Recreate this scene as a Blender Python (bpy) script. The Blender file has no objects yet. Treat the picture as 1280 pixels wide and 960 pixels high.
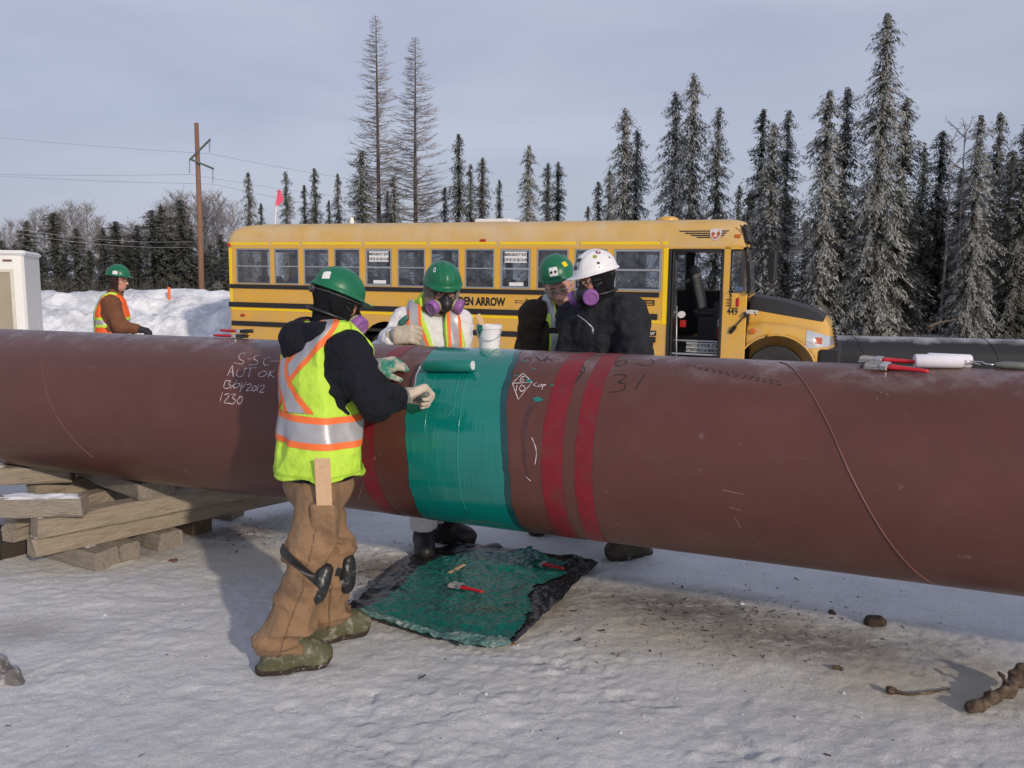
import bpy, math, random
import numpy as np
from mathutils import Vector, Matrix, noise as mnoise

random.seed(7)
RNG = np.random.default_rng(7)
R_ = math.radians
scene = bpy.context.scene
COL = scene.collection
UP = np.array([0., 0., 1.])

# ------------------------------------------------------------------ camera
FPX = 1080.0
CAM_H = 1.75
PITCH = R_(7.1)
ROLL = R_(0.25)
CAM = np.array([0., 0., CAM_H])
FWD = np.array([0., math.cos(PITCH), -math.sin(PITCH)])
_r = np.array([1., 0., 0.])
_u = np.cross(_r, FWD)
CR = math.cos(ROLL) * _r + math.sin(ROLL) * _u
CU = np.cross(CR, FWD)


def ray(px, py):
    return FWD + CR * (px - 640.) / FPX + CU * (480. - py) / FPX


def P(px, py, depth):
    return CAM + ray(px, py) * depth


def G(px, py, z=0.0):
    r = ray(px, py)
    return CAM + r * ((z - CAM_H) / r[2])


cd = bpy.data.cameras.new('camera')
cam = bpy.data.objects.new('camera', cd)
COL.objects.link(cam)
M = Matrix(((CR[0], CU[0], -FWD[0], 0), (CR[1], CU[1], -FWD[1], 0), (CR[2], CU[2], -FWD[2], CAM_H), (0, 0, 0, 1)))
cam.matrix_world = M
cd.sensor_width = 36
cd.lens = 36 * FPX / 1280
cd.clip_end = 3000
scene.camera = cam


# ------------------------------------------------------------------ materials
def lin(*c):
    if len(c) == 1:
        c = c[0]
    return tuple(((v / 255 + .055) / 1.055) ** 2.4 if v > 10 else v / 255 / 12.92 for v in c)


def mat(name, col, rough=.6, var=.12, scale=8., bump=0., bscale=60., metal=0., spec=.5, detail=6., col2=None,
        mask=(.45, .65), mscale=None, stretch=(1, 1, 1), coat=0., sheen=0., bdist=.004):
    """principled material with noise colour variation, optional second colour patches and noise bump"""
    m = bpy.data.materials.new(name)
    m.use_nodes = True
    nt = m.node_tree
    N, L = nt.nodes, nt.links
    b = N['Principled BSDF']
    b.inputs['Roughness'].default_value = rough
    b.inputs['Metallic'].default_value = metal
    b.inputs['Specular IOR Level'].default_value = spec
    b.inputs['Coat Weight'].default_value = coat
    b.inputs['Sheen Weight'].default_value = sheen
    tc = N.new('ShaderNodeTexCoord')
    mp = N.new('ShaderNodeMapping')
    mp.inputs['Scale'].default_value = stretch
    L.new(tc.outputs['Object'], mp.inputs['Vector'])
    n1 = N.new('ShaderNodeTexNoise')
    n1.inputs['Scale'].default_value = scale
    n1.inputs['Detail'].default_value = detail
    n1.inputs['Roughness'].default_value = .65
    L.new(mp.outputs[0], n1.inputs['Vector'])
    r1 = N.new('ShaderNodeMapRange')
    r1.inputs[1].default_value = .25
    r1.inputs[2].default_value = .75
    r1.inputs[3].default_value = 1 - var
    r1.inputs[4].default_value = 1 + var
    L.new(n1.outputs[0], r1.inputs[0])
    mul = N.new('ShaderNodeMix')
    mul.data_type = 'RGBA'
    mul.blend_type = 'MULTIPLY'
    mul.inputs[0].default_value = 1
    mul.inputs[6].default_value = (*col, 1)
    L.new(r1.outputs[0], mul.inputs[7])
    out = mul.outputs[2]
    if col2 is not None:
        n2 = N.new('ShaderNodeTexNoise')
        n2.inputs['Scale'].default_value = mscale or scale * .6
        n2.inputs['Detail'].default_value = 8
        n2.inputs['Roughness'].default_value = .7
        L.new(mp.outputs[0], n2.inputs['Vector'])
        r2 = N.new('ShaderNodeMapRange')
        r2.inputs[1].default_value = mask[0]
        r2.inputs[2].default_value = mask[1]
        L.new(n2.outputs[0], r2.inputs[0])
        mx = N.new('ShaderNodeMix')
        mx.data_type = 'RGBA'
        L.new(r2.outputs[0], mx.inputs[0])
        L.new(out, mx.inputs[6])
        mx.inputs[7].default_value = (*col2, 1)
        out = mx.outputs[2]
    L.new(out, b.inputs['Base Color'])
    if bump:
        n3 = N.new('ShaderNodeTexNoise')
        n3.inputs['Scale'].default_value = bscale
        n3.inputs['Detail'].default_value = 5
        L.new(mp.outputs[0], n3.inputs['Vector'])
        bp = N.new('ShaderNodeBump')
        bp.inputs['Strength'].default_value = bump
        bp.inputs['Distance'].default_value = bdist
        L.new(n3.outputs[0], bp.inputs['Height'])
        L.new(bp.outputs[0], b.inputs['Normal'])
    return m


def nodes_of(m):
    return m.node_tree.nodes, m.node_tree.links, m.node_tree.nodes['Principled BSDF']


# ------------------------------------------------------------------ objects
def wm(o):
    m = Matrix.LocRotScale(o.location, o.rotation_euler, o.scale)
    return wm(o.parent) @ m if o.parent else m


def tag(o, label=None, cat=None, group=None, kind=None):
    if label:
        o['label'] = label
    if cat:
        o['category'] = cat
    if group:
        o['group'] = group
    if kind:
        o['kind'] = kind
    return o


def empty(name, loc, label, cat, rot=(0, 0, 0), group=None):
    o = bpy.data.objects.new(name, None)
    o.empty_display_size = .1
    o.location = [float(v) for v in loc]
    o.rotation_euler = rot
    COL.objects.link(o)
    return tag(o, label, cat, group)


def obj(name, verts, faces, m, parent=None, smooth=False, world=False, loc=None, mids=None, auto=None):
    """link verts/faces as ONE mesh object (faces: list or int array)"""
    V = np.asarray(verts, dtype=np.float64).reshape(-1, 3)
    if world and parent is not None:
        inv = np.array(wm(parent).inverted())
        V = V @ inv[:3, :3].T + inv[:3, 3]
    if loc is not None:
        V = V - np.asarray(loc)
    me = bpy.data.meshes.new(name)
    if isinstance(faces, np.ndarray):
        n, k = faces.shape
        me.vertices.add(len(V))
        me.vertices.foreach_set('co', V.astype(np.float32).ravel())
        me.loops.add(n * k)
        me.loops.foreach_set('vertex_index', faces.astype(np.int32).ravel())
        me.polygons.add(n)
        me.polygons.foreach_set('loop_start', np.arange(0, n * k, k, dtype=np.int32))
        me.update(calc_edges=True)
    else:
        me.from_pydata(V.tolist(), [], [list(f) for f in faces])
        me.update()
    ms = m if isinstance(m, (list, tuple)) else [m]
    for x in ms:
        me.materials.append(x)
    if mids is not None:
        me.polygons.foreach_set('material_index', np.asarray(mids, dtype=np.int32))
    if smooth:
        me.polygons.foreach_set('use_smooth', np.ones(len(me.polygons), dtype=bool))
    o = bpy.data.objects.new(name, me)
    COL.objects.link(o)
    if parent is not None:
        o.parent = parent
    if loc is not None:
        o.location = [float(v) for v in loc]
    if auto is not None:
        me.polygons.foreach_set('use_smooth', np.ones(len(me.polygons), dtype=bool))
        me.set_sharp_from_angle(angle=auto)
    return o


def rotm(rx=0, ry=0, rz=0):
    from mathutils import Euler
    return np.array(Euler((rx, ry, rz)).to_matrix())


class MB:
    """collects shapes into one mesh"""

    def __init__(s):
        s.v, s.f, s.m = [], [], []

    def add(s, V, F, mi=0):
        o = len(s.v)
        s.v.extend([tuple(map(float, p)) for p in V])
        s.f.extend([tuple(int(i) + o for i in f) for f in F])
        s.m.extend([mi] * len(F))
        return s

    def box(s, c, size, rot=None, mi=0, bev=0.0):
        hx, hy, hz = [v / 2 for v in size]
        if bev > 0:
            b = min(bev, hx * .9, hy * .9, hz * .9)
            V = []
            idx = {}
            for sx in (-1, 1):
                for sy in (-1, 1):
                    for sz in (-1, 1):
                        for ax in range(3):
                            p = [sx * hx, sy * hy, sz * hz]
                            for a in range(3):
                                if a != ax:
                                    p[a] -= (sx, sy, sz)[a] * b
                            idx[(sx, sy, sz, ax)] = len(V)
                            V.append(p)
            F = []
            for ax in range(3):
                a, c2 = (ax + 1) % 3, (ax + 2) % 3
                for sg in (-1, 1):
                    q = []
                    for (i, j) in ((-1, -1), (1, -1), (1, 1), (-1, 1)):
                        k = [0, 0, 0]
                        k[ax], k[a], k[c2] = sg, i, j
                        q.append(idx[(*k, ax)])
                    F.append(q if sg > 0 else q[::-1])
            for ax in range(3):      # edges along ax
                a, c2 = (ax + 1) % 3, (ax + 2) % 3
                for i in (-1, 1):
                    for j in (-1, 1):
                        k0, k1 = [0, 0, 0], [0, 0, 0]
                        k0[ax], k1[ax] = -1, 1
                        k0[a] = k1[a] = i
                        k0[c2] = k1[c2] = j
                        q = [idx[(*k0, a)], idx[(*k1, a)], idx[(*k1, c2)], idx[(*k0, c2)]]
                        F.append(q if i * j < 0 else q[::-1])
            for sx in (-1, 1):
                for sy in (-1, 1):
                    for sz in (-1, 1):
                        q = [idx[(sx, sy, sz, 0)], idx[(sx, sy, sz, 1)], idx[(sx, sy, sz, 2)]]
                        F.append(q if sx * sy * sz > 0 else q[::-1])
        else:
            V = [(x * hx, y * hy, z * hz) for x in (-1, 1) for y in (-1, 1) for z in (-1, 1)]
            F = [(0, 1, 3, 2), (4, 6, 7, 5), (0, 4, 5, 1), (2, 3, 7, 6), (0, 2, 6, 4), (1, 5, 7, 3)]
        V = np.array(V, float)
        if rot is not None:
            V = V @ np.asarray(rot).T
        return s.add(V + np.asarray(c), F, mi)

    def tube(s, pts, r, n=8, caps=True, mi=0, sq=None):
        pts = [np.asarray(p, float) for p in pts]
        rs = r if isinstance(r, (list, tuple, np.ndarray)) else [r] * len(pts)
        V, F = [], []
        t0 = pts[1] - pts[0]
        ref = UP if abs(t0[2]) < .9 * np.linalg.norm(t0) else np.array([1., 0, 0])
        for i, p in enumerate(pts):
            t = (pts[min(i + 1, len(pts) - 1)] - pts[max(i - 1, 0)])
            t = t / (np.linalg.norm(t) + 1e-12)
            u = np.cross(ref, t)
            u /= np.linalg.norm(u) + 1e-12
            w = np.cross(t, u)
            ref = w if i == 0 else ref
            for k in range(n):
                a = 2 * math.pi * k / n
                V.append(p + (u * math.cos(a) + w * math.sin(a) * (sq or 1)) * rs[i])
        for i in range(len(pts) - 1):
            for k in range(n):
                F.append((i * n + k, i * n + (k + 1) % n, (i + 1) * n + (k + 1) % n, (i + 1) * n + k))
        if caps:
            F.append(tuple(range(n))[::-1])
            F.append(tuple(range((len(pts) - 1) * n, len(pts) * n)))
        return s.add(V, F, mi)

    def lathe(s, prof, n=24, o=(0, 0, 0), ax=(0, 0, 1), mi=0, caps=True):
        """prof: (radius, height) pairs along ax from o"""
        ax = np.asarray(ax, float)
        ax /= np.linalg.norm(ax)
        ref = np.array([1., 0, 0]) if abs(ax[0]) < .9 else np.array([0, 1., 0])
        u = np.cross(ref, ax)
        u /= np.linalg.norm(u)
        w = np.cross(ax, u)
        V, F = [], []
        for r, h in prof:
            for k in range(n):
                a = 2 * math.pi * k / n
                V.append(np.asarray(o) + ax * h + (u * math.cos(a) + w * math.sin(a)) * r)
        for i in range(len(prof) - 1):
            for k in range(n):
                F.append((i * n + k, i * n + (k + 1) % n, (i + 1) * n + (k + 1) % n, (i + 1) * n + k))
        if caps:
            F.append(tuple(range(n))[::-1])
            F.append(tuple(range((len(prof) - 1) * n, len(prof) * n)))
        return s.add(V, F, mi)

    def prism(s, poly, d, mi=0):
        """poly: list of 3-D points (planar), extruded by vector d"""
        n = len(poly)
        poly = np.asarray(poly, float)
        V = np.concatenate([poly, poly + np.asarray(d)])
        nn = np.cross(poly[1] - poly[0], poly[2] - poly[0])
        F = [tuple(range(n))[::-1], tuple(range(n, 2 * n))] + [(i, (i + 1) % n, n + (i + 1) % n, n + i) for i in range(n)]
        return s.add(V, F, mi)

    def build(s, name, m, parent=None, smooth=False, world=False, auto=None, loc=None):
        return obj(name, s.v, s.f, m, parent, smooth, world, mids=s.m if isinstance(m, (list, tuple)) else None, auto=auto, loc=loc)


def text_verts(txt, size=1.0, bold=0.0, sx=1.0, align='LEFT', spacing=1.0):
    """flat text mesh in the x-y plane"""
    c = bpy.data.curves.new('t', 'FONT')
    c.body = txt
    c.size = size
    c.offset = bold
    c.align_x = align
    c.space_character = spacing
    c.resolution_u = 3
    o = bpy.data.objects.new('t', c)
    COL.objects.link(o)
    dg = bpy.context.evaluated_depsgraph_get()
    ev = o.evaluated_get(dg)
    me = ev.to_mesh()
    V = np.array([v.co[:] for v in me.vertices]).reshape(-1, 3)
    F = [tuple(p.vertices) for p in me.polygons]
    ev.to_mesh_clear()
    bpy.data.objects.remove(o)
    bpy.data.curves.remove(c)
    V[:, 0] *= sx
    return V, F


# ------------------------------------------------------------------ noise fields (numpy)
def vnoise2(x, y, seed=0):
    xi, yi = np.floor(x).astype(np.int64), np.floor(y).astype(np.int64)
    fx, fy = x - xi, y - yi
    fx = fx * fx * fx * (fx * (fx * 6 - 15) + 10)
    fy = fy * fy * fy * (fy * (fy * 6 - 15) + 10)

    def h(a, b):
        v = (a * 374761393 + b * 668265263 + seed * 1442695041) & 0xffffffff
        v = ((v ^ (v >> 13)) * 1274126177) & 0xffffffff
        return ((v ^ (v >> 16)) & 0xffff) / 65535.
    return (h(xi, yi) * (1 - fx) + h(xi + 1, yi) * fx) * (1 - fy) + (h(xi, yi + 1) * (1 - fx) + h(xi + 1, yi + 1) * fx) * fy


def fbm2(x, y, oct=4, seed=0, gain=.5):
    s, a, t = 0., 1., 0.
    for i in range(oct):
        s = s + a * vnoise2(x * 2 ** i + 17.3 * i, y * 2 ** i - 9.1 * i, seed + i)
        t += a
        a *= gain
    return s / t - .5


def vnoise3(p, seed=0):
    pi = np.floor(p).astype(np.int64)
    f = p - pi
    f = f * f * (3 - 2 * f)

    def h(a, b, c):
        v = (a * 374761393 + b * 668265263 + c * 2147483647 + seed * 1442695041) & 0xffffffff
        v = ((v ^ (v >> 13)) * 1274126177) & 0xffffffff
        return ((v ^ (v >> 16)) & 0xffff) / 65535.
    r = 0
    for i in (0, 1):
        for j in (0, 1):
            for k in (0, 1):
                w = (f[:, 0] if i else 1 - f[:, 0]) * (f[:, 1] if j else 1 - f[:, 1]) * (f[:, 2] if k else 1 - f[:, 2])
                r = r + w * h(pi[:, 0] + i, pi[:, 1] + j, pi[:, 2] + k)
    return r - .5


# ------------------------------------------------------------------ signed distance modelling
def nrm(v):
    v = np.asarray(v, float)
    return v / (np.linalg.norm(v) + 1e-12)


def s_ell(c, r, B=None):
    c, r = np.asarray(c, float), np.asarray(r, float)
    B = np.eye(3) if B is None else np.asarray(B)   # rows are local axes

    def f(p):
        q = ((p - c) @ B.T) / r
        k0 = np.sqrt((q * q).sum(1))
        q2 = q / r
        k1 = np.sqrt((q2 * q2).sum(1)) + 1e-9
        return k0 * (k0 - 1) / k1
    f.lo, f.hi = c - r.max(), c + r.max()
    return f


def s_cap(a, b, ra, rb=None):
    a, b = np.asarray(a, float), np.asarray(b, float)
    rb = ra if rb is None else rb
    d = b - a
    dd = d @ d + 1e-12

    def f(p):
        h = np.clip((p - a) @ d / dd, 0, 1)
        return np.sqrt((((p - a) - h[:, None] * d) ** 2).sum(1)) - (ra + (rb - ra) * h)
    R = max(ra, rb)
    f.lo, f.hi = np.minimum(a, b) - R, np.maximum(a, b) + R
    return f


def s_loft(secs, k=.02):
    """secs: (centre, side unit vector, half width, half depth)"""
    fs = []
    for (c0, s0, w0, d0), (c1, s1, w1, d1) in zip(secs[:-1], secs[1:]):
        c0, c1 = np.asarray(c0, float), np.asarray(c1, float)
        ax = c1 - c0
        L = np.linalg.norm(ax)
        ax = ax / L
        sv = nrm(np.asarray(s0) + np.asarray(s1))
        sv = nrm(sv - ax * (sv @ ax))
        fv = np.cross(ax, sv)

        def f(p, c0=c0, ax=ax, L=L, sv=sv, fv=fv, w0=w0, w1=w1, d0=d0, d1=d1):
            q = p - c0
            t = q @ ax
            h = np.clip(t / L, 0, 1)
            e = t - h * L
            w = w0 + (w1 - w0) * h
            d = d0 + (d1 - d0) * h
            m = np.minimum(w, d)
            return (np.sqrt(((q @ sv) / w) ** 2 + ((q @ fv) / d) ** 2 + (e / m) ** 2) - 1) * m
        R = max(w0, w1, d0, d1)
        f.lo, f.hi = np.minimum(c0, c1) - R, np.maximum(c0, c1) + R
        fs.append(f)
    return smin(fs, k)


def s_box(c, half, B=None, r=0.0):
    c, half = np.asarray(c, float), np.asarray(half, float)
    B = np.eye(3) if B is None else np.asarray(B)

    def f(p):
        q = np.abs((p - c) @ B.T) - (half - r)
        return np.sqrt((np.maximum(q, 0) ** 2).sum(1)) + np.minimum(q.max(1), 0) - r
    R = np.linalg.norm(half)
    f.lo, f.hi = c - R, c + R
    return f


def s_cyl(a, b, r, rd=.004):
    a, b = np.asarray(a, float), np.asarray(b, float)
    L = np.linalg.norm(b - a)
    ax = (b - a) / L

    def f(p):
        q = p - (a + b) / 2
        t = q @ ax
        rad = np.sqrt(np.maximum((q * q).sum(1) - t * t, 0))
        x, y = rad - r + rd, np.abs(t) - L / 2 + rd
        return np.sqrt(np.maximum(x, 0) ** 2 + np.maximum(y, 0) ** 2) + np.minimum(np.maximum(x, y), 0) - rd
    f.lo, f.hi = np.minimum(a, b) - r, np.maximum(a, b) + r
    return f


def _bb(f, fs):
    f.lo = np.min([g.lo for g in fs], 0)
    f.hi = np.max([g.hi for g in fs], 0)
    return f


def smin(fs, k=.02):
    fs = list(fs)

    def f(p):
        d = fs[0](p)
        for g in fs[1:]:
            e = g(p)
            if k > 0:
                h = np.maximum(k - np.abs(d - e), 0) / k
                d = np.minimum(d, e) - h * h * k * .25
            else:
                d = np.minimum(d, e)
        return d
    return _bb(f, fs)


def s_cut(f0, g, k=0.0):
    """f0 minus the region where g < 0 (g a function of points)"""
    def f(p):
        a, b = f0(p), -g(p)
        if k > 0:
            h = np.maximum(k - np.abs(a - b), 0) / k
            return np.maximum(a, b) + h * h * k * .25
        return np.maximum(a, b)
    f.lo, f.hi = f0.lo, f0.hi
    return f


def s_off(f0, r):
    def f(p):
        return f0(p) - r
    f.lo, f.hi = f0.lo - max(r, 0), f0.hi + max(r, 0)
    return f


def s_disp(f0, amp, scale, seed=0, stretch=(1, 1, 1)):
    st = np.asarray(stretch, float) * scale

    def f(p):
        return f0(p) + amp * (vnoise3(p * st, seed) + .5 * vnoise3(p * st * 2.1, seed + 5))
    f.lo, f.hi = f0.lo - amp, f0.hi + amp
    return f


def half_space(point, normal):
    """negative on the side the normal points to"""
    point, normal = np.asarray(point, float), nrm(normal)
    return lambda p: -((p - point) @ normal)


def snets(S, o, h):
    neg = S < 0
    nx, ny, nz = S.shape
    c = np.zeros((nx - 1, ny - 1, nz - 1), np.int8)
    for dx in (0, 1):
        for dy in (0, 1):
            for dz in (0, 1):
                c += neg[dx:nx - 1 + dx, dy:ny - 1 + dy, dz:nz - 1 + dz]
    act = (c > 0) & (c < 8)
    I = np.argwhere(act)
    ids = -np.ones(c.shape, np.int64)
    ids[act] = np.arange(len(I))
    acc = np.zeros((len(I), 3))
    cnt = np.zeros(len(I))
    cor = [(i, j, k) for i in (0, 1) for j in (0, 1) for k in (0, 1)]
    for a in cor:
        for ax in range(3):
            if a[ax]:
                continue
            b = list(a)
            b[ax] = 1
            sa = S[I[:, 0] + a[0], I[:, 1] + a[1], I[:, 2] + a[2]]
            sb = S[I[:, 0] + b[0], I[:, 1] + b[1], I[:, 2] + b[2]]
            m = (sa < 0) != (sb < 0)
            t = sa[m] / (sa[m] - sb[m])
            acc[m] += np.array(a) + (np.array(b) - np.array(a)) * t[:, None]
            cnt[m] += 1
    V = (I + acc / cnt[:, None]) * h + o
    F = []
    for ax in range(3):
        u, v = (ax + 1) % 3, (ax + 2) % 3
        s0 = [slice(None)] * 3
        s1 = [slice(None)] * 3
        s0[ax], s1[ax] = slice(0, -1), slice(1, None)
        ch = neg[tuple(s0)] != neg[tuple(s1)]
        E = np.argwhere(ch)
        ok = (E[:, u] >= 1) & (E[:, v] >= 1) & (E[:, u] < c.shape[u]) & (E[:, v] < c.shape[v]) & (E[:, ax] < c.shape[ax])
        E = E[ok]
        first = neg[E[:, 0], E[:, 1], E[:, 2]]
        q = []
        for du, dv in ((-1, -1), (0, -1), (0, 0), (-1, 0)):
            e = E.copy()
            e[:, u] += du
            e[:, v] += dv
            q.append(ids[e[:, 0], e[:, 1], e[:, 2]])
        q = np.stack(q, 1)
        q[~first] = q[~first][:, ::-1]
        F.append(q)
    return V, np.concatenate(F)


def mesh_sdf(f, h, pad=None):
    """mesh a distance function on a grid of step h (coarse pass first, fine only near the surface)"""
    B = 4
    pad = 2 * h if pad is None else pad
    lo, hi = f.lo - pad, f.hi + pad
    nb = np.ceil((hi - lo) / (h * B)).astype(int) + 1
    cx = [lo[i] + (np.arange(nb[i]) + .5) * h * B - h * .5 for i in range(3)]
    Pc = np.stack(np.meshgrid(*cx, indexing='ij'), -1).reshape(-1, 3)
    Sc = f(Pc).reshape(nb)
    near = np.abs(Sc) < h * B * 1.7
    S = np.repeat(np.repeat(np.repeat(Sc, B, 0), B, 1), B, 2)
    blocks = np.argwhere(near)
    off = np.stack(np.meshgrid(*[np.arange(B)] * 3, indexing='ij'), -1).reshape(-1, 3)
    for s in range(0, len(blocks), 4000):
        idx = (blocks[s:s + 4000, None, :] * B + off[None]).reshape(-1, 3)
        S[idx[:, 0], idx[:, 1], idx[:, 2]] = f(lo + idx * h)
    S[[0, -1]] = np.maximum(S[[0, -1]], h)
    S[:, [0, -1]] = np.maximum(S[:, [0, -1]], h)
    S[:, :, [0, -1]] = np.maximum(S[:, :, [0, -1]], h)
    S[S == 0] = 1e-9
    return snets(S, lo, h)


def vnormals(V, F):
    N = np.zeros_like(V)
    n = np.cross(V[F[:, 2]] - V[F[:, 0]], V[F[:, -1]] - V[F[:, 1]])
    for k in range(F.shape[1]):
        np.add.at(N, F[:, k], n)
    return N / (np.linalg.norm(N, axis=1)[:, None] + 1e-12)


def lap(V, F, it=1, w=.5):
    for _ in range(it):
        A = np.zeros_like(V)
        n = np.zeros(len(V))
        k = F.shape[1]
        for i in range(k):
            a, b = F[:, i], F[:, (i + 1) % k]
            np.add.at(A, a, V[b])
            np.add.at(A, b, V[a])
            np.add.at(n, a, 1)
            np.add.at(n, b, 1)
        V = V * (1 - w) + w * A / np.maximum(n, 1)[:, None]
    return V


def clip(V, F, g):
    """keep the part of a mesh where g (per vertex) > 0, cut exactly along g = 0"""
    if F.shape[1] == 4:
        F = np.concatenate([F[:, [0, 1, 2]], F[:, [0, 2, 3]]])
    pos = g > 0
    cnt = pos[F].sum(1)
    keep = [F[cnt == 3]]
    V = list(V)
    newf = []
    cache = {}

    def cutv(a, b):
        k = (a, b) if a < b else (b, a)
        if k not in cache:
            t = g[a] / (g[a] - g[b])
            cache[k] = len(V)
            V.append(V[a] + (V[b] - V[a]) * t)
        return cache[k]
    for f in F[(cnt > 0) & (cnt < 3)].tolist():
        poly = []
        for i in range(3):
            a, b = f[i], f[(i + 1) % 3]
            if pos[a]:
                poly.append(a)
            if pos[a] != pos[b]:
                poly.append(cutv(a, b))
        for i in range(1, len(poly) - 1):
            newf.append((poly[0], poly[i], poly[i + 1]))
    if newf:
        keep.append(np.array(newf))
    F = np.concatenate(keep)
    V = np.array(V)
    used = np.unique(F)
    mp = -np.ones(len(V), int)
    mp[used] = np.arange(len(used))
    return V[used], mp[F]


def sdf_obj(name, f, h, m, parent, smooth_it=1, amp=0., nscale=12., seed=0, stretch=(1, 1, 1)):
    V, F = mesh_sdf(f, h)
    V = lap(V, F, smooth_it)
    if amp:
        N = vnormals(V, F)
        st = np.asarray(stretch, float) * nscale
        d = vnoise3(V * st, seed) + .6 * vnoise3(V * st * 2.3, seed + 3)
        V = V + N * (amp * d)[:, None]
    o = obj(name, V, F, m, parent, smooth=True, world=True)
    return o, V, F


def patch(name, V, F, g, m, parent, off=.003):
    """a strip lying on a mesh: the part where g > 0, lifted off the surface"""
    N = vnormals(V, F)
    V2, F2 = clip(V + N * off, F, g)
    if len(F2) == 0:
        return None
    return obj(name, V2, F2, m, parent, smooth=True, world=True)
# ================================================================== world and light
SUN_AZ = R_(31.5)          # the sun stands behind the camera, to its right
SUN_EL = R_(19)
to_sun = np.array([math.sin(SUN_AZ) * math.cos(SUN_EL), -math.cos(SUN_AZ) * math.cos(SUN_EL), math.sin(SUN_EL)])
w = bpy.data.worlds.new('World')
scene.world = w
w.use_nodes = True
N, L = w.node_tree.nodes, w.node_tree.links
bg = N['Background']
sky = N.new('ShaderNodeTexSky')
sky.sky_type = 'NISHITA'
sky.sun_disc = False
sky.sun_elevation = SUN_EL
sky.sun_rotation = math.atan2(to_sun[0], to_sun[1])
sky.air_density = 1.0
sky.dust_density = 2.0
tc = N.new('ShaderNodeTexCoord')
mp = N.new('ShaderNodeMapping')
mp.inputs['Scale'].default_value = (1.3, 1.3, 5.5)
mp.inputs['Rotation'].default_value = (R_(4), R_(-7), 0)
L.new(tc.outputs['Generated'], mp.inputs['Vector'])
n1 = N.new('ShaderNodeTexNoise')
n1.inputs['Scale'].default_value = 1.7
n1.inputs['Detail'].default_value = 5
n1.inputs['Roughness'].default_value = .45
n1.inputs['Distortion'].default_value = .4
L.new(mp.outputs[0], n1.inputs['Vector'])
cr = N.new('ShaderNodeValToRGB')
cr.color_ramp.elements[0].position = .28
cr.color_ramp.elements[0].color = (3.9, 4.25, 5.75, 1)
cr.color_ramp.elements[1].position = .68
cr.color_ramp.elements[1].color = (5.6, 5.85, 7.3, 1)
L.new(n1.outputs[0], cr.inputs[0])
n2 = N.new('ShaderNodeTexNoise')
n2.inputs['Scale'].default_value = 1.1
n2.inputs['Detail'].default_value = 4
L.new(mp.outputs[0], n2.inputs['Vector'])
mr = N.new('ShaderNodeMapRange')
mr.inputs[1].default_value = .3
mr.inputs[2].default_value = .7
mr.inputs[3].default_value = .95
mr.inputs[4].default_value = .72
L.new(n2.outputs[0], mr.inputs[0])
mx = N.new('ShaderNodeMix')
mx.data_type = 'RGBA'
L.new(mr.outputs[0], mx.inputs[0])
L.new(sky.outputs[0], mx.inputs[6])
L.new(cr.outputs[0], mx.inputs[7])
L.new(mx.outputs[2], bg.inputs[0])
bg.inputs[1].default_value = .100
sd = bpy.data.lights.new('sun', 'SUN')
sd.energy = 2.5
sd.angle = R_(1.6)
sd.color = (1.0, .86, .70)
so = bpy.data.objects.new('sun', sd)
so.rotation_euler = Vector(-to_sun).to_track_quat('-Z', 'Y').to_euler()
so.location = (3, -5, 8)
COL.objects.link(so)
vs = scene.view_settings
vs.view_transform = 'Standard'
vs.look = 'None'
vs.gamma = 1
vs.exposure = 0.0
vs.use_curve_mapping = False
scene.cycles.max_bounces = 8
scene.cycles.transparent_max_bounces = 12
scene.cycles.use_denoising = True


# ================================================================== ground
def ground_base(x, y):
    """large shape of the terrain: the yard falls a little towards the bus"""
    t = np.clip((y - 6.5) / 6.0, 0, 1)
    t = t * t * (3 - 2 * t)
    return -.36 * t


PIPE_YAW = R_(23.442)
PD = np.array([math.cos(PIPE_YAW), -math.sin(PIPE_YAW), 0.])     # along the pipe, to the right and nearer
PN = np.array([math.sin(PIPE_YAW), math.cos(PIPE_YAW), 0.])      # across it, away from the camera
PA = PN * 4.0025 + np.array([0, 0, .924])
PR = .457


_pr = random.Random(3)
PRINTS = []
for _k in range(46):
    _x, _y = _pr.uniform(-2.6, 2.8), _pr.choice((_pr.uniform(2.4, 3.9), _pr.uniform(2.4, 3.9), _pr.uniform(4.6, 6.2)))
    PRINTS.append((_x, _y, _pr.choice((_pr.gauss(.3, .5), _pr.gauss(1.2, .6), _pr.gauss(2.6, .5))), .145, .052, _pr.uniform(.004, .011)))


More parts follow.
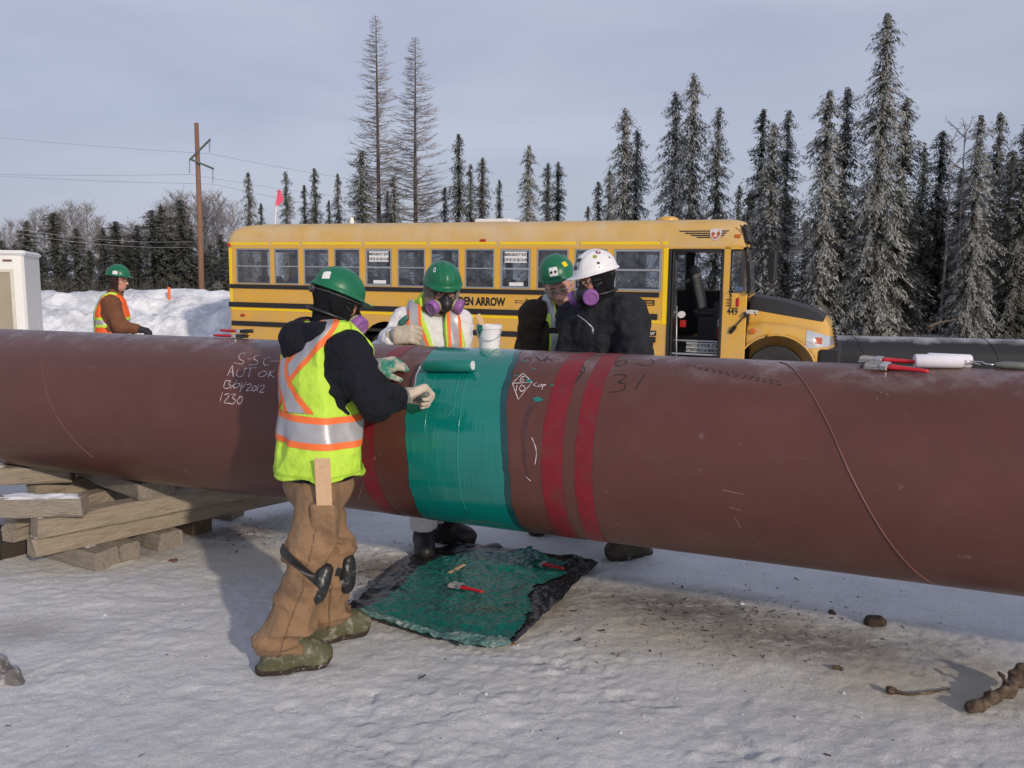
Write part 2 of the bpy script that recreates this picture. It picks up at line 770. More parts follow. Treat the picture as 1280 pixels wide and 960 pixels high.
def ground_z(x, y, fine=True):
    x, y = np.asarray(x, float), np.asarray(y, float)
    z = ground_base(x, y)
    near = np.exp(-((np.hypot(x, y - 4) / 14) ** 2))
    z = z + near * .035 * fbm2(x * .9, y * .9, 3, 3)
    z = z + (1 - near) * .35 * fbm2(x * .08, y * .08, 3, 9) * np.clip((y - 20) / 20, 0, 1)
    if fine:
        lump = fbm2(x * 2.3 + 2 * fbm2(x, y, 2, 40), y * 2.9, 4, 21)
        rough = np.clip(.45 + 2.6 * fbm2(x * .9, y * 1.1, 3, 5), 0, 1)
        z = z + near * (.022 * np.clip(lump + .05, -.10, .5) + .016 * fbm2(x * 9 + 3 * fbm2(x * 2, y * 2, 2, 14), y * 11, 4, 55, .65))
        z = z + near * rough * (.018 * np.abs(fbm2(x * 14, y * 17, 4, 71, .7)) + .017 * fbm2(x * 30, y * 36, 3, 72, .8))
        z = z + near * .0075 * fbm2(x * 24, y * 30, 3, 99, .8)
        # crusts broken off in low flakes
        cr = fbm2(x * 4.5 + 1.5 * fbm2(x * 3, y * 3, 2, 81), y * 6.5, 3, 83)
        z = z + near * .009 * np.clip((cr - .03) * 10, 0, 1) * rough
        for (bx, by, ba, bl, bw, bdp) in PRINTS:
            m = (np.abs(x - bx) < .3) & (np.abs(y - by) < .3)
            if not m.any():
                continue
            dx, dy = x[m] - bx, y[m] - by
            u, v = (dx * math.cos(ba) + dy * math.sin(ba)) / bl, (-dx * math.sin(ba) + dy * math.cos(ba)) / bw
            q = (u ** 4 + v ** 4) ** .25
            tread = .25 * (np.sin(u * 22) > 0)
            z[m] += bdp * (-np.clip((1.05 - q) * 5, 0, 1) * (1 - tread) + .18 * np.exp(-((q - 1.2) / .16) ** 2)) * (.4 + 1.6 * np.abs(fbm2(x[m] * 9, y[m] * 9, 3, 66)) * 2)
    return z


def axis_pts(a, b, step, far, grow=1.09):
    core = list(np.arange(a, b + 1e-6, step))
    s, hi = step, [b]
    while hi[-1] < far:
        s *= grow
        hi.append(hi[-1] + s)
    s, lo = step, [a]
    while lo[-1] > -far:
        s *= grow
        lo.append(lo[-1] - s)
    return np.array(lo[:0:-1] + core + hi[1:])


gx = axis_pts(-3.6, 3.6, .0145, 900)
gy = axis_pts(2.0, 7.0, .0145, 1200)
gy = gy[gy > -60]
XX, YY = np.meshgrid(gx, gy, indexing='ij')
ZZ = ground_z(XX, YY)
nx, ny = XX.shape
ii, jj = np.meshgrid(np.arange(nx - 1), np.arange(ny - 1), indexing='ij')
a0 = (ii * ny + jj).ravel()
GF = np.stack([a0, a0 + ny, a0 + ny + 1, a0 + 1], 1)
GV = np.stack([XX.ravel(), YY.ravel(), ZZ.ravel()], 1)

snow = bpy.data.materials.new('packed_dirty_snow')
snow.use_nodes = True
N, L, b = nodes_of(snow)
geo = N.new('ShaderNodeNewGeometry')


def tex(scale, detail=6, rough=.6, vec=None, st=None):
    t = N.new('ShaderNodeTexNoise')
    t.inputs['Scale'].default_value = scale
    t.inputs['Detail'].default_value = detail
    t.inputs['Roughness'].default_value = rough
    src = geo.outputs['Position']
    if st:
        m_ = N.new('ShaderNodeMapping')
        m_.inputs['Scale'].default_value = st
        L.new(src, m_.inputs['Vector'])
        src = m_.outputs[0]
    L.new(src, t.inputs['Vector'])
    return t.outputs[0]


def rng(src, a, b_, c=0., d=1.):
    r = N.new('ShaderNodeMapRange')
    r.inputs[1].default_value = a
    r.inputs[2].default_value = b_
    r.inputs[3].default_value = c
    r.inputs[4].default_value = d
    L.new(src, r.inputs[0])
    return r.outputs[0]


def mixc(fac, A, B_, mode='MIX'):
    m_ = N.new('ShaderNodeMix')
    m_.data_type = 'RGBA'
    m_.blend_type = mode
    if isinstance(fac, float):
        m_.inputs[0].default_value = fac
    else:
        L.new(fac, m_.inputs[0])
    for k, v in ((6, A), (7, B_)):
        if isinstance(v, tuple):
            m_.inputs[k].default_value = (*v, 1)
        else:
            L.new(v, m_.inputs[k])
    return m_.outputs[2]


def math_(op, a, b_):
    m_ = N.new('ShaderNodeMath')
    m_.operation = op
    for k, v in ((0, a), (1, b_)):
        if isinstance(v, (int, float)):
            m_.inputs[k].default_value = v
        else:
            L.new(v, m_.inputs[k])
    m_.use_clamp = op in ('MULTIPLY',)
    return m_.outputs[0]


at_d = N.new('ShaderNodeAttribute')
at_d.attribute_name = 'dirt'
at_s = N.new('ShaderNodeAttribute')
at_s.attribute_name = 'sand_sun'
c = mixc(rng(tex(1.3, 5), .38, .66), (.80, .825, .87), (.67, .695, .735))
sand_sun_mask = math_('MULTIPLY', at_s.outputs['Fac'], rng(tex(2.2, 10, .78), .24, .52))
c = mixc(sand_sun_mask, c, (.66, .615, .52))
grain = rng(tex(95, 5, .8), .34, .66, .84, 1.13)
grn = N.new('ShaderNodeCombineColor')
for k_ in range(3):
    L.new(grain, grn.inputs[k_])
c = mixc(1.0, c, grn.outputs[0], 'MULTIPLY')
speck = math_('MULTIPLY', rng(tex(38, 6, .75), .54, .64), rng(tex(1.6, 4), .42, .62))
c = mixc(math_('MULTIPLY', speck, .28), c, (.36, .31, .26))
dm = math_('MULTIPLY', at_d.outputs['Fac'], rng(tex(4.2, 12, .80, st=(1, 2.0, 1)), .35, .50))
c = mixc(dm, c, (.23, .205, .185))
dk = math_('MULTIPLY', math_('MULTIPLY', at_d.outputs['Fac'], rng(tex(24, 6, .7), .55, .66)), .8)
c = mixc(dk, c, (.07, .058, .05))
L.new(c, b.inputs['Base Color'])
b.inputs['Roughness'].default_value = .85
b.inputs['Specular IOR Level'].default_value = .2
bp = N.new('ShaderNodeBump')
bp.inputs['Strength'].default_value = .85
bp.inputs['Distance'].default_value = .016
L.new(tex(40, 9, .75), bp.inputs['Height'])
bp2 = N.new('ShaderNodeBump')
bp2.inputs['Strength'].default_value = .7
bp2.inputs['Distance'].default_value = .007
L.new(tex(150, 5, .75), bp2.inputs['Height'])
L.new(bp.outputs[0], bp2.inputs['Normal'])
L.new(bp2.outputs[0], b.inputs['Normal'])
ground = obj('snow_ground', GV, GF, snow, smooth=True)
tag(ground, kind='structure')


def blob(px, py, rx, ry, ang=0.):
    c_ = G(px, py)
    dx, dy = XX - c_[0], YY - c_[1]
    ca, sa = math.cos(ang), math.sin(ang)
    u, v = dx * ca + dy * sa, -dx * sa + dy * ca
    return np.clip(1.25 - np.sqrt((u / rx) ** 2 + (v / ry) ** 2), 0, 1)


dirt = np.maximum.reduce([blob(860, 760, .85, .34, -.35), blob(1010, 800, .85, .30, -.3) * .9, blob(300, 668, .55, .35) * .9,
                          blob(480, 715, .45, .30, .2), blob(1150, 800, .5, .25) * .5, blob(30, 790, .3, .2) * .4,
                          blob(700, 760, .35, .3) * .6, blob(190, 690, .3, .2) * .5])
sand_sun = np.maximum.reduce([blob(900, 790, 1.5, .62, -.25), blob(1180, 850, 1.0, .45, -.1), blob(640, 760, 1.2, .5),
                          blob(150, 700, 1.4, .35, .1) * .8, blob(350, 700, 1.0, .5)]) * .95
sand_sun = np.maximum(sand_sun, .22)  # cream sand, with the sunlit band of snow put into the colour
for nm, arr in (('dirt', dirt), ('sand_sun', sand_sun)):
    at = ground.data.attributes.new(nm, 'FLOAT', 'POINT')
    at.data.foreach_set('value', arr.astype(np.float32).ravel())

# ploughed snow bank beyond the far man
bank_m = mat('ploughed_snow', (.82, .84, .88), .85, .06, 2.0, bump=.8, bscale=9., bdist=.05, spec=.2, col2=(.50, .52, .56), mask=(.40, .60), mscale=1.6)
bx_, by_ = np.meshgrid(np.arange(-34, 3, .14), np.arange(20.0, 31, .11), indexing='ij')
crest = 1.34 + .24 * fbm2(bx_ * .33, bx_ * 0 + 3, 3, 13) * 2 + .08 * np.sin(bx_ * .9)
ridge = 24.2 + .8 * fbm2(bx_ * .3, bx_ * 0, 2, 31)
dy_ = by_ - ridge
prof = np.where(dy_ < 0, np.clip(1 + dy_ / 3.4, 0, 1) ** .8, np.clip(1 - dy_ / 4.5, 0, 1))
bz_ = -.6 + (crest + .6) * prof
front = np.clip(1 - np.abs(dy_ + 1.4) / 2.2, 0, 1)
bz_ = bz_ + front * (.75 * np.abs(fbm2(bx_ * 1.1, by_ * 1.6, 4, 77, .6)) + .40 * np.round(4 * fbm2(bx_ * 1.7, by_ * 2.2, 3, 15)) / 4 + .22 * fbm2(bx_ * 4, by_ * 5, 3, 19)) + .05 * fbm2(bx_ * 2, by_ * 2, 3, 8) * prof
n0, n1_ = bx_.shape
ii, jj = np.meshgrid(np.arange(n0 - 1), np.arange(n1_ - 1), indexing='ij')
a0 = (ii * n1_ + jj).ravel()
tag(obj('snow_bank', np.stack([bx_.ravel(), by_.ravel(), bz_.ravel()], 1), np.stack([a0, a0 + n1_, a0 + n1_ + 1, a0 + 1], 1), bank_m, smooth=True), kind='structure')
# ================================================================== the coated pipe
def pipe_pt(t, phi, r=PR):
    t, phi = np.asarray(t, float), np.asarray(phi, float)
    return PA + PD * t[..., None] + (UP * np.cos(phi)[..., None] - PN * np.sin(phi)[..., None]) * (r if np.isscalar(r) else np.asarray(r)[..., None])


def pipe_hit(px, py, r=PR):
    """where a point of the photograph lies on the pipe: (along, angle from the top towards the camera)"""
    d = ray(px, py)
    o = CAM - PA
    dz, dn = d @ UP, d @ PN
    oz, on = o @ UP, o @ PN
    A, B, C_ = dz * dz + dn * dn, 2 * (oz * dz + on * dn), oz * oz + on * on - r * r
    D = B * B - 4 * A * C_
    s = (-B - math.sqrt(max(D, 0))) / (2 * A)
    q = o + d * s
    return float(q @ PD), math.atan2(-(q @ PN), q @ UP)


def pipe_xyz(px, py, r=PR):
    t, ph = pipe_hit(px, py, r)
    return pipe_pt(np.array(t), np.array(ph), r)


pipe_m = mat('fusion_bonded_brown_coating', (.104, .039, .030), .33, .14, 1.6, bump=.12, bscale=30, spec=.36,
             col2=(.128, .058, .048), mask=(.52, .90), mscale=3.5, stretch=(1, 1, 1), bdist=.003)
N, L, b = nodes_of(pipe_m)
rn = N.new('ShaderNodeTexNoise')
rn.inputs['Scale'].default_value = 3.
rn.inputs['Detail'].default_value = 8
rr = N.new('ShaderNodeMapRange')
rr.inputs[1].default_value = .3
rr.inputs[2].default_value = .7
rr.inputs[3].default_value = .27
rr.inputs[4].default_value = .42
L.new(rn.outputs[0], rr.inputs[0])
L.new(rr.outputs[0], b.inputs['Roughness'])
# frost film on the upward faces, fine scratches along the pipe
geo = N.new('ShaderNodeNewGeometry')
old = b.inputs['Base Color'].links[0].from_socket
for sc_, lo_, hi_, amt, cc_ in (((1.6, 1.6, 70.), .66, .72, .22, (.22, .13, .12)), ((.9, .9, 26.), .60, .74, .22, (.075, .030, .026)), ((9., 9., 9.), .66, .70, .30, (.30, .22, .20))):
    smp = N.new('ShaderNodeMapping')
    smp.inputs['Scale'].default_value = sc_
    smp.inputs['Rotation'].default_value = (0, R_(1.5), 0)
    L.new(geo.outputs['Position'], smp.inputs['Vector'])
    sn = N.new('ShaderNodeTexNoise')
    sn.inputs['Scale'].default_value = 1.
    sn.inputs['Detail'].default_value = 6
    sn.inputs['Roughness'].default_value = .7
    L.new(smp.outputs[0], sn.inputs['Vector'])
    sr = N.new('ShaderNodeMapRange')
    sr.inputs[1].default_value = lo_
    sr.inputs[2].default_value = hi_
    sr.inputs[3].default_value = 0
    sr.inputs[4].default_value = amt
    L.new(sn.outputs[0], sr.inputs[0])
    sm = N.new('ShaderNodeMix')
    sm.data_type = 'RGBA'
    L.new(sr.outputs[0], sm.inputs[0])
    L.new(old, sm.inputs[6])
    sm.inputs[7].default_value = (*cc_, 1)
    old = sm.outputs[2]
sx = N.new('ShaderNodeSeparateXYZ')
L.new(geo.outputs['Position'], sx.inputs[0])
fr = N.new('ShaderNodeTexNoise')
fr.inputs['Scale'].default_value = 4.5
fr.inputs['Detail'].default_value = 10
fr.inputs['Roughness'].default_value = .75
L.new(geo.outputs['Position'], fr.inputs['Vector'])
zr = N.new('ShaderNodeMapRange')
zr.inputs[1].default_value = 1.29
zr.inputs[2].default_value = 1.385
L.new(sx.outputs[2], zr.inputs[0])
fm = N.new('ShaderNodeMapRange')
fm.inputs[1].default_value = .48
fm.inputs[2].default_value = .72
L.new(fr.outputs[0], fm.inputs[0])
fmul = N.new('ShaderNodeMath')
fmul.operation = 'MULTIPLY'
L.new(zr.outputs[0], fmul.inputs[0])
L.new(fm.outputs[0], fmul.inputs[1])
fmul2 = N.new('ShaderNodeMath')
fmul2.operation = 'MULTIPLY'
fmul2.inputs[1].default_value = .45
L.new(fmul.outputs[0], fmul2.inputs[0])
fx = N.new('ShaderNodeMix')
fx.data_type = 'RGBA'
L.new(fmul2.outputs[0], fx.inputs[0])
L.new(old, fx.inputs[6])
fx.inputs[7].default_value = (.62, .58, .60, 1)
L.new(fx.outputs[2], b.inputs['Base Color'])

PIPE = empty('steel_pipe', pipe_pt(np.array(0.), np.array(math.pi)) * np.array([1, 1, 0]) + UP * .467,
             'long brown coated steel pipe crossing the foreground with a wet teal band', 'pipe')


def tube_grid(name, t0, t1, nt, nph, r, m, parent, ph0=-math.pi, ph1=math.pi, rfun=None, end=None):
    T, PH = np.meshgrid(np.linspace(0, 1, nt), np.linspace(ph0, ph1, nph), indexing='ij')
    a, b_ = t0(PH) if callable(t0) else t0, t1(PH) if callable(t1) else t1
    TT = a + (b_ - a) * T
    rr_ = np.full_like(TT, r) if rfun is None else rfun(TT, PH)
    V = pipe_pt(TT, PH, rr_).reshape(-1, 3)
    i, j = np.meshgrid(np.arange(nt - 1), np.arange(nph - 1), indexing='ij')
    q = (i * nph + j).ravel()
    F = np.stack([q, q + 1, q + nph + 1, q + nph], 1)
    return obj(name, V, F, m, parent, smooth=True, world=True)


tube_grid('pipe_wall', -14., 9., 120, 97, PR, pipe_m, PIPE)
tube_grid('pipe_lining', -14., 9., 4, 49, PR - .014, mat('dark_bore', (.05, .035, .03), .6), PIPE)


def interp_edge(pts):
    tp = sorted([(pipe_hit(x, y)[1], pipe_hit(x, y)[0]) for x, y in pts])
    ph = np.array([q[0] for q in tp])
    tt = np.array([q[1] for q in tp])

    def f(PH):
        w_ = np.interp(PH, ph, tt)
        return w_ + .008 * np.sin(PH * 5) + .018 * fbm2(PH * 5, PH * 0 + tt[0] * 7, 5, 4, .7)
    return f


paint = mat('wet_teal_epoxy', (.002, .185, .158), .13, .10, 3., spec=.6, coat=.3)
N, L, b = nodes_of(paint)
b.inputs['Coat Roughness'].default_value = .08
geo = N.new('ShaderNodeNewGeometry')
# roller streaks run round the pipe: noise in (along, height) with the height squeezed
dt = N.new('ShaderNodeVectorMath')
dt.operation = 'DOT_PRODUCT'
dt.inputs[1].default_value = tuple(PD)
L.new(geo.outputs['Position'], dt.inputs[0])
sx = N.new('ShaderNodeSeparateXYZ')
L.new(geo.outputs['Position'], sx.inputs[0])
cb = N.new('ShaderNodeCombineXYZ')
m1 = N.new('ShaderNodeMath'); m1.operation = 'MULTIPLY'; m1.inputs[1].default_value = 60.
m2 = N.new('ShaderNodeMath'); m2.operation = 'MULTIPLY'; m2.inputs[1].default_value = 2.2
L.new(dt.outputs['Value'], m1.inputs[0])
L.new(sx.outputs[2], m2.inputs[0])
L.new(m1.outputs[0], cb.inputs[0])
L.new(m2.outputs[0], cb.inputs[1])
st = N.new('ShaderNodeTexNoise')
st.inputs['Scale'].default_value = 1.
st.inputs['Detail'].default_value = 5
L.new(cb.outputs[0], st.inputs['Vector'])
bp = N.new('ShaderNodeBump')
bp.inputs['Strength'].default_value = .35
bp.inputs['Distance'].default_value = .004
L.new(st.outputs[0], bp.inputs['Height'])
L.new(bp.outputs[0], b.inputs['Normal'])
edge_dark = mat('thin_dark_teal', (.006, .055, .060), .25, .25, 14., spec=.5, coat=.2)
redp = mat('faded_red_marking', (.19, .010, .016), .40, .25, 7., spec=.4, col2=(.115, .036, .032), mask=(.48, .72), mscale=9)

eL = interp_edge([(547, 434), (523, 470), (510, 510), (505, 545), (510, 585), (520, 625), (535, 650)])
eR = interp_edge([(648, 437), (634, 470), (627, 505), (625, 540), (627, 580), (634, 625), (650, 662)])
eR2 = lambda PH: eR(PH) + .030 + .02 * fbm2(PH * 2.2, PH * 0 + 1.7, 3, 61)
BAND = tube_grid('teal_band', eL, eR, 60, 240, PR + .003, paint, PIPE,
                 rfun=lambda T, PH: PR + .003 + .0016 * fbm2(T * 40, PH * 2, 3, 17))
tube_grid('dark_paint_edge', eR, eR2, 5, 240, PR + .002, edge_dark, PIPE, ph0=-.2, ph1=3.4)


def tconst(x, y):
    return pipe_hit(x, y)[0]


for (xa, ya, xb, yb, p0, p1) in ((677, 568, 703, 568, -3.0, 3.0), (719, 568, 741, 568, -3.0, 3.0), (452, 590, 470, 590, -3.0, 3.0)):
    ta, tb = tconst(xa, ya), tconst(xb, yb)
    tube_grid('red_stripe', lambda PH, ta=ta: ta + .004 * fbm2(PH * 6, PH * 0, 4, int(xa)), lambda PH, tb=tb: tb + .004 * fbm2(PH * 6, PH * 0 + 9, 4, int(xa)),
              4, 160, PR + .0015, redp, PIPE, ph0=p0, ph1=p1)


def ribbon_on_pipe(mb, pts, wdt=.004, r=PR + .0012, closed=False):
    """a stroke drawn on the coating, given as points of the photograph"""
    q = [pipe_hit(x, y) for x, y in pts]
    # densify with Catmull-Rom so that handwriting stays rounded
    q = [np.array((t, ph * PR)) for t, ph in q]
    if closed:
        q = q + [q[0]]
    d = []
    for i in range(len(q) - 1):
        p0, p1, p2, p3 = q[max(i - 1, 0)], q[i], q[i + 1], q[min(i + 2, len(q) - 1)]
        for k in range(6):
            u = k / 6
            d.append(.5 * ((2 * p1) + (-p0 + p2) * u + (2 * p0 - 5 * p1 + 4 * p2 - p3) * u * u + (-p0 + 3 * p1 - 3 * p2 + p3) * u ** 3))
    d.append(q[-1])
    d = np.array(d)
    tg = np.gradient(d, axis=0)
    tg /= np.linalg.norm(tg, axis=1)[:, None] + 1e-9
    nn = np.stack([-tg[:, 1], tg[:, 0]], 1)
    wv = wdt * (1 + .5 * np.array([random.uniform(-1, 1) for _ in range(len(d))]))[:, None] * .5
    A, B_ = d + nn * wv, d - nn * wv
    V = np.concatenate([pipe_pt(A[:, 0], A[:, 1] / PR, r), pipe_pt(B_[:, 0], B_[:, 1] / PR, r)])
    n = len(d)
    mb.add(V, [(i, i + 1, n + i + 1, n + i) for i in range(n - 1)])


def polyl(mb, strokes, **k):
    for s_ in strokes:
        # straight letters: repeat corner points so that the spline keeps them sharp
        pts = []
        for p_ in s_:
            pts += [p_]
        ribbon_on_pipe(mb, pts, **k)


chalk = mat('white_chalk', (.60, .54, .56), .95, .35, 60., bump=0)
inkm = mat('black_marker', (.018, .014, .016), .5, .3, 30.)
# --- letters as seen in the enlargement (5.82x, origin 240,420)
K = lambda L_: [[(240 + x / 5.818, 420 + y / 5.818) for x, y in s_] for s_ in L_]
K2 = lambda L_: [[(480 + x / 3.368, 420 + y / 3.368) for x, y in s_] for s_ in L_]


def marks(nm, groups, fn, m, wdt):
    for g_ in groups:
        mb = MB()
        polyl(mb, fn(g_), wdt=wdt)
        mb.build(nm, m, PIPE, world=True)


marks('chalk_writing', [[[(392, 128), (365, 125), (340, 148), (352, 172), (378, 185), (362, 205), (305, 196)],
 [(405, 168), (432, 166)],
 [(490, 140), (460, 148), (452, 168), (478, 185), (470, 207), (415, 212)],
 [(572, 156), (540, 160), (520, 192), (535, 216), (560, 208)],
 [(566, 186), (640, 182)],],
[[(258, 292), (295, 215)], [(295, 215), (302, 298)], [(270, 262), (302, 262)],
 [(338, 238), (325, 280), (345, 298), (372, 282), (388, 232)],
 [(385, 236), (470, 232)], [(428, 236), (412, 300)]],
[[(520, 256), (488, 274), (492, 296), (530, 290), (546, 264), (520, 256)],
 [(572, 252), (556, 300)], [(606, 250), (562, 276)], [(562, 276), (600, 304)],],
[[(246, 322), (230, 372)], [(246, 326), (282, 328), (268, 348), (282, 362), (258, 382), (232, 378)],
 [(332, 322), (276, 388)], [(330, 345), (306, 360), (308, 380), (338, 368), (346, 348), (330, 345)], [(366, 334), (352, 386)],
 [(398, 334), (346, 408)], [(400, 356), (428, 348), (426, 370), (396, 396), (436, 396)],
 [(452, 364), (438, 384), (446, 400), (468, 386), (466, 366), (452, 364)], [(488, 352), (474, 402)],],
[[(494, 366), (524, 358), (520, 382), (494, 408), (524, 410)]],
[[(222, 412), (206, 478)], [(236, 428), (268, 420), (262, 448), (234, 484), (270, 488)],
 [(284, 426), (318, 424), (296, 450), (318, 468), (298, 494), (268, 488)],
 [(352, 440), (330, 470), (340, 494), (362, 480), (366, 448), (352, 440)],]], K, chalk, .0036)
marks('chalk_writing', [[[(585, 157), (625, 195)], [(625, 195), (566, 268)], [(566, 268), (541, 200)], [(541, 200), (585, 157)], [(541, 200), (625, 195)],
 [(578, 172), (574, 190), (590, 188), (580, 178), (592, 170), (578, 172)],
 [(560, 208), (557, 232)], [(580, 206), (570, 222), (582, 234), (594, 218), (580, 206)],],
[[(645, 196), (630, 206), (646, 214)], [(655, 204), (650, 214), (662, 212), (662, 202)], [(668, 204), (666, 226)], [(668, 206), (682, 204), (668, 214)],]], K2, chalk, .0033)
marks('chalk_scratch', [[[(622, 428), (636, 460), (642, 495), (636, 540)]], [[(598, 592), (618, 610)]]], K2, chalk, .0033)
marks('marker_writing', [[[(958, 170), (1000, 162), (1020, 172), (985, 196)], [(985, 196), (1015, 204), (1005, 228), (945, 238)],    [(1098, 164), (1058, 224)],],
[[(975, 112), (1010, 100), (1020, 112), (985, 126), (970, 120)], [(1060, 118), (1110, 124), (1136, 110), (1120, 96)],],
[[(795, 160), (838, 126)], [(838, 126), (846, 146)], [(846, 146), (800, 200)], [(800, 200), (792, 170)],    [(824, 140), (816, 156), (830, 152), (824, 140)], [(814, 158), (804, 172), (816, 174), (806, 186)],],
[[(585, 110), (600, 92), (618, 102), (604, 116)], [(640, 88), (660, 104), (690, 96), (712, 110)], [(690, 84), (676, 112)],]], K2, inkm, .0055)
mb = MB()
polyl(mb, [[(858 + 8 * k, 457 + .18 * 8 * k), (862 + 8 * k, 456.5 + .18 * 8 * k)] for k in range(0, 15)], wdt=.006)
polyl(mb, [[(872 + 9 * k, 461 + .2 * 9 * k), (877 + 9 * k, 461 + .2 * 9 * k)] for k in range(0, 12)], wdt=.005)
mb.build('stencilled_print', inkm, PIPE, world=True)
# spiral weld seams and scuffs
seam = mat('seam_ridge', (.150, .062, .050), .45, .2, 10.)
mb = MB()
for pts in ([(975, 453), (985, 456), (1013, 490), (1035, 530), (1060, 588), (1085, 635), (1105, 668), (1135, 705), (1165, 728)],):
    q = [pipe_hit(x, y) for x, y in pts]
    tt = np.interp(np.linspace(0, 1, 60), np.linspace(0, 1, len(q)), [a for a, _ in q])
    pp = np.interp(np.linspace(0, 1, 60), np.linspace(0, 1, len(q)), [b_ for _, b_ in q])
    for _ in range(6):
        tt[1:-1] = (tt[:-2] + tt[1:-1] * 2 + tt[2:]) / 4
        pp[1:-1] = (pp[:-2] + pp[1:-1] * 2 + pp[2:]) / 4
    mb.tube(pipe_pt(tt, pp, PR + .0005), .0042, 6)
mb.build('weld_seam', seam, PIPE, smooth=True, world=True)
mb = MB()
pts = [(64, 413), (52, 438), (54, 470), (64, 505), (88, 545), (118, 573)]
q = [pipe_hit(x, y) for x, y in pts]
tt = np.interp(np.linspace(0, 1, 60), np.linspace(0, 1, len(q)), [a for a, _ in q])
pp = np.interp(np.linspace(0, 1, 60), np.linspace(0, 1, len(q)), [b_ for _, b_ in q])
for _ in range(8):
    tt[1:-1] = (tt[:-2] + tt[1:-1] * 2 + tt[2:]) / 4
    pp[1:-1] = (pp[:-2] + pp[1:-1] * 2 + pp[2:]) / 4
mb.tube(pipe_pt(tt, pp, PR - .0008), .0028, 6)
mb.build('weld_seam', seam, PIPE, smooth=True, world=True)
scuff = mat('frosty_scuffs', (.21, .13, .12), .9, .3, 50.)
mb = MB()
for pts in ([(143, 425), (168, 418)], [(148, 424), (176, 418)], [(103, 425), (116, 421)], [(640, 470), (655, 500), (664, 540), (668, 580)][:0] or [(150, 423), (180, 417)],
            [(1098, 480), (1104, 483)], [(1108, 492), (1111, 496)], [(1100, 490), (1102, 492)], [(1112, 487), (1116, 488)], [(1095, 497), (1097, 500)],
            [(470, 570), (452, 612), (446, 635)], [(474, 566), (478, 572)], [(903, 612), (930, 618)], [(912, 634), (926, 638)], [(918, 645), (926, 660)]):
    mb = MB()
    ribbon_on_pipe(mb, pts, wdt=.0035)
    mb.build('scuff', scuff, PIPE, world=True)
dk = mat('dark_scrape', (.07, .03, .028), .4, .3, 30.)
mb = MB()
for pts in ([(672, 496), (661, 515), (655, 540), (655, 570), (660, 600)], [(661, 512), (657, 528)]):
    ribbon_on_pipe(mb, pts, wdt=.018)
mb.build('dark_scrape', dk, PIPE, world=True)
# wet ridges and drips of paint on the band
mb = MB()
hil = mat('thick_teal_ridge', (.004, .22, .18), .12, .1, 5., coat=.4)
for pts in ([(592, 468), (601, 452), (612, 443), (622, 437)], [(575, 470), (570, 490), (567, 520)], [(545, 470), (536, 500), (531, 540)],
            [(531, 512), (545, 522), (560, 521), (568, 510)], [(553, 472), (550, 482)], [(584, 470), (577, 510), (572, 560), (574, 600), (584, 640)]):
    q = [pipe_hit(x, y) for x, y in pts]
    n = 30
    tt = np.interp(np.linspace(0, 1, n), np.linspace(0, 1, len(q)), [a for a, _ in q])
    pp = np.interp(np.linspace(0, 1, n), np.linspace(0, 1, len(q)), [b_ for _, b_ in q])
    for _ in range(6):
        tt[1:-1] = (tt[:-2] + tt[1:-1] * 2 + tt[2:]) / 4
        pp[1:-1] = (pp[:-2] + pp[1:-1] * 2 + pp[2:]) / 4
    mb = MB()
    mb.tube(pipe_pt(tt, pp, PR + .0025), .0035, 6)
    mb.build('paint_ridge', hil, PIPE, smooth=True, world=True)
mb = MB()
for (x, y, r) in ((662, 476, .014), (672, 499, .020), (690, 482, .008), (715, 440, .030), (724, 441, .02), (655, 452, .010), (645, 470, .008), (697, 449, .007), (668, 462, .009)):
    t, ph = pipe_hit(x, y)
    n = 14
    ang = np.linspace(0, 2 * math.pi, n, endpoint=False)
    rr_ = np.array([r * random.uniform(.6, 1.2) for _ in ang])
    V = pipe_pt(t + rr_ * np.cos(ang) * 1.3, ph + rr_ * np.sin(ang) * .7 / PR, PR + .0022)
    mb = MB()
    mb.add(V, [tuple(range(n))])
    mb.build('paint_smear', paint, PIPE, world=True)
# ================================================================== the school bus
BYAW, BTILT = 0.373018, -0.008712
bd = np.array([math.cos(BYAW) * math.cos(BTILT), -math.sin(BYAW) * math.cos(BTILT), math.sin(BTILT)])
bu = nrm(np.cross(np.cross(bd, UP), bd))
bn = np.cross(bu, bd)
BO = np.array([-4.88714, 17.87882, 2.389392]) - bu * 2.68
BUS = empty('school_bus', BO, 'yellow school bus with its door open parked behind the brown pipe', 'bus',
            rot=Matrix(np.stack([bd, bn, bu], 1).tolist()).to_euler())
yel = mat('bus_yellow_paint', (.70, .385, .030), .36, .07, 1.2, spec=.5, coat=.25, col2=(.60, .36, .12), mask=(.42, .75), mscale=1.8, bump=.03, bscale=4)
N, L, b = nodes_of(yel)
tcb = N.new('ShaderNodeTexCoord')
sxb = N.new('ShaderNodeSeparateXYZ')
L.new(tcb.outputs['Object'], sxb.inputs[0])
gz_ = N.new('ShaderNodeMapRange')
gz_.inputs[1].default_value = 2.0
gz_.inputs[2].default_value = .6
L.new(sxb.outputs[2], gz_.inputs[0])
gn = N.new('ShaderNodeTexNoise')
gn.inputs['Scale'].default_value = 4.
gn.inputs['Detail'].default_value = 9
gn.inputs['Roughness'].default_value = .72
L.new(tcb.outputs['Object'], gn.inputs['Vector'])
gr_ = N.new('ShaderNodeMapRange')
gr_.inputs[1].default_value = .38
gr_.inputs[2].default_value = .70
gr_.inputs[4].default_value = .55
L.new(gn.outputs[0], gr_.inputs[0])
gm = N.new('ShaderNodeMath')
gm.operation = 'MULTIPLY'
L.new(gz_.outputs[0], gm.inputs[0])
L.new(gr_.outputs[0], gm.inputs[1])
gx_ = N.new('ShaderNodeMix')
gx_.data_type = 'RGBA'
L.new(gm.outputs[0], gx_.inputs[0])
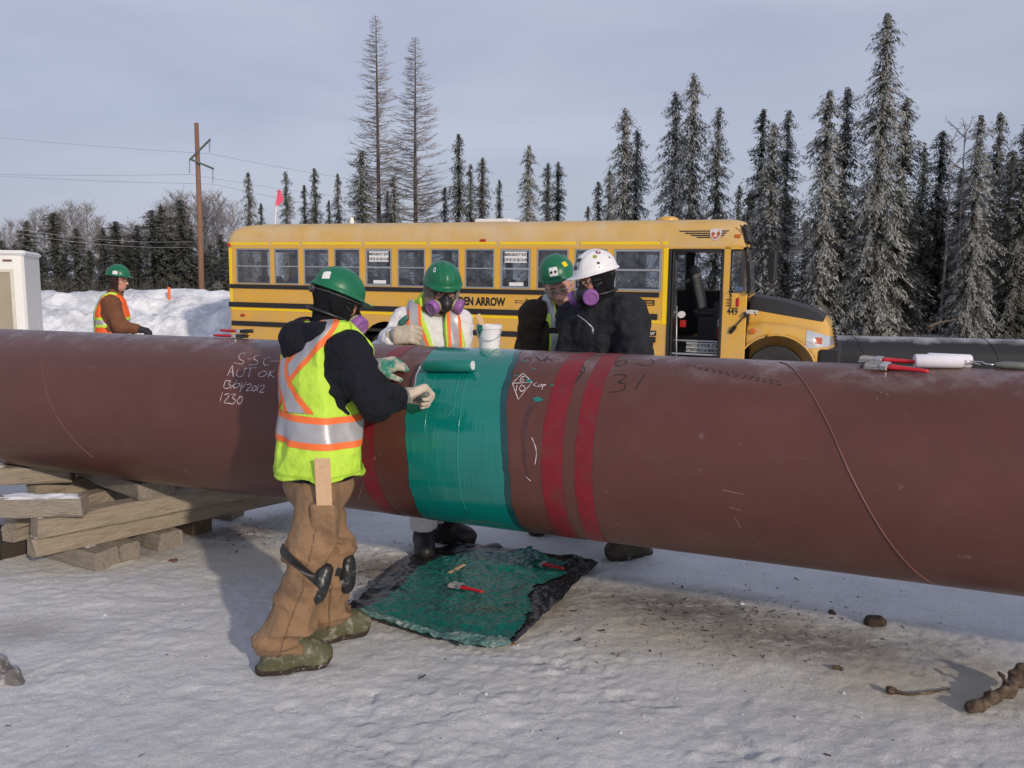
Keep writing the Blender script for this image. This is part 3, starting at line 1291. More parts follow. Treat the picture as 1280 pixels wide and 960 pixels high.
L.new(b.inputs['Base Color'].links[0].from_socket, gx_.inputs[6])
gx_.inputs[7].default_value = (.40, .33, .24, 1)      # road salt and dust on the lower panels
L.new(gx_.outputs[2], b.inputs['Base Color'])
refl = mat('yellow_reflective_tape', (.86, .58, .004), .35, .05, 6.)
blk = mat('black_rubber_trim', (.014, .013, .014), .5, .2, 20.)
silv = mat('aluminium_sash', (.42, .43, .45), .4, .1, 20., metal=.6)
dark = mat('dark_interior', (.022, .022, .024), .75, .2, 6.)
greyseat = mat('grey_vinyl', (.10, .105, .11), .6, .15, 8.)
white = mat('white_plate', (.75, .75, .74), .5, .05, 10.)
blacktxt = mat('black_lettering', (.012, .012, .012), .5, .1, 20.)
amber = mat('amber_lens', (.55, .12, .01), .2, .1, 20.)
redlens = mat('red_lens', (.40, .02, .015), .25, .1, 20.)
glass = bpy.data.materials.new('tinted_glass')
glass.use_nodes = True
N, L, b = nodes_of(glass)
N.remove(b)
tr = N.new('ShaderNodeBsdfTransparent')
tr.inputs[0].default_value = (.74, .76, .78, 1)
gl = N.new('ShaderNodeBsdfGlossy')
gl.inputs['Roughness'].default_value = .07
gl.inputs[0].default_value = (.9, .92, .95, 1)
fz = N.new('ShaderNodeBsdfDiffuse')
fz.inputs[0].default_value = (.35, .37, .40, 1)
lw = N.new('ShaderNodeFresnel')
lw.inputs[0].default_value = 1.5
tcn = N.new('ShaderNodeTexCoord')
fn = N.new('ShaderNodeTexNoise')
fn.inputs['Scale'].default_value = 5.
fn.inputs['Detail'].default_value = 9
fn.inputs['Roughness'].default_value = .72
L.new(tcn.outputs['Object'], fn.inputs['Vector'])
fr_ = N.new('ShaderNodeMapRange')
fr_.inputs[1].default_value = .40
fr_.inputs[2].default_value = .75
fr_.inputs[3].default_value = .02
fr_.inputs[4].default_value = .26
L.new(fn.outputs[0], fr_.inputs[0])
mxs = N.new('ShaderNodeMixShader')
L.new(lw.outputs[0], mxs.inputs[0])
L.new(tr.outputs[0], mxs.inputs[1])
L.new(gl.outputs[0], mxs.inputs[2])
mxs2 = N.new('ShaderNodeMixShader')
L.new(fr_.outputs[0], mxs2.inputs[0])
L.new(mxs.outputs[0], mxs2.inputs[1])
L.new(fz.outputs[0], mxs2.inputs[2])
L.new(mxs2.outputs[0], N['Material Output'].inputs[0])

WB = 2.44
glass_far = glass.copy()
glass_far.name = 'clear_tinted_glass'
for n_ in glass_far.node_tree.nodes:
    if n_.type == 'BSDF_TRANSPARENT':
        n_.inputs[0].default_value = (.85, .87, .87, 1)
    if n_.type == 'MAP_RANGE':
        n_.inputs[3].default_value, n_.inputs[4].default_value = .0, .10


def xz(poly, y, d):
    return [(x, y, z) for x, z in poly], (0, d, 0)


def arch(cx, cz, r, n=16):
    return [(cx + r * math.cos(a), cz + r * math.sin(a)) for a in np.linspace(math.pi, 0, n)]


SILL, HEAD = 1.86, 2.585
wins = [(-.96, -.10)] + [(.715 * i, .715 * i + .60) for i in range(10)] + [(7.15, 8.0)]
mb = MB()
RWX = 2.62
for y in (0, WB - .05):
    far = y > 0
    xe = 8.12 if not far else 9.06
    poly = [(-1.08, .50), (RWX - .66, .50)] + arch(RWX, .52, .66) + [(RWX + .66, .50), (xe, .50), (xe, SILL), (-1.08, SILL)]
    mb.prism([(x, y, z) for x, z in poly], (0, .05, 0))
    mb.box(((-1.08 + xe) / 2, y + .026, (HEAD + 2.64) / 2), (xe + 1.08, .052, 2.64 - HEAD))
    xs = [(-1.08, -.96)] + [(a[1], b_[0]) for a, b_ in zip(wins[:-1], wins[1:])] + [(8.0, xe if not far else 8.15)]
    for a, b_ in xs:
        mb.box(((a + b_) / 2, y + .025, (SILL + HEAD) / 2), (b_ - a - .001, .048, HEAD - SILL - .001))
# rear corners and rear wall
for y0, s_ in ((.12, -1), (WB - .12, 1)):
    pts = [(-1.08 - .12 * math.sin(a), y0 + s_ * .12 * math.cos(a)) for a in np.linspace(0, math.pi / 2, 7)]
    pin = [(x + .03, y - s_ * .03) for x, y in pts]
    poly = pts + pin[::-1]
    mb.prism([(x, y, .5) for x, y in poly], (0, 0, 2.14))
mb.box((-1.18, WB / 2, 1.2), (.04, WB - .24, 1.4))
mb.box((-1.18, WB / 2, 2.6), (.04, WB - .24, .10))
for yy in (.22, WB / 2, WB - .22):
    mb.box((-1.18, yy, 2.22), (.04, .2, .67))
# door surround and front corner panel
mb.box((9.245, .026, 1.18), (.40, .052, 1.36), bev=.01)
mb.box((9.10, .026, 2.24), (.10, .052, .76))
mb.box((8.58, .026, 2.612), (1.06, .05, .055))
mb.box((9.20, .026, 2.62), (.30, .052, .07))
mb.box((9.10, WB - .026, 1.7), (.10, .05, 1.9))
mb.box((9.30, WB / 2, 1.5), (.06, WB - .12, .75))
body = mb.build('body', yel, BUS)

roofsec = [(0, 2.62), (.004, 2.75), (.018, 2.87), (.055, 2.965), (.13, 3.03), (.26, 3.075), (.55, 3.108), (1.22, 3.13)]
roofsec = roofsec + [(WB - y, z) for y, z in roofsec[-2::-1]]
xs = [(-1.195, .05, .10), (-1.19, .35, .06), (-1.17, .58, .035), (-1.11, .78, .012), (-1.0, .91, 0), (-.82, .975, 0), (-.5, 1, 0), (9.0, 1, 0), (9.2, .975, .0), (9.33, .90, .02), (9.41, .72, .05), (9.44, .35, .09)]
V, F = [], []
for x, sc_, ins in xs:
    for y, z in roofsec:
        V.append((x - max(0, x - 8.9) / .54 * .26 * (y / WB) ** 1.3, ins + y * (WB - 2 * ins) / WB, 2.62 + (z - 2.62) * sc_))
n = len(roofsec)
for i in range(len(xs) - 1):
    for k in range(n - 1):
        F.append((i * n + k, i * n + k + 1, (i + 1) * n + k + 1, (i + 1) * n + k))
F.append(tuple(range(n)))
F.append(tuple(range((len(xs) - 1) * n, len(xs) * n))[::-1])
roof_m = mat('pale_yellow_roof', (.62, .39, .11), .5, .10, 1.5, col2=(.60, .47, .30), mask=(.40, .72), mscale=1.2, bump=.04, bscale=5)  # paler and tanner than the side panels, patchy by noise
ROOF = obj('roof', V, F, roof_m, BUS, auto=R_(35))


def roof_y(z):
    return float(np.interp(z, [p[1] for p in roofsec[:8]], [p[0] for p in roofsec[:8]]))


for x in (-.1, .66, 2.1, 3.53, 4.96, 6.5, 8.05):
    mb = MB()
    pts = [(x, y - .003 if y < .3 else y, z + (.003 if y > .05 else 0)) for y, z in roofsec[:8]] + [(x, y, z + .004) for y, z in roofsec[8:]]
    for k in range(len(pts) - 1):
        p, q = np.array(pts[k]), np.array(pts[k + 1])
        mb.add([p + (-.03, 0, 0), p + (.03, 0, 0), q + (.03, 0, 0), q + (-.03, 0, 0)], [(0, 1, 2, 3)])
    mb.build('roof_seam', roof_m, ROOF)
mb = MB()
mb.box((4.45, 1.2, 3.15), (.75, .6, .09), bev=.03)
mb.build('roof_hatch', white, ROOF)
mb = MB()
mb.lathe([(.20, 0), (.19, .05), (.12, .09), (.02, .10)], 16, (7.9, .9, 3.10))
mb.build('roof_vent', yel, ROOF, auto=R_(40))
mb = MB()
mb.lathe([(.05, 0), (.05, .10), (.03, .16), (.005, .17)], 12, (1.05, 1.3, 3.12))
mb.build('strobe_beacon', white, ROOF, auto=R_(40))

# rub rails, tape
def rail(x0, x1, z, h, name='rub_rail', m=blk, y=-.012, t=.026):
    mb = MB()
    mb.box(((x0 + x1) / 2, y, z), (x1 - x0, t, h), bev=.008)
    return mb.build(name, m, BUS)


rail(-1.12, 7.98, 1.805, .085)
rail(-1.16, 7.96, 1.425, .10)
rail(-1.10, RWX - .69, 1.03, .10)
rail(RWX + .69, 7.94, 1.03, .10)
rail(-1.10, RWX - .69, .62, .10)
rail(RWX + .69, 7.94, .62, .10)
for a, b_ in ((-1.13, -.14), (-.06, .62), (.70, 2.06), (2.14, 3.49), (3.57, 4.92), (5.0, 6.46), (6.54, 7.95), (8.0, 8.1)):
    rail(a, b_, 2.685, .052, 'reflective_tape', refl, -.003, .006)
rail(-1.10, 8.02, 1.335, .050, 'reflective_tape', refl, -.003, .006)
rail(8.03, 8.115, 1.95, 1.31, 'reflective_tape', refl, -.0035, .006)
rail(-1.13, -1.06, 1.98, 1.22, 'reflective_tape', refl, -.0035, .006)
rail(4.60, 4.72, 2.74, .045, 'marker_lamp', redlens, .0, .03)
rail(-.86, -.76, 1.20, .05, 'marker_lamp', redlens, -.012, .03)
rail(-1.16, -1.08, 2.66, .07, 'marker_lamp', redlens, -.005, .03)

# windows
for k, (a, b_) in enumerate(wins):
    for y in (.012, WB - .032):
        emer = k in (4, 8, 11)
        ft = .038 if emer else .022
        fm_ = silv
        mb = MB()
        z0, z1, zm = SILL + .003, HEAD - .003, 2.225
        a_, c_ = a + .003, b_ - .003
        mb.box(((a_ + c_) / 2, y + .01, z0 + ft / 2), (c_ - a_, .03, ft))
        mb.box(((a_ + c_) / 2, y + .01, z1 - ft / 2), (c_ - a_, .03, ft))
        mb.box((a_ + ft / 2, y + .01, (z0 + z1) / 2), (ft, .03, z1 - z0 - 2 * ft))
        mb.box((c_ - ft / 2, y + .01, (z0 + z1) / 2), (ft, .03, z1 - z0 - 2 * ft))
        mb.box(((a_ + c_) / 2, y + .008, zm), (c_ - a_ - 2 * ft, .03, .034 if emer else .022))
        fo = mb.build('window', fm_, BUS)
        mb = MB()
        mb.box(((a_ + c_) / 2, y + .020, (zm + z1) / 2), (c_ - a_ - 2 * ft + .004, .005, z1 - zm - ft))
        mb.box(((a_ + c_) / 2, y + .013, (zm + z0) / 2), (c_ - a_ - 2 * ft + .004, .005, zm - z0 - ft))
        mb.build('pane', glass if y < 1 else glass_far, fo)
        if emer and k != 11 and y < 1:
            xc = (a_ + c_) / 2
            mb = MB()
            mb.box((xc, y + .004, 2.435), (.43, .005, .20))
            sg = mb.build('exit_sign', white, BUS)
            V1, F1 = text_verts('EMERGENCY EXIT', .072, .002, .82, 'CENTER')
            V2, F2 = text_verts('SORTIE DE SECOURS', .072, .002, .74, 'CENTER')
            obj('sign_lettering', [(xc + q[0], y, 2.458 + q[1]) for q in V1], F1, blacktxt, sg)
            obj('sign_lettering', [(xc + q[0], y, 2.362 + q[1]) for q in V2], F2, blacktxt, sg)
            mb = MB()
            mb.box((xc + .02, y + .002, SILL + .085), (.28, .005, .065))
            mb.build('exit_label', white, BUS)

# dark lining of the far side and of the window posts
mb = MB()
mb.box((4.0, WB - .062, 1.43), (10.0, .02, .84))
for a, b_ in zip(wins[:-1], wins[1:]):
    mb.box(((a[1] + b_[0]) / 2, WB - .062, (SILL + HEAD) / 2), (b_[0] - a[1] + .02, .02, HEAD - SILL))
mb.box((8.08, WB - .062, 2.22), (.16, .02, .74))
mb.build('inner_lining', mat('dark_grey_lining', (.045, .047, .05), .7), BUS)
# seats and floor
mb = MB()
mb.box((3.6, WB / 2, 1.0), (9.2, WB - .12, .04))
mb.build('floor', dark, BUS)
mb = MB()
mb.prism([(-1.0 + .0, .06, 2.60), (-1.0, WB - .06, 2.60), (-1.0, WB - .06, 2.62), (-1.0, .06, 2.62)], (10., 0, 0))
mb.build('ceiling_liner', mat('pale_liner', (.35, .36, .36), .6), BUS)
for k in range(10):
    for yy in (.55, WB - .55):
        mb = MB()
        x = -.55 + k * .78
        mb.box((x, yy, 1.72), (.14, .86, .60), rot=rotm(0, R_(8), 0), bev=.06)
        mb.box((x + .26, yy, 1.42), (.44, .86, .14), bev=.05)
        mb.box((x + .2, yy, 1.2), (.05, .5, .36))
        mb.build('bench_seat', greyseat if k % 2 else dark, BUS)

# lettering on the side
def side_text(txt, x, z, size, bold=0., sx=.8, m=blacktxt, align='LEFT', name='lettering', y=-.003, spacing=1.):
    V1, F1 = text_verts(txt, size, bold, sx, align, spacing)
    return obj(name, [(x + q[0], y, z + q[1]) for q in V1], F1, m, BUS)


side_text('GOLDEN ARROW', 3.84, 1.545, .205, .010, .765)
mb = MB()
o_ = [(5.30, 1.60), (5.52, 1.60), (5.52, 1.555), (5.66, 1.625), (5.52, 1.695), (5.52, 1.65), (5.30, 1.65), (5.33, 1.625)]
i_ = [(5.325, 1.612), (5.533, 1.612), (5.533, 1.578), (5.632, 1.625), (5.533, 1.672), (5.533, 1.638), (5.325, 1.638), (5.347, 1.625)]
n = len(o_)
mb.add([(x, -.003, z) for x, z in o_ + i_], [(i, (i + 1) % n, n + (i + 1) % n, n + i) for i in range(n)])
mb.build('arrow_mark', blacktxt, BUS)
side_text('449', 9.13, 1.50, .165, .004, .72, y=-.003)
mb = MB()
for x0, x1, z in ((9.11, 9.27, 1.745), (9.11, 9.18, 1.695), (9.11, 9.22, 1.65), (9.24, 9.28, 1.65)):
    mb.box(((x0 + x1) / 2, -.002, z), (x1 - x0, .003, .016))
mb.build('small_print', blacktxt, BUS)
mb = MB()
mb.add([(9.17, -.003, 1.80), (9.20, -.003, 1.80), (9.165, -.003, 1.90), (9.14, -.003, 1.91)], [(0, 1, 2, 3)])
mb.add([(9.185, -.003, 1.83), (9.235, -.003, 1.785), (9.21, -.003, 1.785), (9.18, -.003, 1.81)], [(0, 1, 2, 3)])
mb.build('bird_mark', blacktxt, BUS)
mb = MB()
mb.box((7.78, -.003, 1.665), (.24, .005, .10))
mb.build('bus_badge', mat('badge_brown', (.05, .03, .01), .5), BUS)
mb = MB()
for x0, x1, z in ((7.70, 7.74, 1.68), (7.76, 7.86, 1.68), (7.69, 7.87, 1.64)):
    mb.box(((x0 + x1) / 2, -.008, z), (x1 - x0, .003, .018))
mb.build('badge_print', mat('gold_letter', (.5, .28, .04), .5), BUS)
mb = MB()
mb.box((7.86, -.004, 1.14), (.17, .008, .09), bev=.003)
mb.build('fuel_label', blk, BUS)
mb = MB()
mb.box((7.68, -.004, 1.14), (.12, .008, .09), bev=.003)
mb.build('fuel_label', mat('grey_label', (.4, .42, .45), .5), BUS)
mb = MB()
for x0, x1, z in ((7.80, 7.86, 1.15), (7.875, 7.925, 1.15), (7.80, 7.90, 1.125)):
    mb.box(((x0 + x1) / 2, -.0095, z), (x1 - x0, .003, .014))
mb.build('label_print', white, BUS)
mb = MB()
mb.lathe([(.075, 0), (.075, .02), (.05, .03), (.01, .03)], 20, (7.86, 0, .80), (0, -1, 0))
mb.build('reflector', silv, BUS, auto=R_(40))
# emblem: shield with speed lines
mb = MB()
ry = lambda z: roof_y(z) - .006
for k, (x0, x1, z) in enumerate(((8.30, 8.80, 2.885), (8.40, 8.80, 2.850), (8.50, 8.80, 2.815), (8.60, 8.80, 2.782))):
    mb.add([(x0, ry(z), z - .010), (x1, ry(z), z - .010), (x1, ry(z), z + .010), (x0 - .04, ry(z), z + .010)], [(0, 1, 2, 3)])
for k, (x1, z) in enumerate(((9.12, 2.885), (9.08, 2.850), (9.05, 2.815), (9.01, 2.782))):
    mb.add([(8.98, ry(z), z - .010), (x1 - .03, ry(z), z - .010), (x1, ry(z), z + .010), (8.99, ry(z), z + .010)], [(0, 1, 2, 3)])
emb = mb.build('emblem', blk, BUS)
shield = [(8.79, 2.92), (8.84, 2.915), (8.89, 2.935), (8.94, 2.915), (8.99, 2.92), (8.985, 2.83), (8.95, 2.765), (8.89, 2.725), (8.83, 2.765), (8.795, 2.83)]
mb = MB()
mb.add([(x, ry(z) - .004, z) for x, z in shield], [tuple(range(10))])
mb.build('shield', mat('shield_edge', (.62, .55, .58), .4), emb)
mb = MB()
mb.add([(8.89 + (x - 8.89) * .74, ry(z) - .007, 2.83 + (z - 2.83) * .74) for x, z in shield], [tuple(range(10))])
mb.build('shield_field', mat('shield_orange', (.45, .10, .03), .4), emb)
mb = MB()
for zz, ww in ((2.872, .07), (2.80, .07)):
    mb.add([(8.89 - ww / 2, ry(2.84) - .012, zz - .009), (8.89 + ww / 2, ry(2.84) - .012, zz - .009), (8.89 + ww / 2, ry(2.84) - .012, zz + .009), (8.89 - ww / 2, ry(2.84) - .012, zz + .009)], [(0, 1, 2, 3)])
mb.add([(8.877, ry(2.84) - .013, 2.80), (8.903, ry(2.84) - .013, 2.80), (8.903, ry(2.84) - .013, 2.872), (8.877, ry(2.84) - .013, 2.872)], [(0, 1, 2, 3)])
mb.build('shield_letter', mat('cream_letter', (.7, .66, .6), .5), emb)
rail(9.20, 9.30, 2.80, .06, 'marker_lamp', amber, .012, .03)

# doorway
mb = MB()
mb.box((8.145, .05, 1.49), (.05, .14, 2.20), bev=.01)
mb.box((9.025, .05, 1.49), (.05, .14, 2.20), bev=.01)
mb.box((8.585, .05, 2.57), (.84, .14, .045), bev=.01)
mb.build('door_frame', blk, BUS)
mb = MB()
mb.box((8.20, .16, 1.49), (.03, .36, 2.1), bev=.008)
dl = mb.build('door_leaf', blk, BUS)
mb = MB()
mb.box((8.225, .16, 1.95), (.008, .26, .9))
mb.build('pane', glass, dl)
mb = MB()
mb.tube([(8.30, .09, .60), (8.28, .09, 1.05), (8.26, .12, 1.62)], .014, 8)
mb.build('grab_rail', silv, BUS, smooth=True)
mb = MB()
mb.box((8.6, .32, .40), (.80, .54, .04))
mb.box((8.6, .46, .64), (.80, .34, .04))
mb.box((8.6, .62, .86), (.80, .34, .04))
mb.box((8.6, .30, .51), (.80, .02, .22))
mb.box((8.6, .46, .75), (.80, .02, .20))
mb.box((8.6, .64, .97), (.80, .02, .20))
mb.box((8.19, .45, .7), (.02, .8, .64))
mb.box((9.03, .45, .8), (.02, .8, .8))
mb.build('step_well', dark, BUS)
mb = MB()
mb.box((8.62, .07, .80), (.83, .02, .03), bev=.004)
mb.build('step_edge', silv, BUS)
mb = MB()
mb.box((8.58, .30, 1.015), (.74, .02, .025))
mb.build('step_edge', silv, BUS)
mb = MB()
mb.box((8.70, .288, .90), (.56, .008, .17))
sg = mb.build('step_sign', mat('grey_sign', (.42, .43, .43), .5), BUS)
V1, F1 = text_verts('WATCH YOUR STEP', .078, .003, .80, 'CENTER')
V2, F2 = text_verts('ATTENTION A LA MARCHE', .072, .003, .66, 'CENTER')
obj('sign_lettering', [(8.70 + q[0], .282, .912 + q[1]) for q in V1], F1, blacktxt, sg)
obj('sign_lettering', [(8.70 + q[0], .282, .835 + q[1]) for q in V2], F2, blacktxt, sg)
mb = MB()
mb.box((8.35, 1.75, 1.9), (.16, .5, .9), rot=rotm(0, R_(-14), 0), bev=.06)
mb.box((8.55, 1.75, 1.45), (.5, .5, .14), bev=.05)
mb.box((8.55, 1.75, 1.2), (.3, .4, .4))
mb.build('driver_seat', greyseat, BUS)
mb = MB()
mb.box((9.1, 1.3, 1.55), (.5, 2.0, .4), bev=.08)
mb.box((9.0, 1.1, 1.25), (.3, 1.4, .5), bev=.05)
mb.build('dashboard', dark, BUS)
mb = MB()
for a in np.linspace(0, 2 * math.pi, 25):
    pass
mb.tube([(8.88 + .1 * math.sin(a), 1.75 + .23 * math.cos(a), 1.85 + .2 * math.sin(a)) for a in np.linspace(0, 2 * math.pi, 25)], .016, 6)
mb.tube([(8.88, 1.75, 1.85), (9.1, 1.75, 1.6)], .03, 8)
mb.build('steering_wheel', blk, BUS, smooth=True)
mb = MB()
mb.lathe([(.055, 0), (.055, .38), (.03, .42), (.02, .47)], 14, (8.98, .42, 1.05))
mb.build('fire_extinguisher', redlens, BUS, auto=R_(40))
mb = MB()
mb.box((8.955, .36, 1.34), (.02, .09, .12))
mb.build('warning_label', white, BUS)
mb = MB()
mb.lathe([(.02, 0), (.06, 0), (.06, .1), (.02, .1)], 16, (8.30, .45, 1.46), (0, -1, 0))
mb.build('paper_roll', white, BUS, auto=R_(40))
mb = MB()
mb.box((8.32, .47, 1.30), (.10, .08, .12))
mb.build('first_aid_pouch', redlens, BUS)

# windscreen, front cap
mb = MB()
pl = [(9.17, .02, 2.56), (9.40, .02 + .10, 2.58), (9.47, .12, 1.92), (9.36, .03, 1.80), (9.24, .02, 1.84), (9.165, .02, 1.98)]
mb.add(pl, [tuple(range(6))])
mb.build('quarter_pane', glass, BUS)
mb = MB()
mb.tube(pl + [pl[0]], .016, 6)
mb.build('window_seal', blk, BUS)
mb = MB()
V = []
for x0, z in ((9.52, 1.84), (9.40, 2.58)):
    for y in np.linspace(.12, WB - .12, 9):
        V.append((x0 - .26 * (y / WB) ** 1.3 + .05 * math.sin(math.pi * (y - .12) / (WB - .24)), y, z))
mb.add(V, [(i, i + 1, 10 + i, 9 + i) for i in range(8)])
mb.build('windscreen', glass, BUS, smooth=True)
mb = MB()
mb.tube([(9.47, .10, 1.86), (9.40, .10, 2.60)], .03, 6)
mb.tube([(9.22, WB - .10, 1.86), (9.15, WB - .10, 2.60)], .03, 6)
mb.build('windscreen_post', blk, BUS)
mb = MB()
mb.box((9.385, .17, 2.83), (.12, .34, .34), rot=rotm(0, R_(-12), 0), bev=.05)
mb.build('lamp_surround', blk, BUS, auto=R_(35))
mb = MB()
mb.box((9.14, WB - .17, 2.83), (.12, .34, .34), rot=rotm(0, R_(-12), 0), bev=.05)
mb.build('lamp_surround', blk, BUS, auto=R_(35))
mb = MB()
mb.box((9.3, .105, 1.93), (.12, .01, .07))
mb.build('inspection_sticker', mat('pale_blue_sticker', (.3, .5, .75), .5), BUS)

# bonnet and wings as one smooth shell
AX, AZ = 9.95, .53


def front_f(p):
    x, y, z = p[:, 0], np.abs(p[:, 1] - WB / 2), p[:, 2]
    zc = np.interp(x, [9.3, 9.6, 10.0, 10.4, 10.7, 10.85], [1.83, 1.81, 1.745, 1.63, 1.50, 1.40])
    zf = np.interp(x, [9.3, 9.7, 10.1, 10.5, 10.8, 10.95], [1.36, 1.42, 1.40, 1.32, 1.22, 1.12])
    s_ = np.clip((y - .62) / .34, 0, 1)
    s_ = s_ * s_ * (3 - 2 * s_)
    zt = zc + (zf - zc) * s_ - .06 * (y / 1.2) ** 2
    hw = np.interp(x, [9.3, 9.55, 9.9, 10.4, 10.8, 11.0], [1.16, 1.19, 1.22, 1.20, 1.10, .95])
    xf = np.interp(z, [.6, 1.0, 1.3, 1.5], [10.86, 10.85, 10.80, 10.72]) - .20 * (y / 1.2) ** 3
    parts = [z - zt, y - hw, x - xf, .62 - z, 9.45 - x]
    d = parts[0]
    for q, k in zip(parts[1:], (.20, .16, .04, .02)):
        h = np.maximum(k - np.abs(d - q), 0) / k
        d = np.maximum(d, q) + h * h * k * .25
    # wheel arch
    ra = np.sqrt((x - AX) ** 2 + (z - AZ) ** 2) - .66
    lip = np.maximum(np.abs(ra - .03) - .03, y - hw - .012)
    cutd = np.maximum(ra, .55 - y)
    return np.maximum(d, -cutd)


front_f.lo, front_f.hi = np.array([9.28, -.1, .55]), np.array([11.05, WB + .1, 1.9])
V, F = mesh_sdf(front_f, .022)
V = lap(V, F, 2)
gcut = V[:, 2] - np.interp(V[:, 0], [9.3, 9.5, 10.65, 10.8], [1.60, 1.575, 1.40, 1.9])
WING = obj('front_wing', V, F, yel, BUS, auto=R_(50))
g2 = np.where(V[:, 0] > 9.36, gcut, -1)
patchmat = mat('matt_black_bonnet', (.020, .020, .021), .55, .15, 3.)
Nn = vnormals(V, F)
V2, F2 = clip(V + Nn * .006, F, g2)
obj('bonnet', V2, F2, patchmat, BUS, smooth=True)
lens = bpy.data.materials.new('clear_lens')
lens.use_nodes = True
N, L, b = nodes_of(lens)
b.inputs['Base Color'].default_value = (.55, .57, .6, 1)
b.inputs['Roughness'].default_value = .08
b.inputs['Metallic'].default_value = .35
b.inputs['Coat Weight'].default_value = 1
for sgn in (-1, 1):
    yy = (V[:, 1] - WB / 2) * sgn
    u = (V[:, 0] - 10.62) / .24
    cen = 1.105 - .10 * (V[:, 0] - 10.62)
    v_ = (V[:, 2] - cen) / (.105 - .05 * u)
    gh = np.where((yy > .55) & (V[:, 0] > 10.4), 1 - np.maximum(np.abs(u), np.abs(v_)), -1)
    V3, F3 = clip(V + Nn * .008, F, gh)
    hl = obj('headlight', V3, F3, lens, BUS, smooth=True)
    gh2 = np.where((yy > .55) & (V[:, 0] > 10.4), 1 - np.maximum(np.abs((V[:, 0] - 10.60) / .05), np.abs((V[:, 2] - cen) / .05)), -1)
    V3, F3 = clip(V + Nn * .012, F, gh2)
    if len(F3):
        obj('indicator_lens', V3, F3, mat('orange_lens', (.42, .10, .05), .2), hl, smooth=True)
# arch lip
for yy in (.02, WB - .02):
    mb = MB()
    pts = [(AX + .655 * math.cos(a), yy, AZ + .655 * math.sin(a)) for a in np.linspace(R_(8), R_(172), 24)]
    mb.tube(pts, .018, 6)
    mb.build('arch_lip', yel, BUS, smooth=True)
mb = MB()
mb.box((10.84, WB / 2, .80), (.22, 2.3, .34), bev=.05)
mb.box((10.78, .10, .80), (.34, .12, .34), bev=.04)
mb.box((10.78, WB - .10, .80), (.34, .12, .34), bev=.04)
mb.build('bumper', blk, BUS, auto=R_(35))
mb = MB()
for k in range(6):
    mb.box((10.865 - .012 * k, WB / 2, 1.02 + .06 * k), (.02, 1.0, .03))
mb.build('grille', blk, BUS)
mb = MB()
mb.box((9.53, .012, 1.555), (.19, .02, .06))
mb.build('bonnet_badge', mat('mottled_badge', (.55, .55, .5), .5, .5, 60.), BUS)
mb = MB()
mb.box((9.30, -.03, 1.71), (.05, .06, .15), bev=.012)
mb.build('side_marker', redlens, BUS)
mb = MB()
mb.box((9.24, -.02, 1.73), (.10, .05, .24), bev=.02)
mb.build('marker_housing', yel, BUS)
mb = MB()
mb.tube([(9.20, .0, 1.20), (9.28, -.05, 1.30)], .035, 8)
mb.tube([(9.28, -.05, 1.30), (9.44, -.02, 1.50)], .012, 6)
mb.lathe([(.055, -.015), (.055, .015)], 12, (9.45, -.02, 1.51), (1, -.3, 1))
mb.build('bonnet_latch', blk, BUS)
mb = MB()
mb.lathe([(.05, 0), (.045, .03), (.01, .035)], 12, (9.56, .02, 1.235), (0, -1, .3))
mb.build('marker_lamp', amber, BUS)

# mirrors
mb = MB()
mb.tube([(9.42, .06, 2.68), (9.62, -.12, 2.66), (9.86, -.30, 2.66), (9.90, -.32, 2.58)], .016, 6)
mb.tube([(9.45, .10, 2.60), (9.62, -.06, 2.57), (9.82, -.26, 2.58)], .014, 6)
mb.tube([(9.28, .0, 2.98), (9.48, -.05, 2.80), (9.52, -.05, 2.66)], .010, 6)
ma = mb.build('mirror_arm', blk, BUS, smooth=True)
mb = MB()
mb.box((9.86, -.30, 2.30), (.10, .24, .54), rot=rotm(0, 0, R_(18)), bev=.04)
mb.build('side_mirror', blk, BUS, auto=R_(35))
mb = MB()
mb.tube([(9.60, .03, 1.50), (9.58, .0, 1.56)], .012, 6)
mb.build('wing_stalk', blk, BUS)

# wheels
tyre_m = mat('dusty_tyre', (.030, .029, .029), .85, .3, 14., bump=.5, bscale=40)
rim_m = mat('dull_rim', (.05, .05, .05), .5, .2, 10.)
for x, yy, s_ in ((AX - .02, .10, 1), (AX - .02, WB - .10, -1), (RWX, .10, 1), (RWX, WB - .10, -1)):
    mb = MB()
    mb.lathe([(.30, .02), (.33, 0), (.47, .005), (.495, .03), (.50, .06), (.50, .22), (.495, .25), (.47, .275), (.30, .27)], 36, (x, yy, .50), (0, s_, 0))
    wo = mb.build('tyre', tyre_m, BUS, auto=R_(40))
    mb = MB()
    mb.lathe([(.001, .03), (.10, .02), (.12, .09), (.24, .10), (.28, .03), (.31, .015), (.31, .25)], 30, (x, yy, .50), (0, s_, 0))
    mb.build('rim', rim_m, wo, auto=R_(40))
mb = MB()
mb.box((4.9, WB / 2, .72), (11.6, 1.0, .24))
mb.box((AX - .02, WB / 2, .5), (.14, 2.0, .14))
mb.box((RWX, WB / 2, .5), (.14, 2.0, .14))
mb.build('chassis', dark, BUS)
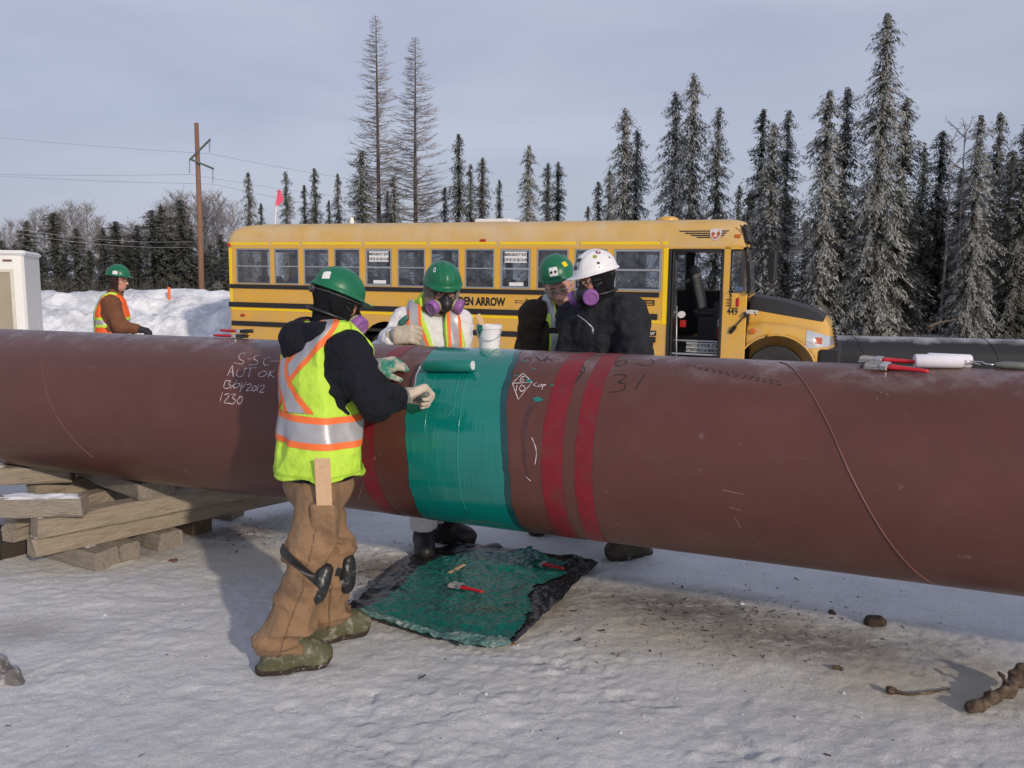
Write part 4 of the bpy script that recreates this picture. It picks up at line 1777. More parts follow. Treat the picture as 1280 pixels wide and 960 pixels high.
# ================================================================== people
skin_m = mat('skin', (.52, .27, .20), .5, .10, 30., col2=(.55, .20, .15), mask=(.5, .7), mscale=20)
balac_m = mat('black_knit', (.008, .008, .010), .95, .3, 90., bump=.5, bscale=60, bdist=.006, spec=.2)
navy_m = mat('navy_canvas', (.0085, .010, .016), .9, .3, 9., bump=.9, bscale=24, col2=(.040, .043, .05), mask=(.62, .84), mscale=11, bdist=.026, spec=.25)
lime_m = mat('lime_fluorescent_mesh', (.50, .76, .065), .8, .08, 10., bump=.7, bscale=18, bdist=.022, col2=(.42, .64, .04), mask=(.60, .85), mscale=5)
orange_tape = mat('orange_fluorescent_tape', (.84, .165, .035), .6, .08, 20.)
silver_tape = mat('grey_reflective_tape', (.40, .40, .42), .38, .10, 25., metal=.25)
duck_m = mat('tan_duck_canvas', (.245, .150, .083), .9, .18, 6., bump=.7, bscale=18, bdist=.026, col2=(.14, .085, .05), mask=(.52, .76), mscale=5)
olive_m = mat('olive_rubber', (.085, .085, .042), .6, .2, 14., col2=(.27, .27, .21), mask=(.50, .66), mscale=20, bump=.5, bscale=45)
sole_m = mat('brown_black_sole', (.035, .024, .018), .8, .3, 30., bump=.8, bscale=70, col2=(.40, .40, .42), mask=(.56, .68), mscale=28)
blackboot_m = mat('black_rubber_boot', (.016, .015, .016), .5, .3, 20., col2=(.25, .25, .25), mask=(.62, .8), mscale=14)
leather_m = mat('cream_leather_glove', (.52, .45, .36), .8, .16, 16., bump=.4, bscale=120, col2=(.36, .29, .22), mask=(.5, .72), mscale=14)
cuff_m = mat('grey_cuff', (.20, .205, .21), .6, .25, 22., bump=.3, bscale=150, col2=(.45, .44, .42), mask=(.6, .75), mscale=20)
stain_m = mat('teal_stained_glove', (.48, .46, .38), .75, .15, 16., bump=.4, bscale=120, col2=(.02, .20, .15), mask=(.46, .56), mscale=13)
coverall_m = mat('white_coverall', (.72, .72, .75), .75, .05, 8., bump=.9, bscale=20, bdist=.026)
brownj_m = mat('rust_brown_canvas', (.16, .062, .028), .9, .16, 8., bump=.5, bscale=24, bdist=.014)
darkbrown_m = mat('dark_brown_canvas', (.036, .026, .020), .9, .25, 8., bump=.8, bscale=22, bdist=.025, spec=.25)
plaid_m = mat('dark_plaid_wool', (.017, .018, .023), .95, .35, 14., bump=.8, bscale=22, bdist=.025, spec=.25, col2=(.024, .026, .031), mask=(.45, .75), mscale=26)
N, L, b = nodes_of(plaid_m)
geo = N.new('ShaderNodeTexCoord')
old = b.inputs['Base Color'].links[0].from_socket
for ax_ in ('Z', 'X'):
    wv = N.new('ShaderNodeTexWave')
    wv.bands_direction = ax_
    wv.inputs['Scale'].default_value = 4.6
    wv.inputs['Distortion'].default_value = .8
    L.new(geo.outputs['Object'], wv.inputs['Vector'])
    rp = N.new('ShaderNodeMapRange')
    rp.inputs[1].default_value = .55
    rp.inputs[2].default_value = .75
    rp.inputs[3].default_value = 0
    rp.inputs[4].default_value = .10
    L.new(wv.outputs['Fac'], rp.inputs[0])
    mm = N.new('ShaderNodeMix')
    mm.data_type = 'RGBA'
    L.new(rp.outputs[0], mm.inputs[0])
    L.new(old, mm.inputs[6])
    mm.inputs[7].default_value = (.04, .042, .05, 1)
    old = mm.outputs[2]
L.new(old, b.inputs['Base Color'])
green_hat = mat('green_hard_hat', (.006, .140, .064), .36, .12, 9., spec=.45, bump=.10, bscale=35, col2=(.03, .15, .09), mask=(.55, .8), mscale=9)
white_hat = mat('white_hard_hat', (.76, .76, .77), .32, .04, 6., coat=.2)
rubber_m = mat('black_silicone', (.016, .016, .018), .45, .2, 30.)
purple_m = mat('purple_filter_case', (.28, .115, .36), .5, .12, 40., col2=(.24, .07, .33), mask=(.5, .7))
ring_m = mat('olive_grey_bayonet', (.34, .32, .20), .5, .15, 30.)
sticker_w = mat('white_sticker', (.72, .74, .75), .45, .05, 30.)
sticker_d = mat('dark_sticker_print', (.03, .03, .035), .5, .1, 30.)
lensclear = bpy.data.materials.new('spectacle_lens')
lensclear.use_nodes = True
N, L, b = nodes_of(lensclear)
N.remove(b)
t_ = N.new('ShaderNodeBsdfTransparent')
t_.inputs[0].default_value = (.85, .87, .87, 1)
g_ = N.new('ShaderNodeBsdfGlossy')
g_.inputs['Roughness'].default_value = .05
m_ = N.new('ShaderNodeMixShader')
m_.inputs[0].default_value = .12
L.new(t_.outputs[0], m_.inputs[1])
L.new(g_.outputs[0], m_.inputs[2])
L.new(m_.outputs[0], N['Material Output'].inputs[0])


def basis(f, u):
    """rows: right, forward, up of a head or torso"""
    f = nrm(f)
    r = nrm(np.cross(f, u))
    return np.stack([r, f, np.cross(r, f)])


def loc_pt(c, B, r, f, u):
    return np.asarray(c) + B[0] * r + B[1] * f + B[2] * u


def head_sdf(c, B, nose=True):
    q = lambda r, f, u: loc_pt(c, B, r, f, u)
    fs = [s_ell(q(0, -.012, .035), (.076, .096, .094), B), s_ell(q(0, .022, -.03), (.062, .076, .088), B),
          s_ell(q(0, .035, -.088), (.040, .046, .034), B)]
    f = smin(fs, .04)
    if nose:
        f = smin([f, s_cap(q(0, .090, .008), q(0, .116, -.030), .010, .016), s_ell(q(.014, .100, -.032), (.010, .012, .009), B), s_ell(q(-.014, .100, -.032), (.010, .012, .009), B),
                  s_cap(q(-.045, .078, .030), q(.045, .078, .030), .011), s_ell(q(.040, .068, -.020), (.022, .018, .020), B), s_ell(q(-.040, .068, -.020), (.022, .018, .020), B)], .018)
        f = s_cut(f, lambda p, a=smin([s_ell(q(.032, .100, .010), (.017, .016, .010), B), s_ell(q(-.032, .100, .010), (.017, .016, .010), B)], 0): a(p), .012)
        f = smin([f, s_cap(q(-.020, .092, -.062), q(.020, .092, -.062), .008), s_cap(q(-.016, .090, -.075), q(.016, .090, -.075), .009)], .008)
        f = s_cut(f, s_ell(q(0, .105, -.0685), (.026, .012, .0022), B), .004)
    for s_ in (-1, 1):
        f = smin([f, s_ell(q(s_ * .080, -.012, -.005), (.010, .024, .034), B)], .012)
    f.lo, f.hi = np.asarray(c) - .17, np.asarray(c) + .17
    return f


def hand_sdf(W, d, n, tv, curl=(.5, .7, .5), thumb=None, r=.0118, spread=.0225, sc=1.0, tl=1.0):
    """hand with palm, four separate fingers and a thumb from the side of the palm"""
    d = nrm(d)
    n = nrm(np.asarray(n) - d * (np.asarray(n) @ d))
    tv = nrm(np.asarray(tv) - d * (np.asarray(tv) @ d) - n * (np.asarray(tv) @ n))
    W = np.asarray(W, float)
    B = np.stack([d, tv, n])
    palm = s_box(W + d * .052 * sc, np.array([.050, .044, .019]) * sc, B, .018)
    palm = smin([palm, s_ell(W + d * .04 * sc + tv * .022 * sc + n * .012, (.034 * sc, .020 * sc, .016), B)], .02)
    fs = []
    for i, Ls in enumerate(((.046, .028, .024), (.050, .032, .026), (.047, .030, .025), (.037, .024, .021))):
        p = W + d * .094 * sc + tv * (.034 - spread * i) * sc
        a = 0
        seg = []
        for k, l in enumerate(Ls):
            a += curl[k] * (1 + .06 * i)
            q = p + (d * math.cos(a) + n * math.sin(a)) * l * sc
            seg.append(s_cap(p, q, r * (1 - .06 * k), r * (.94 - .06 * k)))
            p = q
        fs.append(smin(seg, .003))
    fing = smin(fs, .0015)
    T = W + d * .022 * sc + tv * .034 * sc + n * .006
    tds = thumb or [nrm(d * .55 + tv * .75 + n * .25), nrm(d * .85 + tv * .25 + n * .45), nrm(d * .8 - tv * .1 + n * .6)]
    seg = []
    p = T
    for k, (td, l) in enumerate(zip(tds, (.040, .032, .027))):
        q = p + np.asarray(td) * l * sc * tl
        seg.append(s_cap(p, q, r * (1.25 - .10 * k), r * (1.15 - .12 * k)))
        p = q
    return smin([palm, fing, smin(seg, .004)], .010)


def sdf_helmet(name, c, B, m, parent, brim=.05, ridge=True, rear=.012, h=.006, size=1.):
    q = lambda r, f, u: loc_pt(c, B, r, f, u)
    cc = q(0, -.004, .045)

    def f(p):
        l = (p - cc) @ B.T / size
        x, y, z = l[:, 0], l[:, 1], l[:, 2]
        rd = .004 * np.exp(-(x / .016) ** 2) + .003 * np.exp(-((np.abs(x) - .045) / .008) ** 2) if ridge else 0
        k = np.array([.112, .133, .122])
        e = np.sqrt(((l / k) ** 2).sum(1))
        dome = (e - 1) * .122 - rd * np.clip(z / .06, 0, 1)
        dome = np.maximum(dome, -z)
        # brim: a thin sheet that runs round the foot of the dome and reaches forward into a peak
        fw = np.clip(y / .133, -1, 1)
        out = np.where(fw > 0, rear + (brim - rear) * fw ** 2.0, rear)
        e2 = (np.sqrt((x / (.112 + out * .55)) ** 2 + (y / (.133 + out)) ** 2) - 1) * .13
        zb = -.004 - .10 * np.clip(y - .10, 0, 1) - .6 * np.clip(np.abs(x) - .06, 0, 1) * .12 * np.clip(y / .1, 0, 1)
        plate = np.maximum(e2, np.abs(z - zb) - .0042)
        hk = np.maximum(.016 - np.abs(dome - plate), 0) / .016
        return (np.minimum(dome, plate) - hk * hk * .004) * size
    f.lo, f.hi = cc - .22, cc + .22
    o, V, F = sdf_obj(name, f, h, m, parent, 1)
    return o, V, F, cc


def helmet_decal(name, V, F, cc, B, dirv, rad, m, parent, shape='box', asp=1.0, off=.0015, rot=0.):
    """a sticker following the shell: the part of it round the direction dirv"""
    dv = nrm(B.T @ np.asarray(dirv, float))
    # anchor on the surface
    l = V - cc
    ln = l / (np.linalg.norm(l, axis=1)[:, None] + 1e-9)
    k = np.argmax(ln @ dv)
    a = V[k]
    up_ = nrm(B[2] - dv * (B[2] @ dv))
    rt = np.cross(up_, dv)
    cr_, sr_ = math.cos(rot), math.sin(rot)
    u, v = (V - a) @ (rt * cr_ + up_ * sr_), (V - a) @ (up_ * cr_ - rt * sr_)
    if shape == 'box':
        g = rad - np.maximum(np.abs(u) / asp, np.abs(v))
    elif shape == 'ring':
        rr_ = np.sqrt((u / asp) ** 2 + v * v)
        g = np.minimum(rad - rr_, rr_ - rad * .55)
    else:
        g = rad - np.sqrt((u / asp) ** 2 + v * v)
    g = np.where((V - a) @ dv > -.05, g, -1)
    return patch(name, V, F, g, m, parent, off)


def respirator(c, B, parent, sc=1.0):
    q = lambda r, f, u: loc_pt(c, B, r * sc, f * sc, u * sc)
    face = smin([s_ell(q(0, .098, -.052), (.046, .046, .044), B), s_cap(q(0, .108, -.01), q(0, .122, -.055), .017, .026), s_cap(q(-.042, .085, -.060), q(.042, .085, -.060), .026),
                 s_cap(q(0, .125, -.055), q(0, .138, -.075), .024, .018), s_ell(q(0, .085, -.092), (.034, .034, .022), B)], .02)
    o, V, F = sdf_obj('respirator', face, .005, rubber_m, parent, 1)
    for s_ in (-1, 1):
        ax = nrm(B[0] * s_ * .80 + B[1] * .55 - B[2] * .22)
        a = q(s_ * .050, .098, -.062)
        mb = MB()
        mb.lathe([(.020, -.02), (.032, .0), (.040, .004), (.040, .016), (.036, .020)], 22, a, ax)
        mb.build('bayonet_ring', ring_m, o, world=True, auto=R_(40))
        mb = MB()
        mb.lathe([(.036, .018), (.0435, .020), (.0445, .026), (.0445, .050), (.041, .056), (.034, .058), (.032, .0545), (.012, .0545), (.010, .057), (.002, .057)], 28, a, ax)
        mb.build('filter_cartridge', purple_m, o, world=True, auto=R_(40))
    # straps round the head
    mb = MB()
    for u0, u1 in ((-.035, .045), (-.07, -.07)):
        pts = []
        for a in np.linspace(R_(38), R_(322), 22):
            k = (1 - math.cos(a)) / 2
            pts.append(q(.090 * math.sin(a), .100 * math.cos(a) - .006 if math.cos(a) > 0 else .112 * math.cos(a), u0 + (u1 - u0) * k - (.0 if u0 > -.05 else 0)))
        mb.tube(pts, .0055, 6, sq=1.6)
    mb.build('head_strap', rubber_m, o, world=True, smooth=True)
    return o


def foot_sdf(an, d, z0, L_=.30, shaft=.15, lean=None):
    """boot: shaft, heel, instep and rounded toe, standing at height z0"""
    d = nrm(np.array([d[0], d[1], 0]))
    an = np.asarray(an, float)
    s = np.cross(d, UP)
    base = np.array([an[0], an[1], z0])
    B = np.stack([s, d, UP])
    up_ = UP if lean is None else nrm(lean)
    fs = [s_cap(base + UP * .09 - d * .005, base + UP * .09 + up_ * shaft, .062, .068),
          s_box(base + UP * .060 - d * .028, (.048, .062, .066), B, .04),
          s_ell(base + UP * .078 + d * .05, (.056, .11, .074), B),
          s_ell(base + UP * .058 + d * (L_ - .165), (.060, .090, .060), B)]
    f = smin(fs, .05)
    f = smin([f, s_loft([(base + UP * .020 - d * .085, s, .040, .030), (base + UP * .020 + d * .02, s, .043, .028), (base + UP * .020 + d * (L_ - .13), s, .054, .030)], .03)], .02)
    return s_cut(f, half_space(base, -UP), .008)


def arm_chain(sh, el, wr, r0, r1, r2, r3, k=.03, short=0.):
    wr = np.asarray(wr, float) - nrm(np.asarray(wr, float) - np.asarray(el, float)) * short
    return smin([s_cap(sh, el, r0, r1), s_cap(el, wr, r2, r3)], k)


def torso_secs(J, off=0., flare=0.):
    pc, sc_ = np.asarray(J['pc']), np.asarray(J['sc'])
    sp, ss = J['psv'], J['ssv']
    wst = pc + (sc_ - pc) * .36 + J.get('bend', 0)
    chs = pc + (sc_ - pc) * .74 + J.get('bend', 0)
    return [(pc - UP * .04, sp, .175 + off + flare, .125 + off + flare), (wst, nrm(sp + ss), .160 + off, .118 + off), (chs, ss, .180 + off, .128 + off), (sc_ - UP * .015, ss, .165 + off, .088 + off)]


def person(J, label, group, styl):
    base = np.array([J['pc'][0], J['pc'][1], J['z0']])
    root = empty('person', base, label, 'person', group=group)
    hB = basis(J['hf'], J['hu'])
    J['ssv'] = nrm(np.asarray(J['shR']) - np.asarray(J['shL']))
    J['psv'] = nrm(np.asarray(J['hipR']) - np.asarray(J['hipL']))
    J['tf'] = np.cross(UP, J['ssv'])
    J['sc'] = (np.asarray(J['shR']) + np.asarray(J['shL'])) / 2
    hc = np.asarray(J['hc'])
    hands = {}
    for s_ in 'RL':
        hd = J['hand' + s_]
        hands[s_] = hd
    # body: one continuous surface under the clothes
    parts = [head_sdf(hc, hB, styl.get('face', True)), s_cap(J['sc'] + UP * .02, hc - hB[2] * .07 - hB[1] * .015, .062, .056), s_loft(torso_secs(J, -.012), .05)]
    for s_ in 'RL':
        parts += [arm_chain(J['sh' + s_], J['el' + s_], J['wr' + s_], .052, .042, .040, .027)]
        parts += [s_cap(J['hip' + s_], J['kn' + s_], .070, .046), s_cap(J['kn' + s_], J['an' + s_], .045, .036), s_cap(np.asarray(J['an' + s_]), np.asarray(J['an' + s_]) + nrm(J['toe' + s_]) * .13 - UP * .035, .036, .030)]
        parts += [hand_sdf(**dict(hands[s_], r=.68 * hands[s_].get('r', .0118), sc=.92 * hands[s_].get('sc', 1.)))]
    o, V, F = sdf_obj('body', smin(parts, .025), styl.get('bh', .009), skin_m, root, 1)
    return root, hB, hands


def eyes(hc, hB, root):
    for s_ in (-1, 1):
        mb = MB()
        c = loc_pt(hc, hB, s_ * .032, .083, .010)
        mb.lathe([(.001, -.011), (.008, -.008), (.011, 0), (.008, .008), (.001, .011)], 12, c, hB[1])
        e = mb.build('eyeball', mat('eye_white', (.55, .52, .50), .3, .05), root, smooth=True, world=True)
        mb = MB()
        mb.lathe([(.0055, 0), (.003, .0018), (.0005, .002)], 12, c + hB[1] * .0095, hB[1])
        mb.build('iris', mat('dark_iris', (.03, .025, .02), .2, .1), e, world=True)


def spectacles(hc, hB, root, m=rubber_m):
    mb = MB()
    q = lambda r, f, u: loc_pt(hc, hB, r, f, u)
    for s_ in (-1, 1):
        ring = [q(s_ * .034 + .027 * math.cos(a), .112 - .25 * abs(s_ * .034 + .027 * math.cos(a)) ** 1.4 * 2.2, .006 + .019 * math.sin(a)) for a in np.linspace(0, 2 * math.pi, 19)]
        mb.tube(ring, .0022, 6)
        mb.tube([q(s_ * .061, .098, .012), q(s_ * .084, .06, .012), q(s_ * .088, -.01, .008)], .0026, 6)
    mb.tube([q(-.009, .112, .010), q(.009, .112, .010)], .0025, 6)
    o = mb.build('spectacles', m, root, smooth=True, world=True)
    for s_ in (-1, 1):
        mb = MB()
        mb.add([q(s_ * .034 + .026 * math.cos(a), .111 - .25 * abs(s_ * .034 + .026 * math.cos(a)) ** 1.4 * 2.2, .006 + .018 * math.sin(a)) for a in np.linspace(0, 2 * math.pi, 17)[:-1]], [tuple(range(16))])
        mb.build('lens', lensclear, o, world=True)
    return o


def balaclava(hc, hB, J, root, eye=(.052, .030), eu=.008, nm='balaclava', m=balac_m, extra=0.):
    f = smin([s_off(head_sdf(hc, hB, False), .013 + extra), s_cap(J['sc'] + UP * .05, hc - hB[2] * .07 - hB[1] * .01, .082, .074)], .03)
    c = loc_pt(hc, hB, 0, .13, eu)
    hole = s_box(c, (eye[0], .09, eye[1]), hB, .02)
    f = s_cut(f, hole, .006)
    return sdf_obj(nm, f, .0065, m, root, 1, amp=.003, nscale=30, seed=4)


def boots(J, root, m, sm=sole_m, L_=.30, shaft=.17):
    for s_ in 'RL':
        z0 = J.get('zf' + s_, J['z0'])
        f = foot_sdf(J['an' + s_], J['toe' + s_], z0, L_=L_, shaft=shaft, lean=np.asarray(J['kn' + s_]) - np.asarray(J['an' + s_]))
        o, V, F = sdf_obj('boot', f, .0075, m, root, 1, amp=.006, nscale=16, seed=8)
        patch('sole', V, F, (z0 + .032 + .02 * vnoise3(V * 14, 5)) - V[:, 2], sm, o, .003)


def gloves(J, root, hands, ms, cuff=None, clen=.075):
    for s_, m in zip('RL', ms):
        hd = hands[s_]
        f = hand_sdf(**hd)
        d = nrm(hd['d'])
        W = np.asarray(hd['W'])
        fl = [f, s_cap(W - d * .02, W + d * .03, .034, .034)]
        o, V, F = sdf_obj('glove', smin(fl, .015), .0045, m, root, 1, amp=.002, nscale=45, seed=3)
        if cuff:
            fa = nrm(np.asarray(J['wr' + s_]) - np.asarray(J['el' + s_]))
            g = s_cut(s_cap(W - fa * clen, W + d * .012, .055, .043), half_space(W + d * .018, d), 0)
            sdf_obj('cuff', g, .006, cuff, o, 1, amp=.003, nscale=30)


def trousers(J, root, m, rt=.10, rk=.088, rh=.090, hem=.10, amp=.012, h=.0085, seed=2):
    fs = [s_loft([(np.asarray(J['pc']) + UP * .10, J['psv'], .17, .125), (np.asarray(J['pc']) - UP * .04, J['psv'], .182, .140)], .05)]
    for s_ in 'RL':
        hi, kn, an = (np.asarray(J[k + s_], float) for k in ('hip', 'kn', 'an'))
        f = smin([s_cap(hi, kn, rt, rk), s_cap(kn, an, rk, rh)], .015)
        z0 = J.get('zf' + s_, J['z0'])
        f = s_cut(f, half_space([0, 0, z0 + hem + 0.0], -UP))
        fs.append(f)
    f = smin(fs, .025)
    kz = (J['knR'][2] + J['knL'][2]) / 2

    def g(p):
        # cloth breaks into folds round the knee, the crotch and the hem
        z = p[:, 2]
        wgt = .35 + np.exp(-((z - kz - .06) / .13) ** 2) + .8 * np.exp(-((z - J['z0'] - .17) / .07) ** 2) + .5 * np.exp(-((z - J['pc'][2] + .1) / .1) ** 2)
        q = p * np.array([5., 5., 13.]) + 1.1 * np.stack([vnoise3(p * 6, 3), vnoise3(p * 6, 4), 1.5 * vnoise3(p * 6, 6)], 1)
        kw = np.exp(-((z - kz - .03) / .17) ** 2) + np.exp(-((z - J['z0'] - .16) / .06) ** 2) * .8
        qv = p * np.array([8., 8., 2.2]) + .9 * np.stack([vnoise3(p * 4, 13), vnoise3(p * 4, 14), vnoise3(p * 4, 16)], 1)
        a = kw * (1.4 * (2 * np.abs(vnoise3(q, seed)) - .4) + .35 * vnoise3(p * np.array([12., 12., 26.]), seed + 1)) + (1 - np.clip(kw, 0, 1)) * 1.2 * (2 * np.abs(vnoise3(qv, seed + 7)) - .4)
        return f(p) + amp * wgt * a
    g.lo, g.hi = f.lo - .02, f.hi + .02
    return sdf_obj('trousers', g, h, m, root, 1)


def jacket(J, root, m, off=.028, ra=(.082, .070, .068, .056), amp=.012, h=.0085, hem=.06, seed=1, collar=.0, nm='jacket', extra=(), short=.03):
    fs = [s_loft(torso_secs(J, off), .06)]
    for s_ in 'RL':
        fs.append(arm_chain(J['sh' + s_], J['el' + s_], J['wr' + s_], *ra, short=short))
        fs.append(s_cap(J['sc'] - UP * .02, np.asarray(J['sh' + s_]), .085, ra[0] + .004))
    f = smin(fs, .05)
    if collar:
        f = smin([f, s_cut(s_cap(J['sc'], J['sc'] + nrm(np.asarray(J['hc']) - J['sc']) * collar, .10, .088), half_space([0, 0, 99], UP))], .04)
    for e in extra:
        f = smin([f, e], .03)
    f = s_cut(f, half_space([0, 0, J['pc'][2] - hem], -UP))
    elbows = [(np.asarray(J['el' + s_]), np.asarray(J['sh' + s_])) for s_ in 'RL']

    def g(p):
        wgt = .45 + 0 * p[:, 0]
        for e, s0 in elbows:
            wgt = wgt + 1.0 * np.exp(-(((p - e) ** 2).sum(1)) / .012) + .5 * np.exp(-(((p - s0) ** 2).sum(1)) / .012)
        q = p + .06 * np.stack([vnoise3(p * 6, 9), vnoise3(p * 6, 10), vnoise3(p * 6, 11)], 1)
        a = 1.4 * (2 * np.abs(vnoise3(q * np.array([9., 9., 15.]), seed)) - .4) + .6 * vnoise3(q * np.array([22., 22., 34.]), seed + 1)
        return f(p) + amp * wgt * a
    g.lo, g.hi = f.lo - .02, f.hi + .02
    return sdf_obj(nm, g, h, m, root, 1)


def vest(J, root, m, off=.045, hem=.06, flare=.03, vopen=None, neck=.115, h=.0075, amp=.010, top=.0, seed=6, wd=.0, sr=.085, arm=.86):
    secs = torso_secs(J, off, flare)
    secs[-1] = (secs[-1][0] + UP * top, secs[-1][1], secs[-1][2] + wd, secs[-1][3] + .012)
    f = s_loft(secs, .06)
    sw = np.linalg.norm(np.asarray(J['shR']) - np.asarray(J['shL'])) / 2
    caps = [s_cap(J['sc'] - UP * .02, J['sh' + s_] - UP * .01, .085 + .016, sr + .020) for s_ in 'RL']
    caps += [s_cap(np.asarray(J['sh' + s_]), np.asarray(J['sh' + s_]) * .72 + (J['sc'] * .35 + J['pc'] * .65) * .28, sr + .016, sr) for s_ in 'RL']
    f = smin([f] + caps, .05)
    for sg_ in (1, -1):
        f = s_cut(f, half_space(J['sc'] + J['ssv'] * sg_ * sw * arm, nrm(J['ssv'] * sg_ + UP * .22)), .004)
    f = s_cut(f, half_space([0, 0, J['pc'][2] - hem], -UP))
    nb = J['sc'] + J['tf'] * .01
    f = s_cut(f, s_cap(nb - UP * .02 + J['tf'] * .03, nb + UP * .25, neck * .8, neck + .03), .01)
    if vopen:
        def front(p):
            l = p - J['sc']
            fw = l @ J['tf']
            z = l[:, 2]
            u = np.abs(l @ J['ssv'] - np.interp(z, vopen['z'], vopen.get('shift', [0.] * len(vopen['z']))))
            return np.maximum(u - np.interp(z, vopen['z'], vopen['w']), -(fw - .03))
        f = s_cut(f, front, .006)

    def g(p):
        q = p + .05 * vnoise3(p * 5, 19)[:, None]
        wgt = .6 + .9 * np.clip((J['pc'][2] + .25 - p[:, 2]) / .25, 0, 1)
        return f(p) + amp * wgt * (1.3 * (2 * np.abs(vnoise3(q * np.array([9., 9., 4.]), seed)) - .4) + .6 * vnoise3(q * np.array([16., 16., 20.]), seed + 2))
    g.lo, g.hi = f.lo - .02, f.hi + .02
    return sdf_obj('safety_vest', g, h, m, root, 2)


def band(V, a, b_, n):
    """distance-like value, positive inside the slab between a and b along n"""
    t = V @ n
    return np.minimum(t - a, b_ - t)
# ------------------------------------------------------------------ the man painting, seen from behind
def joints(**k):
    return {a: (np.asarray(b_, float) if not np.isscalar(b_) and not isinstance(b_, dict) else b_) for a, b_ in k.items()}


gz = lambda x, y: float(ground_z(np.array([x]), np.array([y]), False)[0])
pA = P(398, 592, 3.94)
wrR, wrL = P(503, 496, 4.00), P(470, 459, 4.26)
A = joints(pc=pA, hc=P(420, 377, 3.99), hf=(.80, .42, -.36), hu=(.25, .12, .95),
           shR=P(436, 443, 3.81), shL=P(383, 432, 4.13), elR=P(468, 500, 3.76), wrR=wrR, elL=P(428, 495, 4.27), wrL=wrL,
           hipR=P(404, 612, 3.87), hipL=P(395, 612, 4.03), knR=P(384, 712, 3.83), knL=P(413, 706, 4.06),
           anR=P(352, 806, 3.83), anL=P(408, 775, 4.15), toeR=(.93, .36, 0), toeL=(.88, .47, 0), z0=0.0)
A['handR'] = dict(W=wrR, d=nrm((.78, .55, .25)), n=nrm((.35, -.1, -.9)), tv=nrm((-.3, .5, .5)), curl=(1.0, 1.25, .7), sc=1.18, r=.0138)
A['handL'] = dict(W=wrL, d=nrm((.75, .35, .12)), n=nrm((.1, .55, -.8)), tv=nrm((.3, -.7, -.2)), curl=(.55, .75, .5), sc=1.12, r=.0138)
A['zfR'] = gz(*A['anR'][:2]); A['zfL'] = gz(*A['anL'][:2])
rA, hB, hands = person(A, 'man in lime vest and tan trousers rolling teal paint on the pipe, back to camera', 'workers around the pipe', dict(face=True))
tfA = np.cross(UP, nrm(A['shR'] - A['shL']))
bk = lambda s, f, u: A['sc'] + A['ssv'] * s + A['tf'] * f + UP * u
hood = smin([s_cap(bk(.13, .06, .075), bk(.10, -.08, .075), .048, .06), s_cap(bk(.10, -.08, .075), bk(-.02, -.125, .06), .055, .06), s_cap(bk(-.02, -.125, .06), bk(-.13, -.06, .085), .06, .048),
             s_cap(bk(-.13, -.06, .085), bk(-.10, .07, .10), .05, .045), s_ell(bk(.0, -.135, .015), (.115, .060, .06), np.stack([A['ssv'], A['tf'], UP]))], .05)
jacket(A, rA, navy_m, off=.030, ra=(.088, .084, .078, .060), amp=.024, hem=.0, seed=1, short=.07)
sdf_obj('hood', s_disp(s_cut(hood, s_cap(bk(.01, .02, 0), bk(.02, .06, .3), .075, .095), .01), .030, 10, 5), .0075, navy_m, rA, 1)
sdf_obj('neck_gaiter', s_disp(s_cap(A['sc'] + UP * .02, A['hc'] - hB[2] * .06, .088, .076), .010, 16, 12), .0075, balac_m, rA, 1)
balaclava(A['hc'], hB, A, rA, eye=(.060, .045), eu=-.012)
v, VV, VF = vest(A, rA, lime_m, off=.052, hem=-.012, flare=.022, neck=.095, amp=.020, top=.018, sr=.106, arm=.90)
# tape: band round the waist, a cross on the back
zb = P(400, 530, 3.9)[2]
tilt = nrm(UP + .06 * A['ssv'])
z0_ = float(A['sc'] @ tilt) - (A['sc'][2] - zb) 
sc_h = lambda a, b_: band(VV, z0_ + a, z0_ + b_, tilt)
u_, f_, zz = (VV - A['sc']) @ A['ssv'], (VV - A['sc']) @ A['tf'], VV[:, 2] - A['sc'][2]
for a, b_, m_, nm in ((.040, .068, orange_tape, 'orange_tape'), (-.040, .040, silver_tape, 'reflective_tape'), (-.068, -.040, orange_tape, 'orange_tape')):
    patch(nm, VV, VF, sc_h(a, b_), m_, v, .0035)
back = f_ < .03
ztop = zb + .068
for sg in (1, -1):
    # each strap runs from a shoulder to the other side of the waist
    p0, p1 = np.array([.12 * sg, .04]), np.array([-.105 * sg, ztop - A['sc'][2] - .01])
    dd = nrm(p1 - p0)
    nn_ = np.array([-dd[1], dd[0]])
    # arc length across the back stands in for the flat width
    w_ = np.arctan2(u_, -f_ + .02) * .19
    t = (w_ - p0[0]) * nn_[0] + (zz - p0[1]) * nn_[1]
    lim = np.where(back, 1, -1) * 1.0
    up_ok = zz - (ztop - A['sc'][2])
    for a, b_, m_, nm in ((-.052, -.030, orange_tape, 'orange_tape'), (-.030, .030, silver_tape, 'reflective_tape'), (.030, .052, orange_tape, 'orange_tape')):
        g = np.minimum(np.minimum(t - a, b_ - t), np.minimum(up_ok, np.where(back, .1, -.1)))
        patch(nm, VV, VF, g, m_, v, .004 if sg > 0 else .0055)
mb = MB()
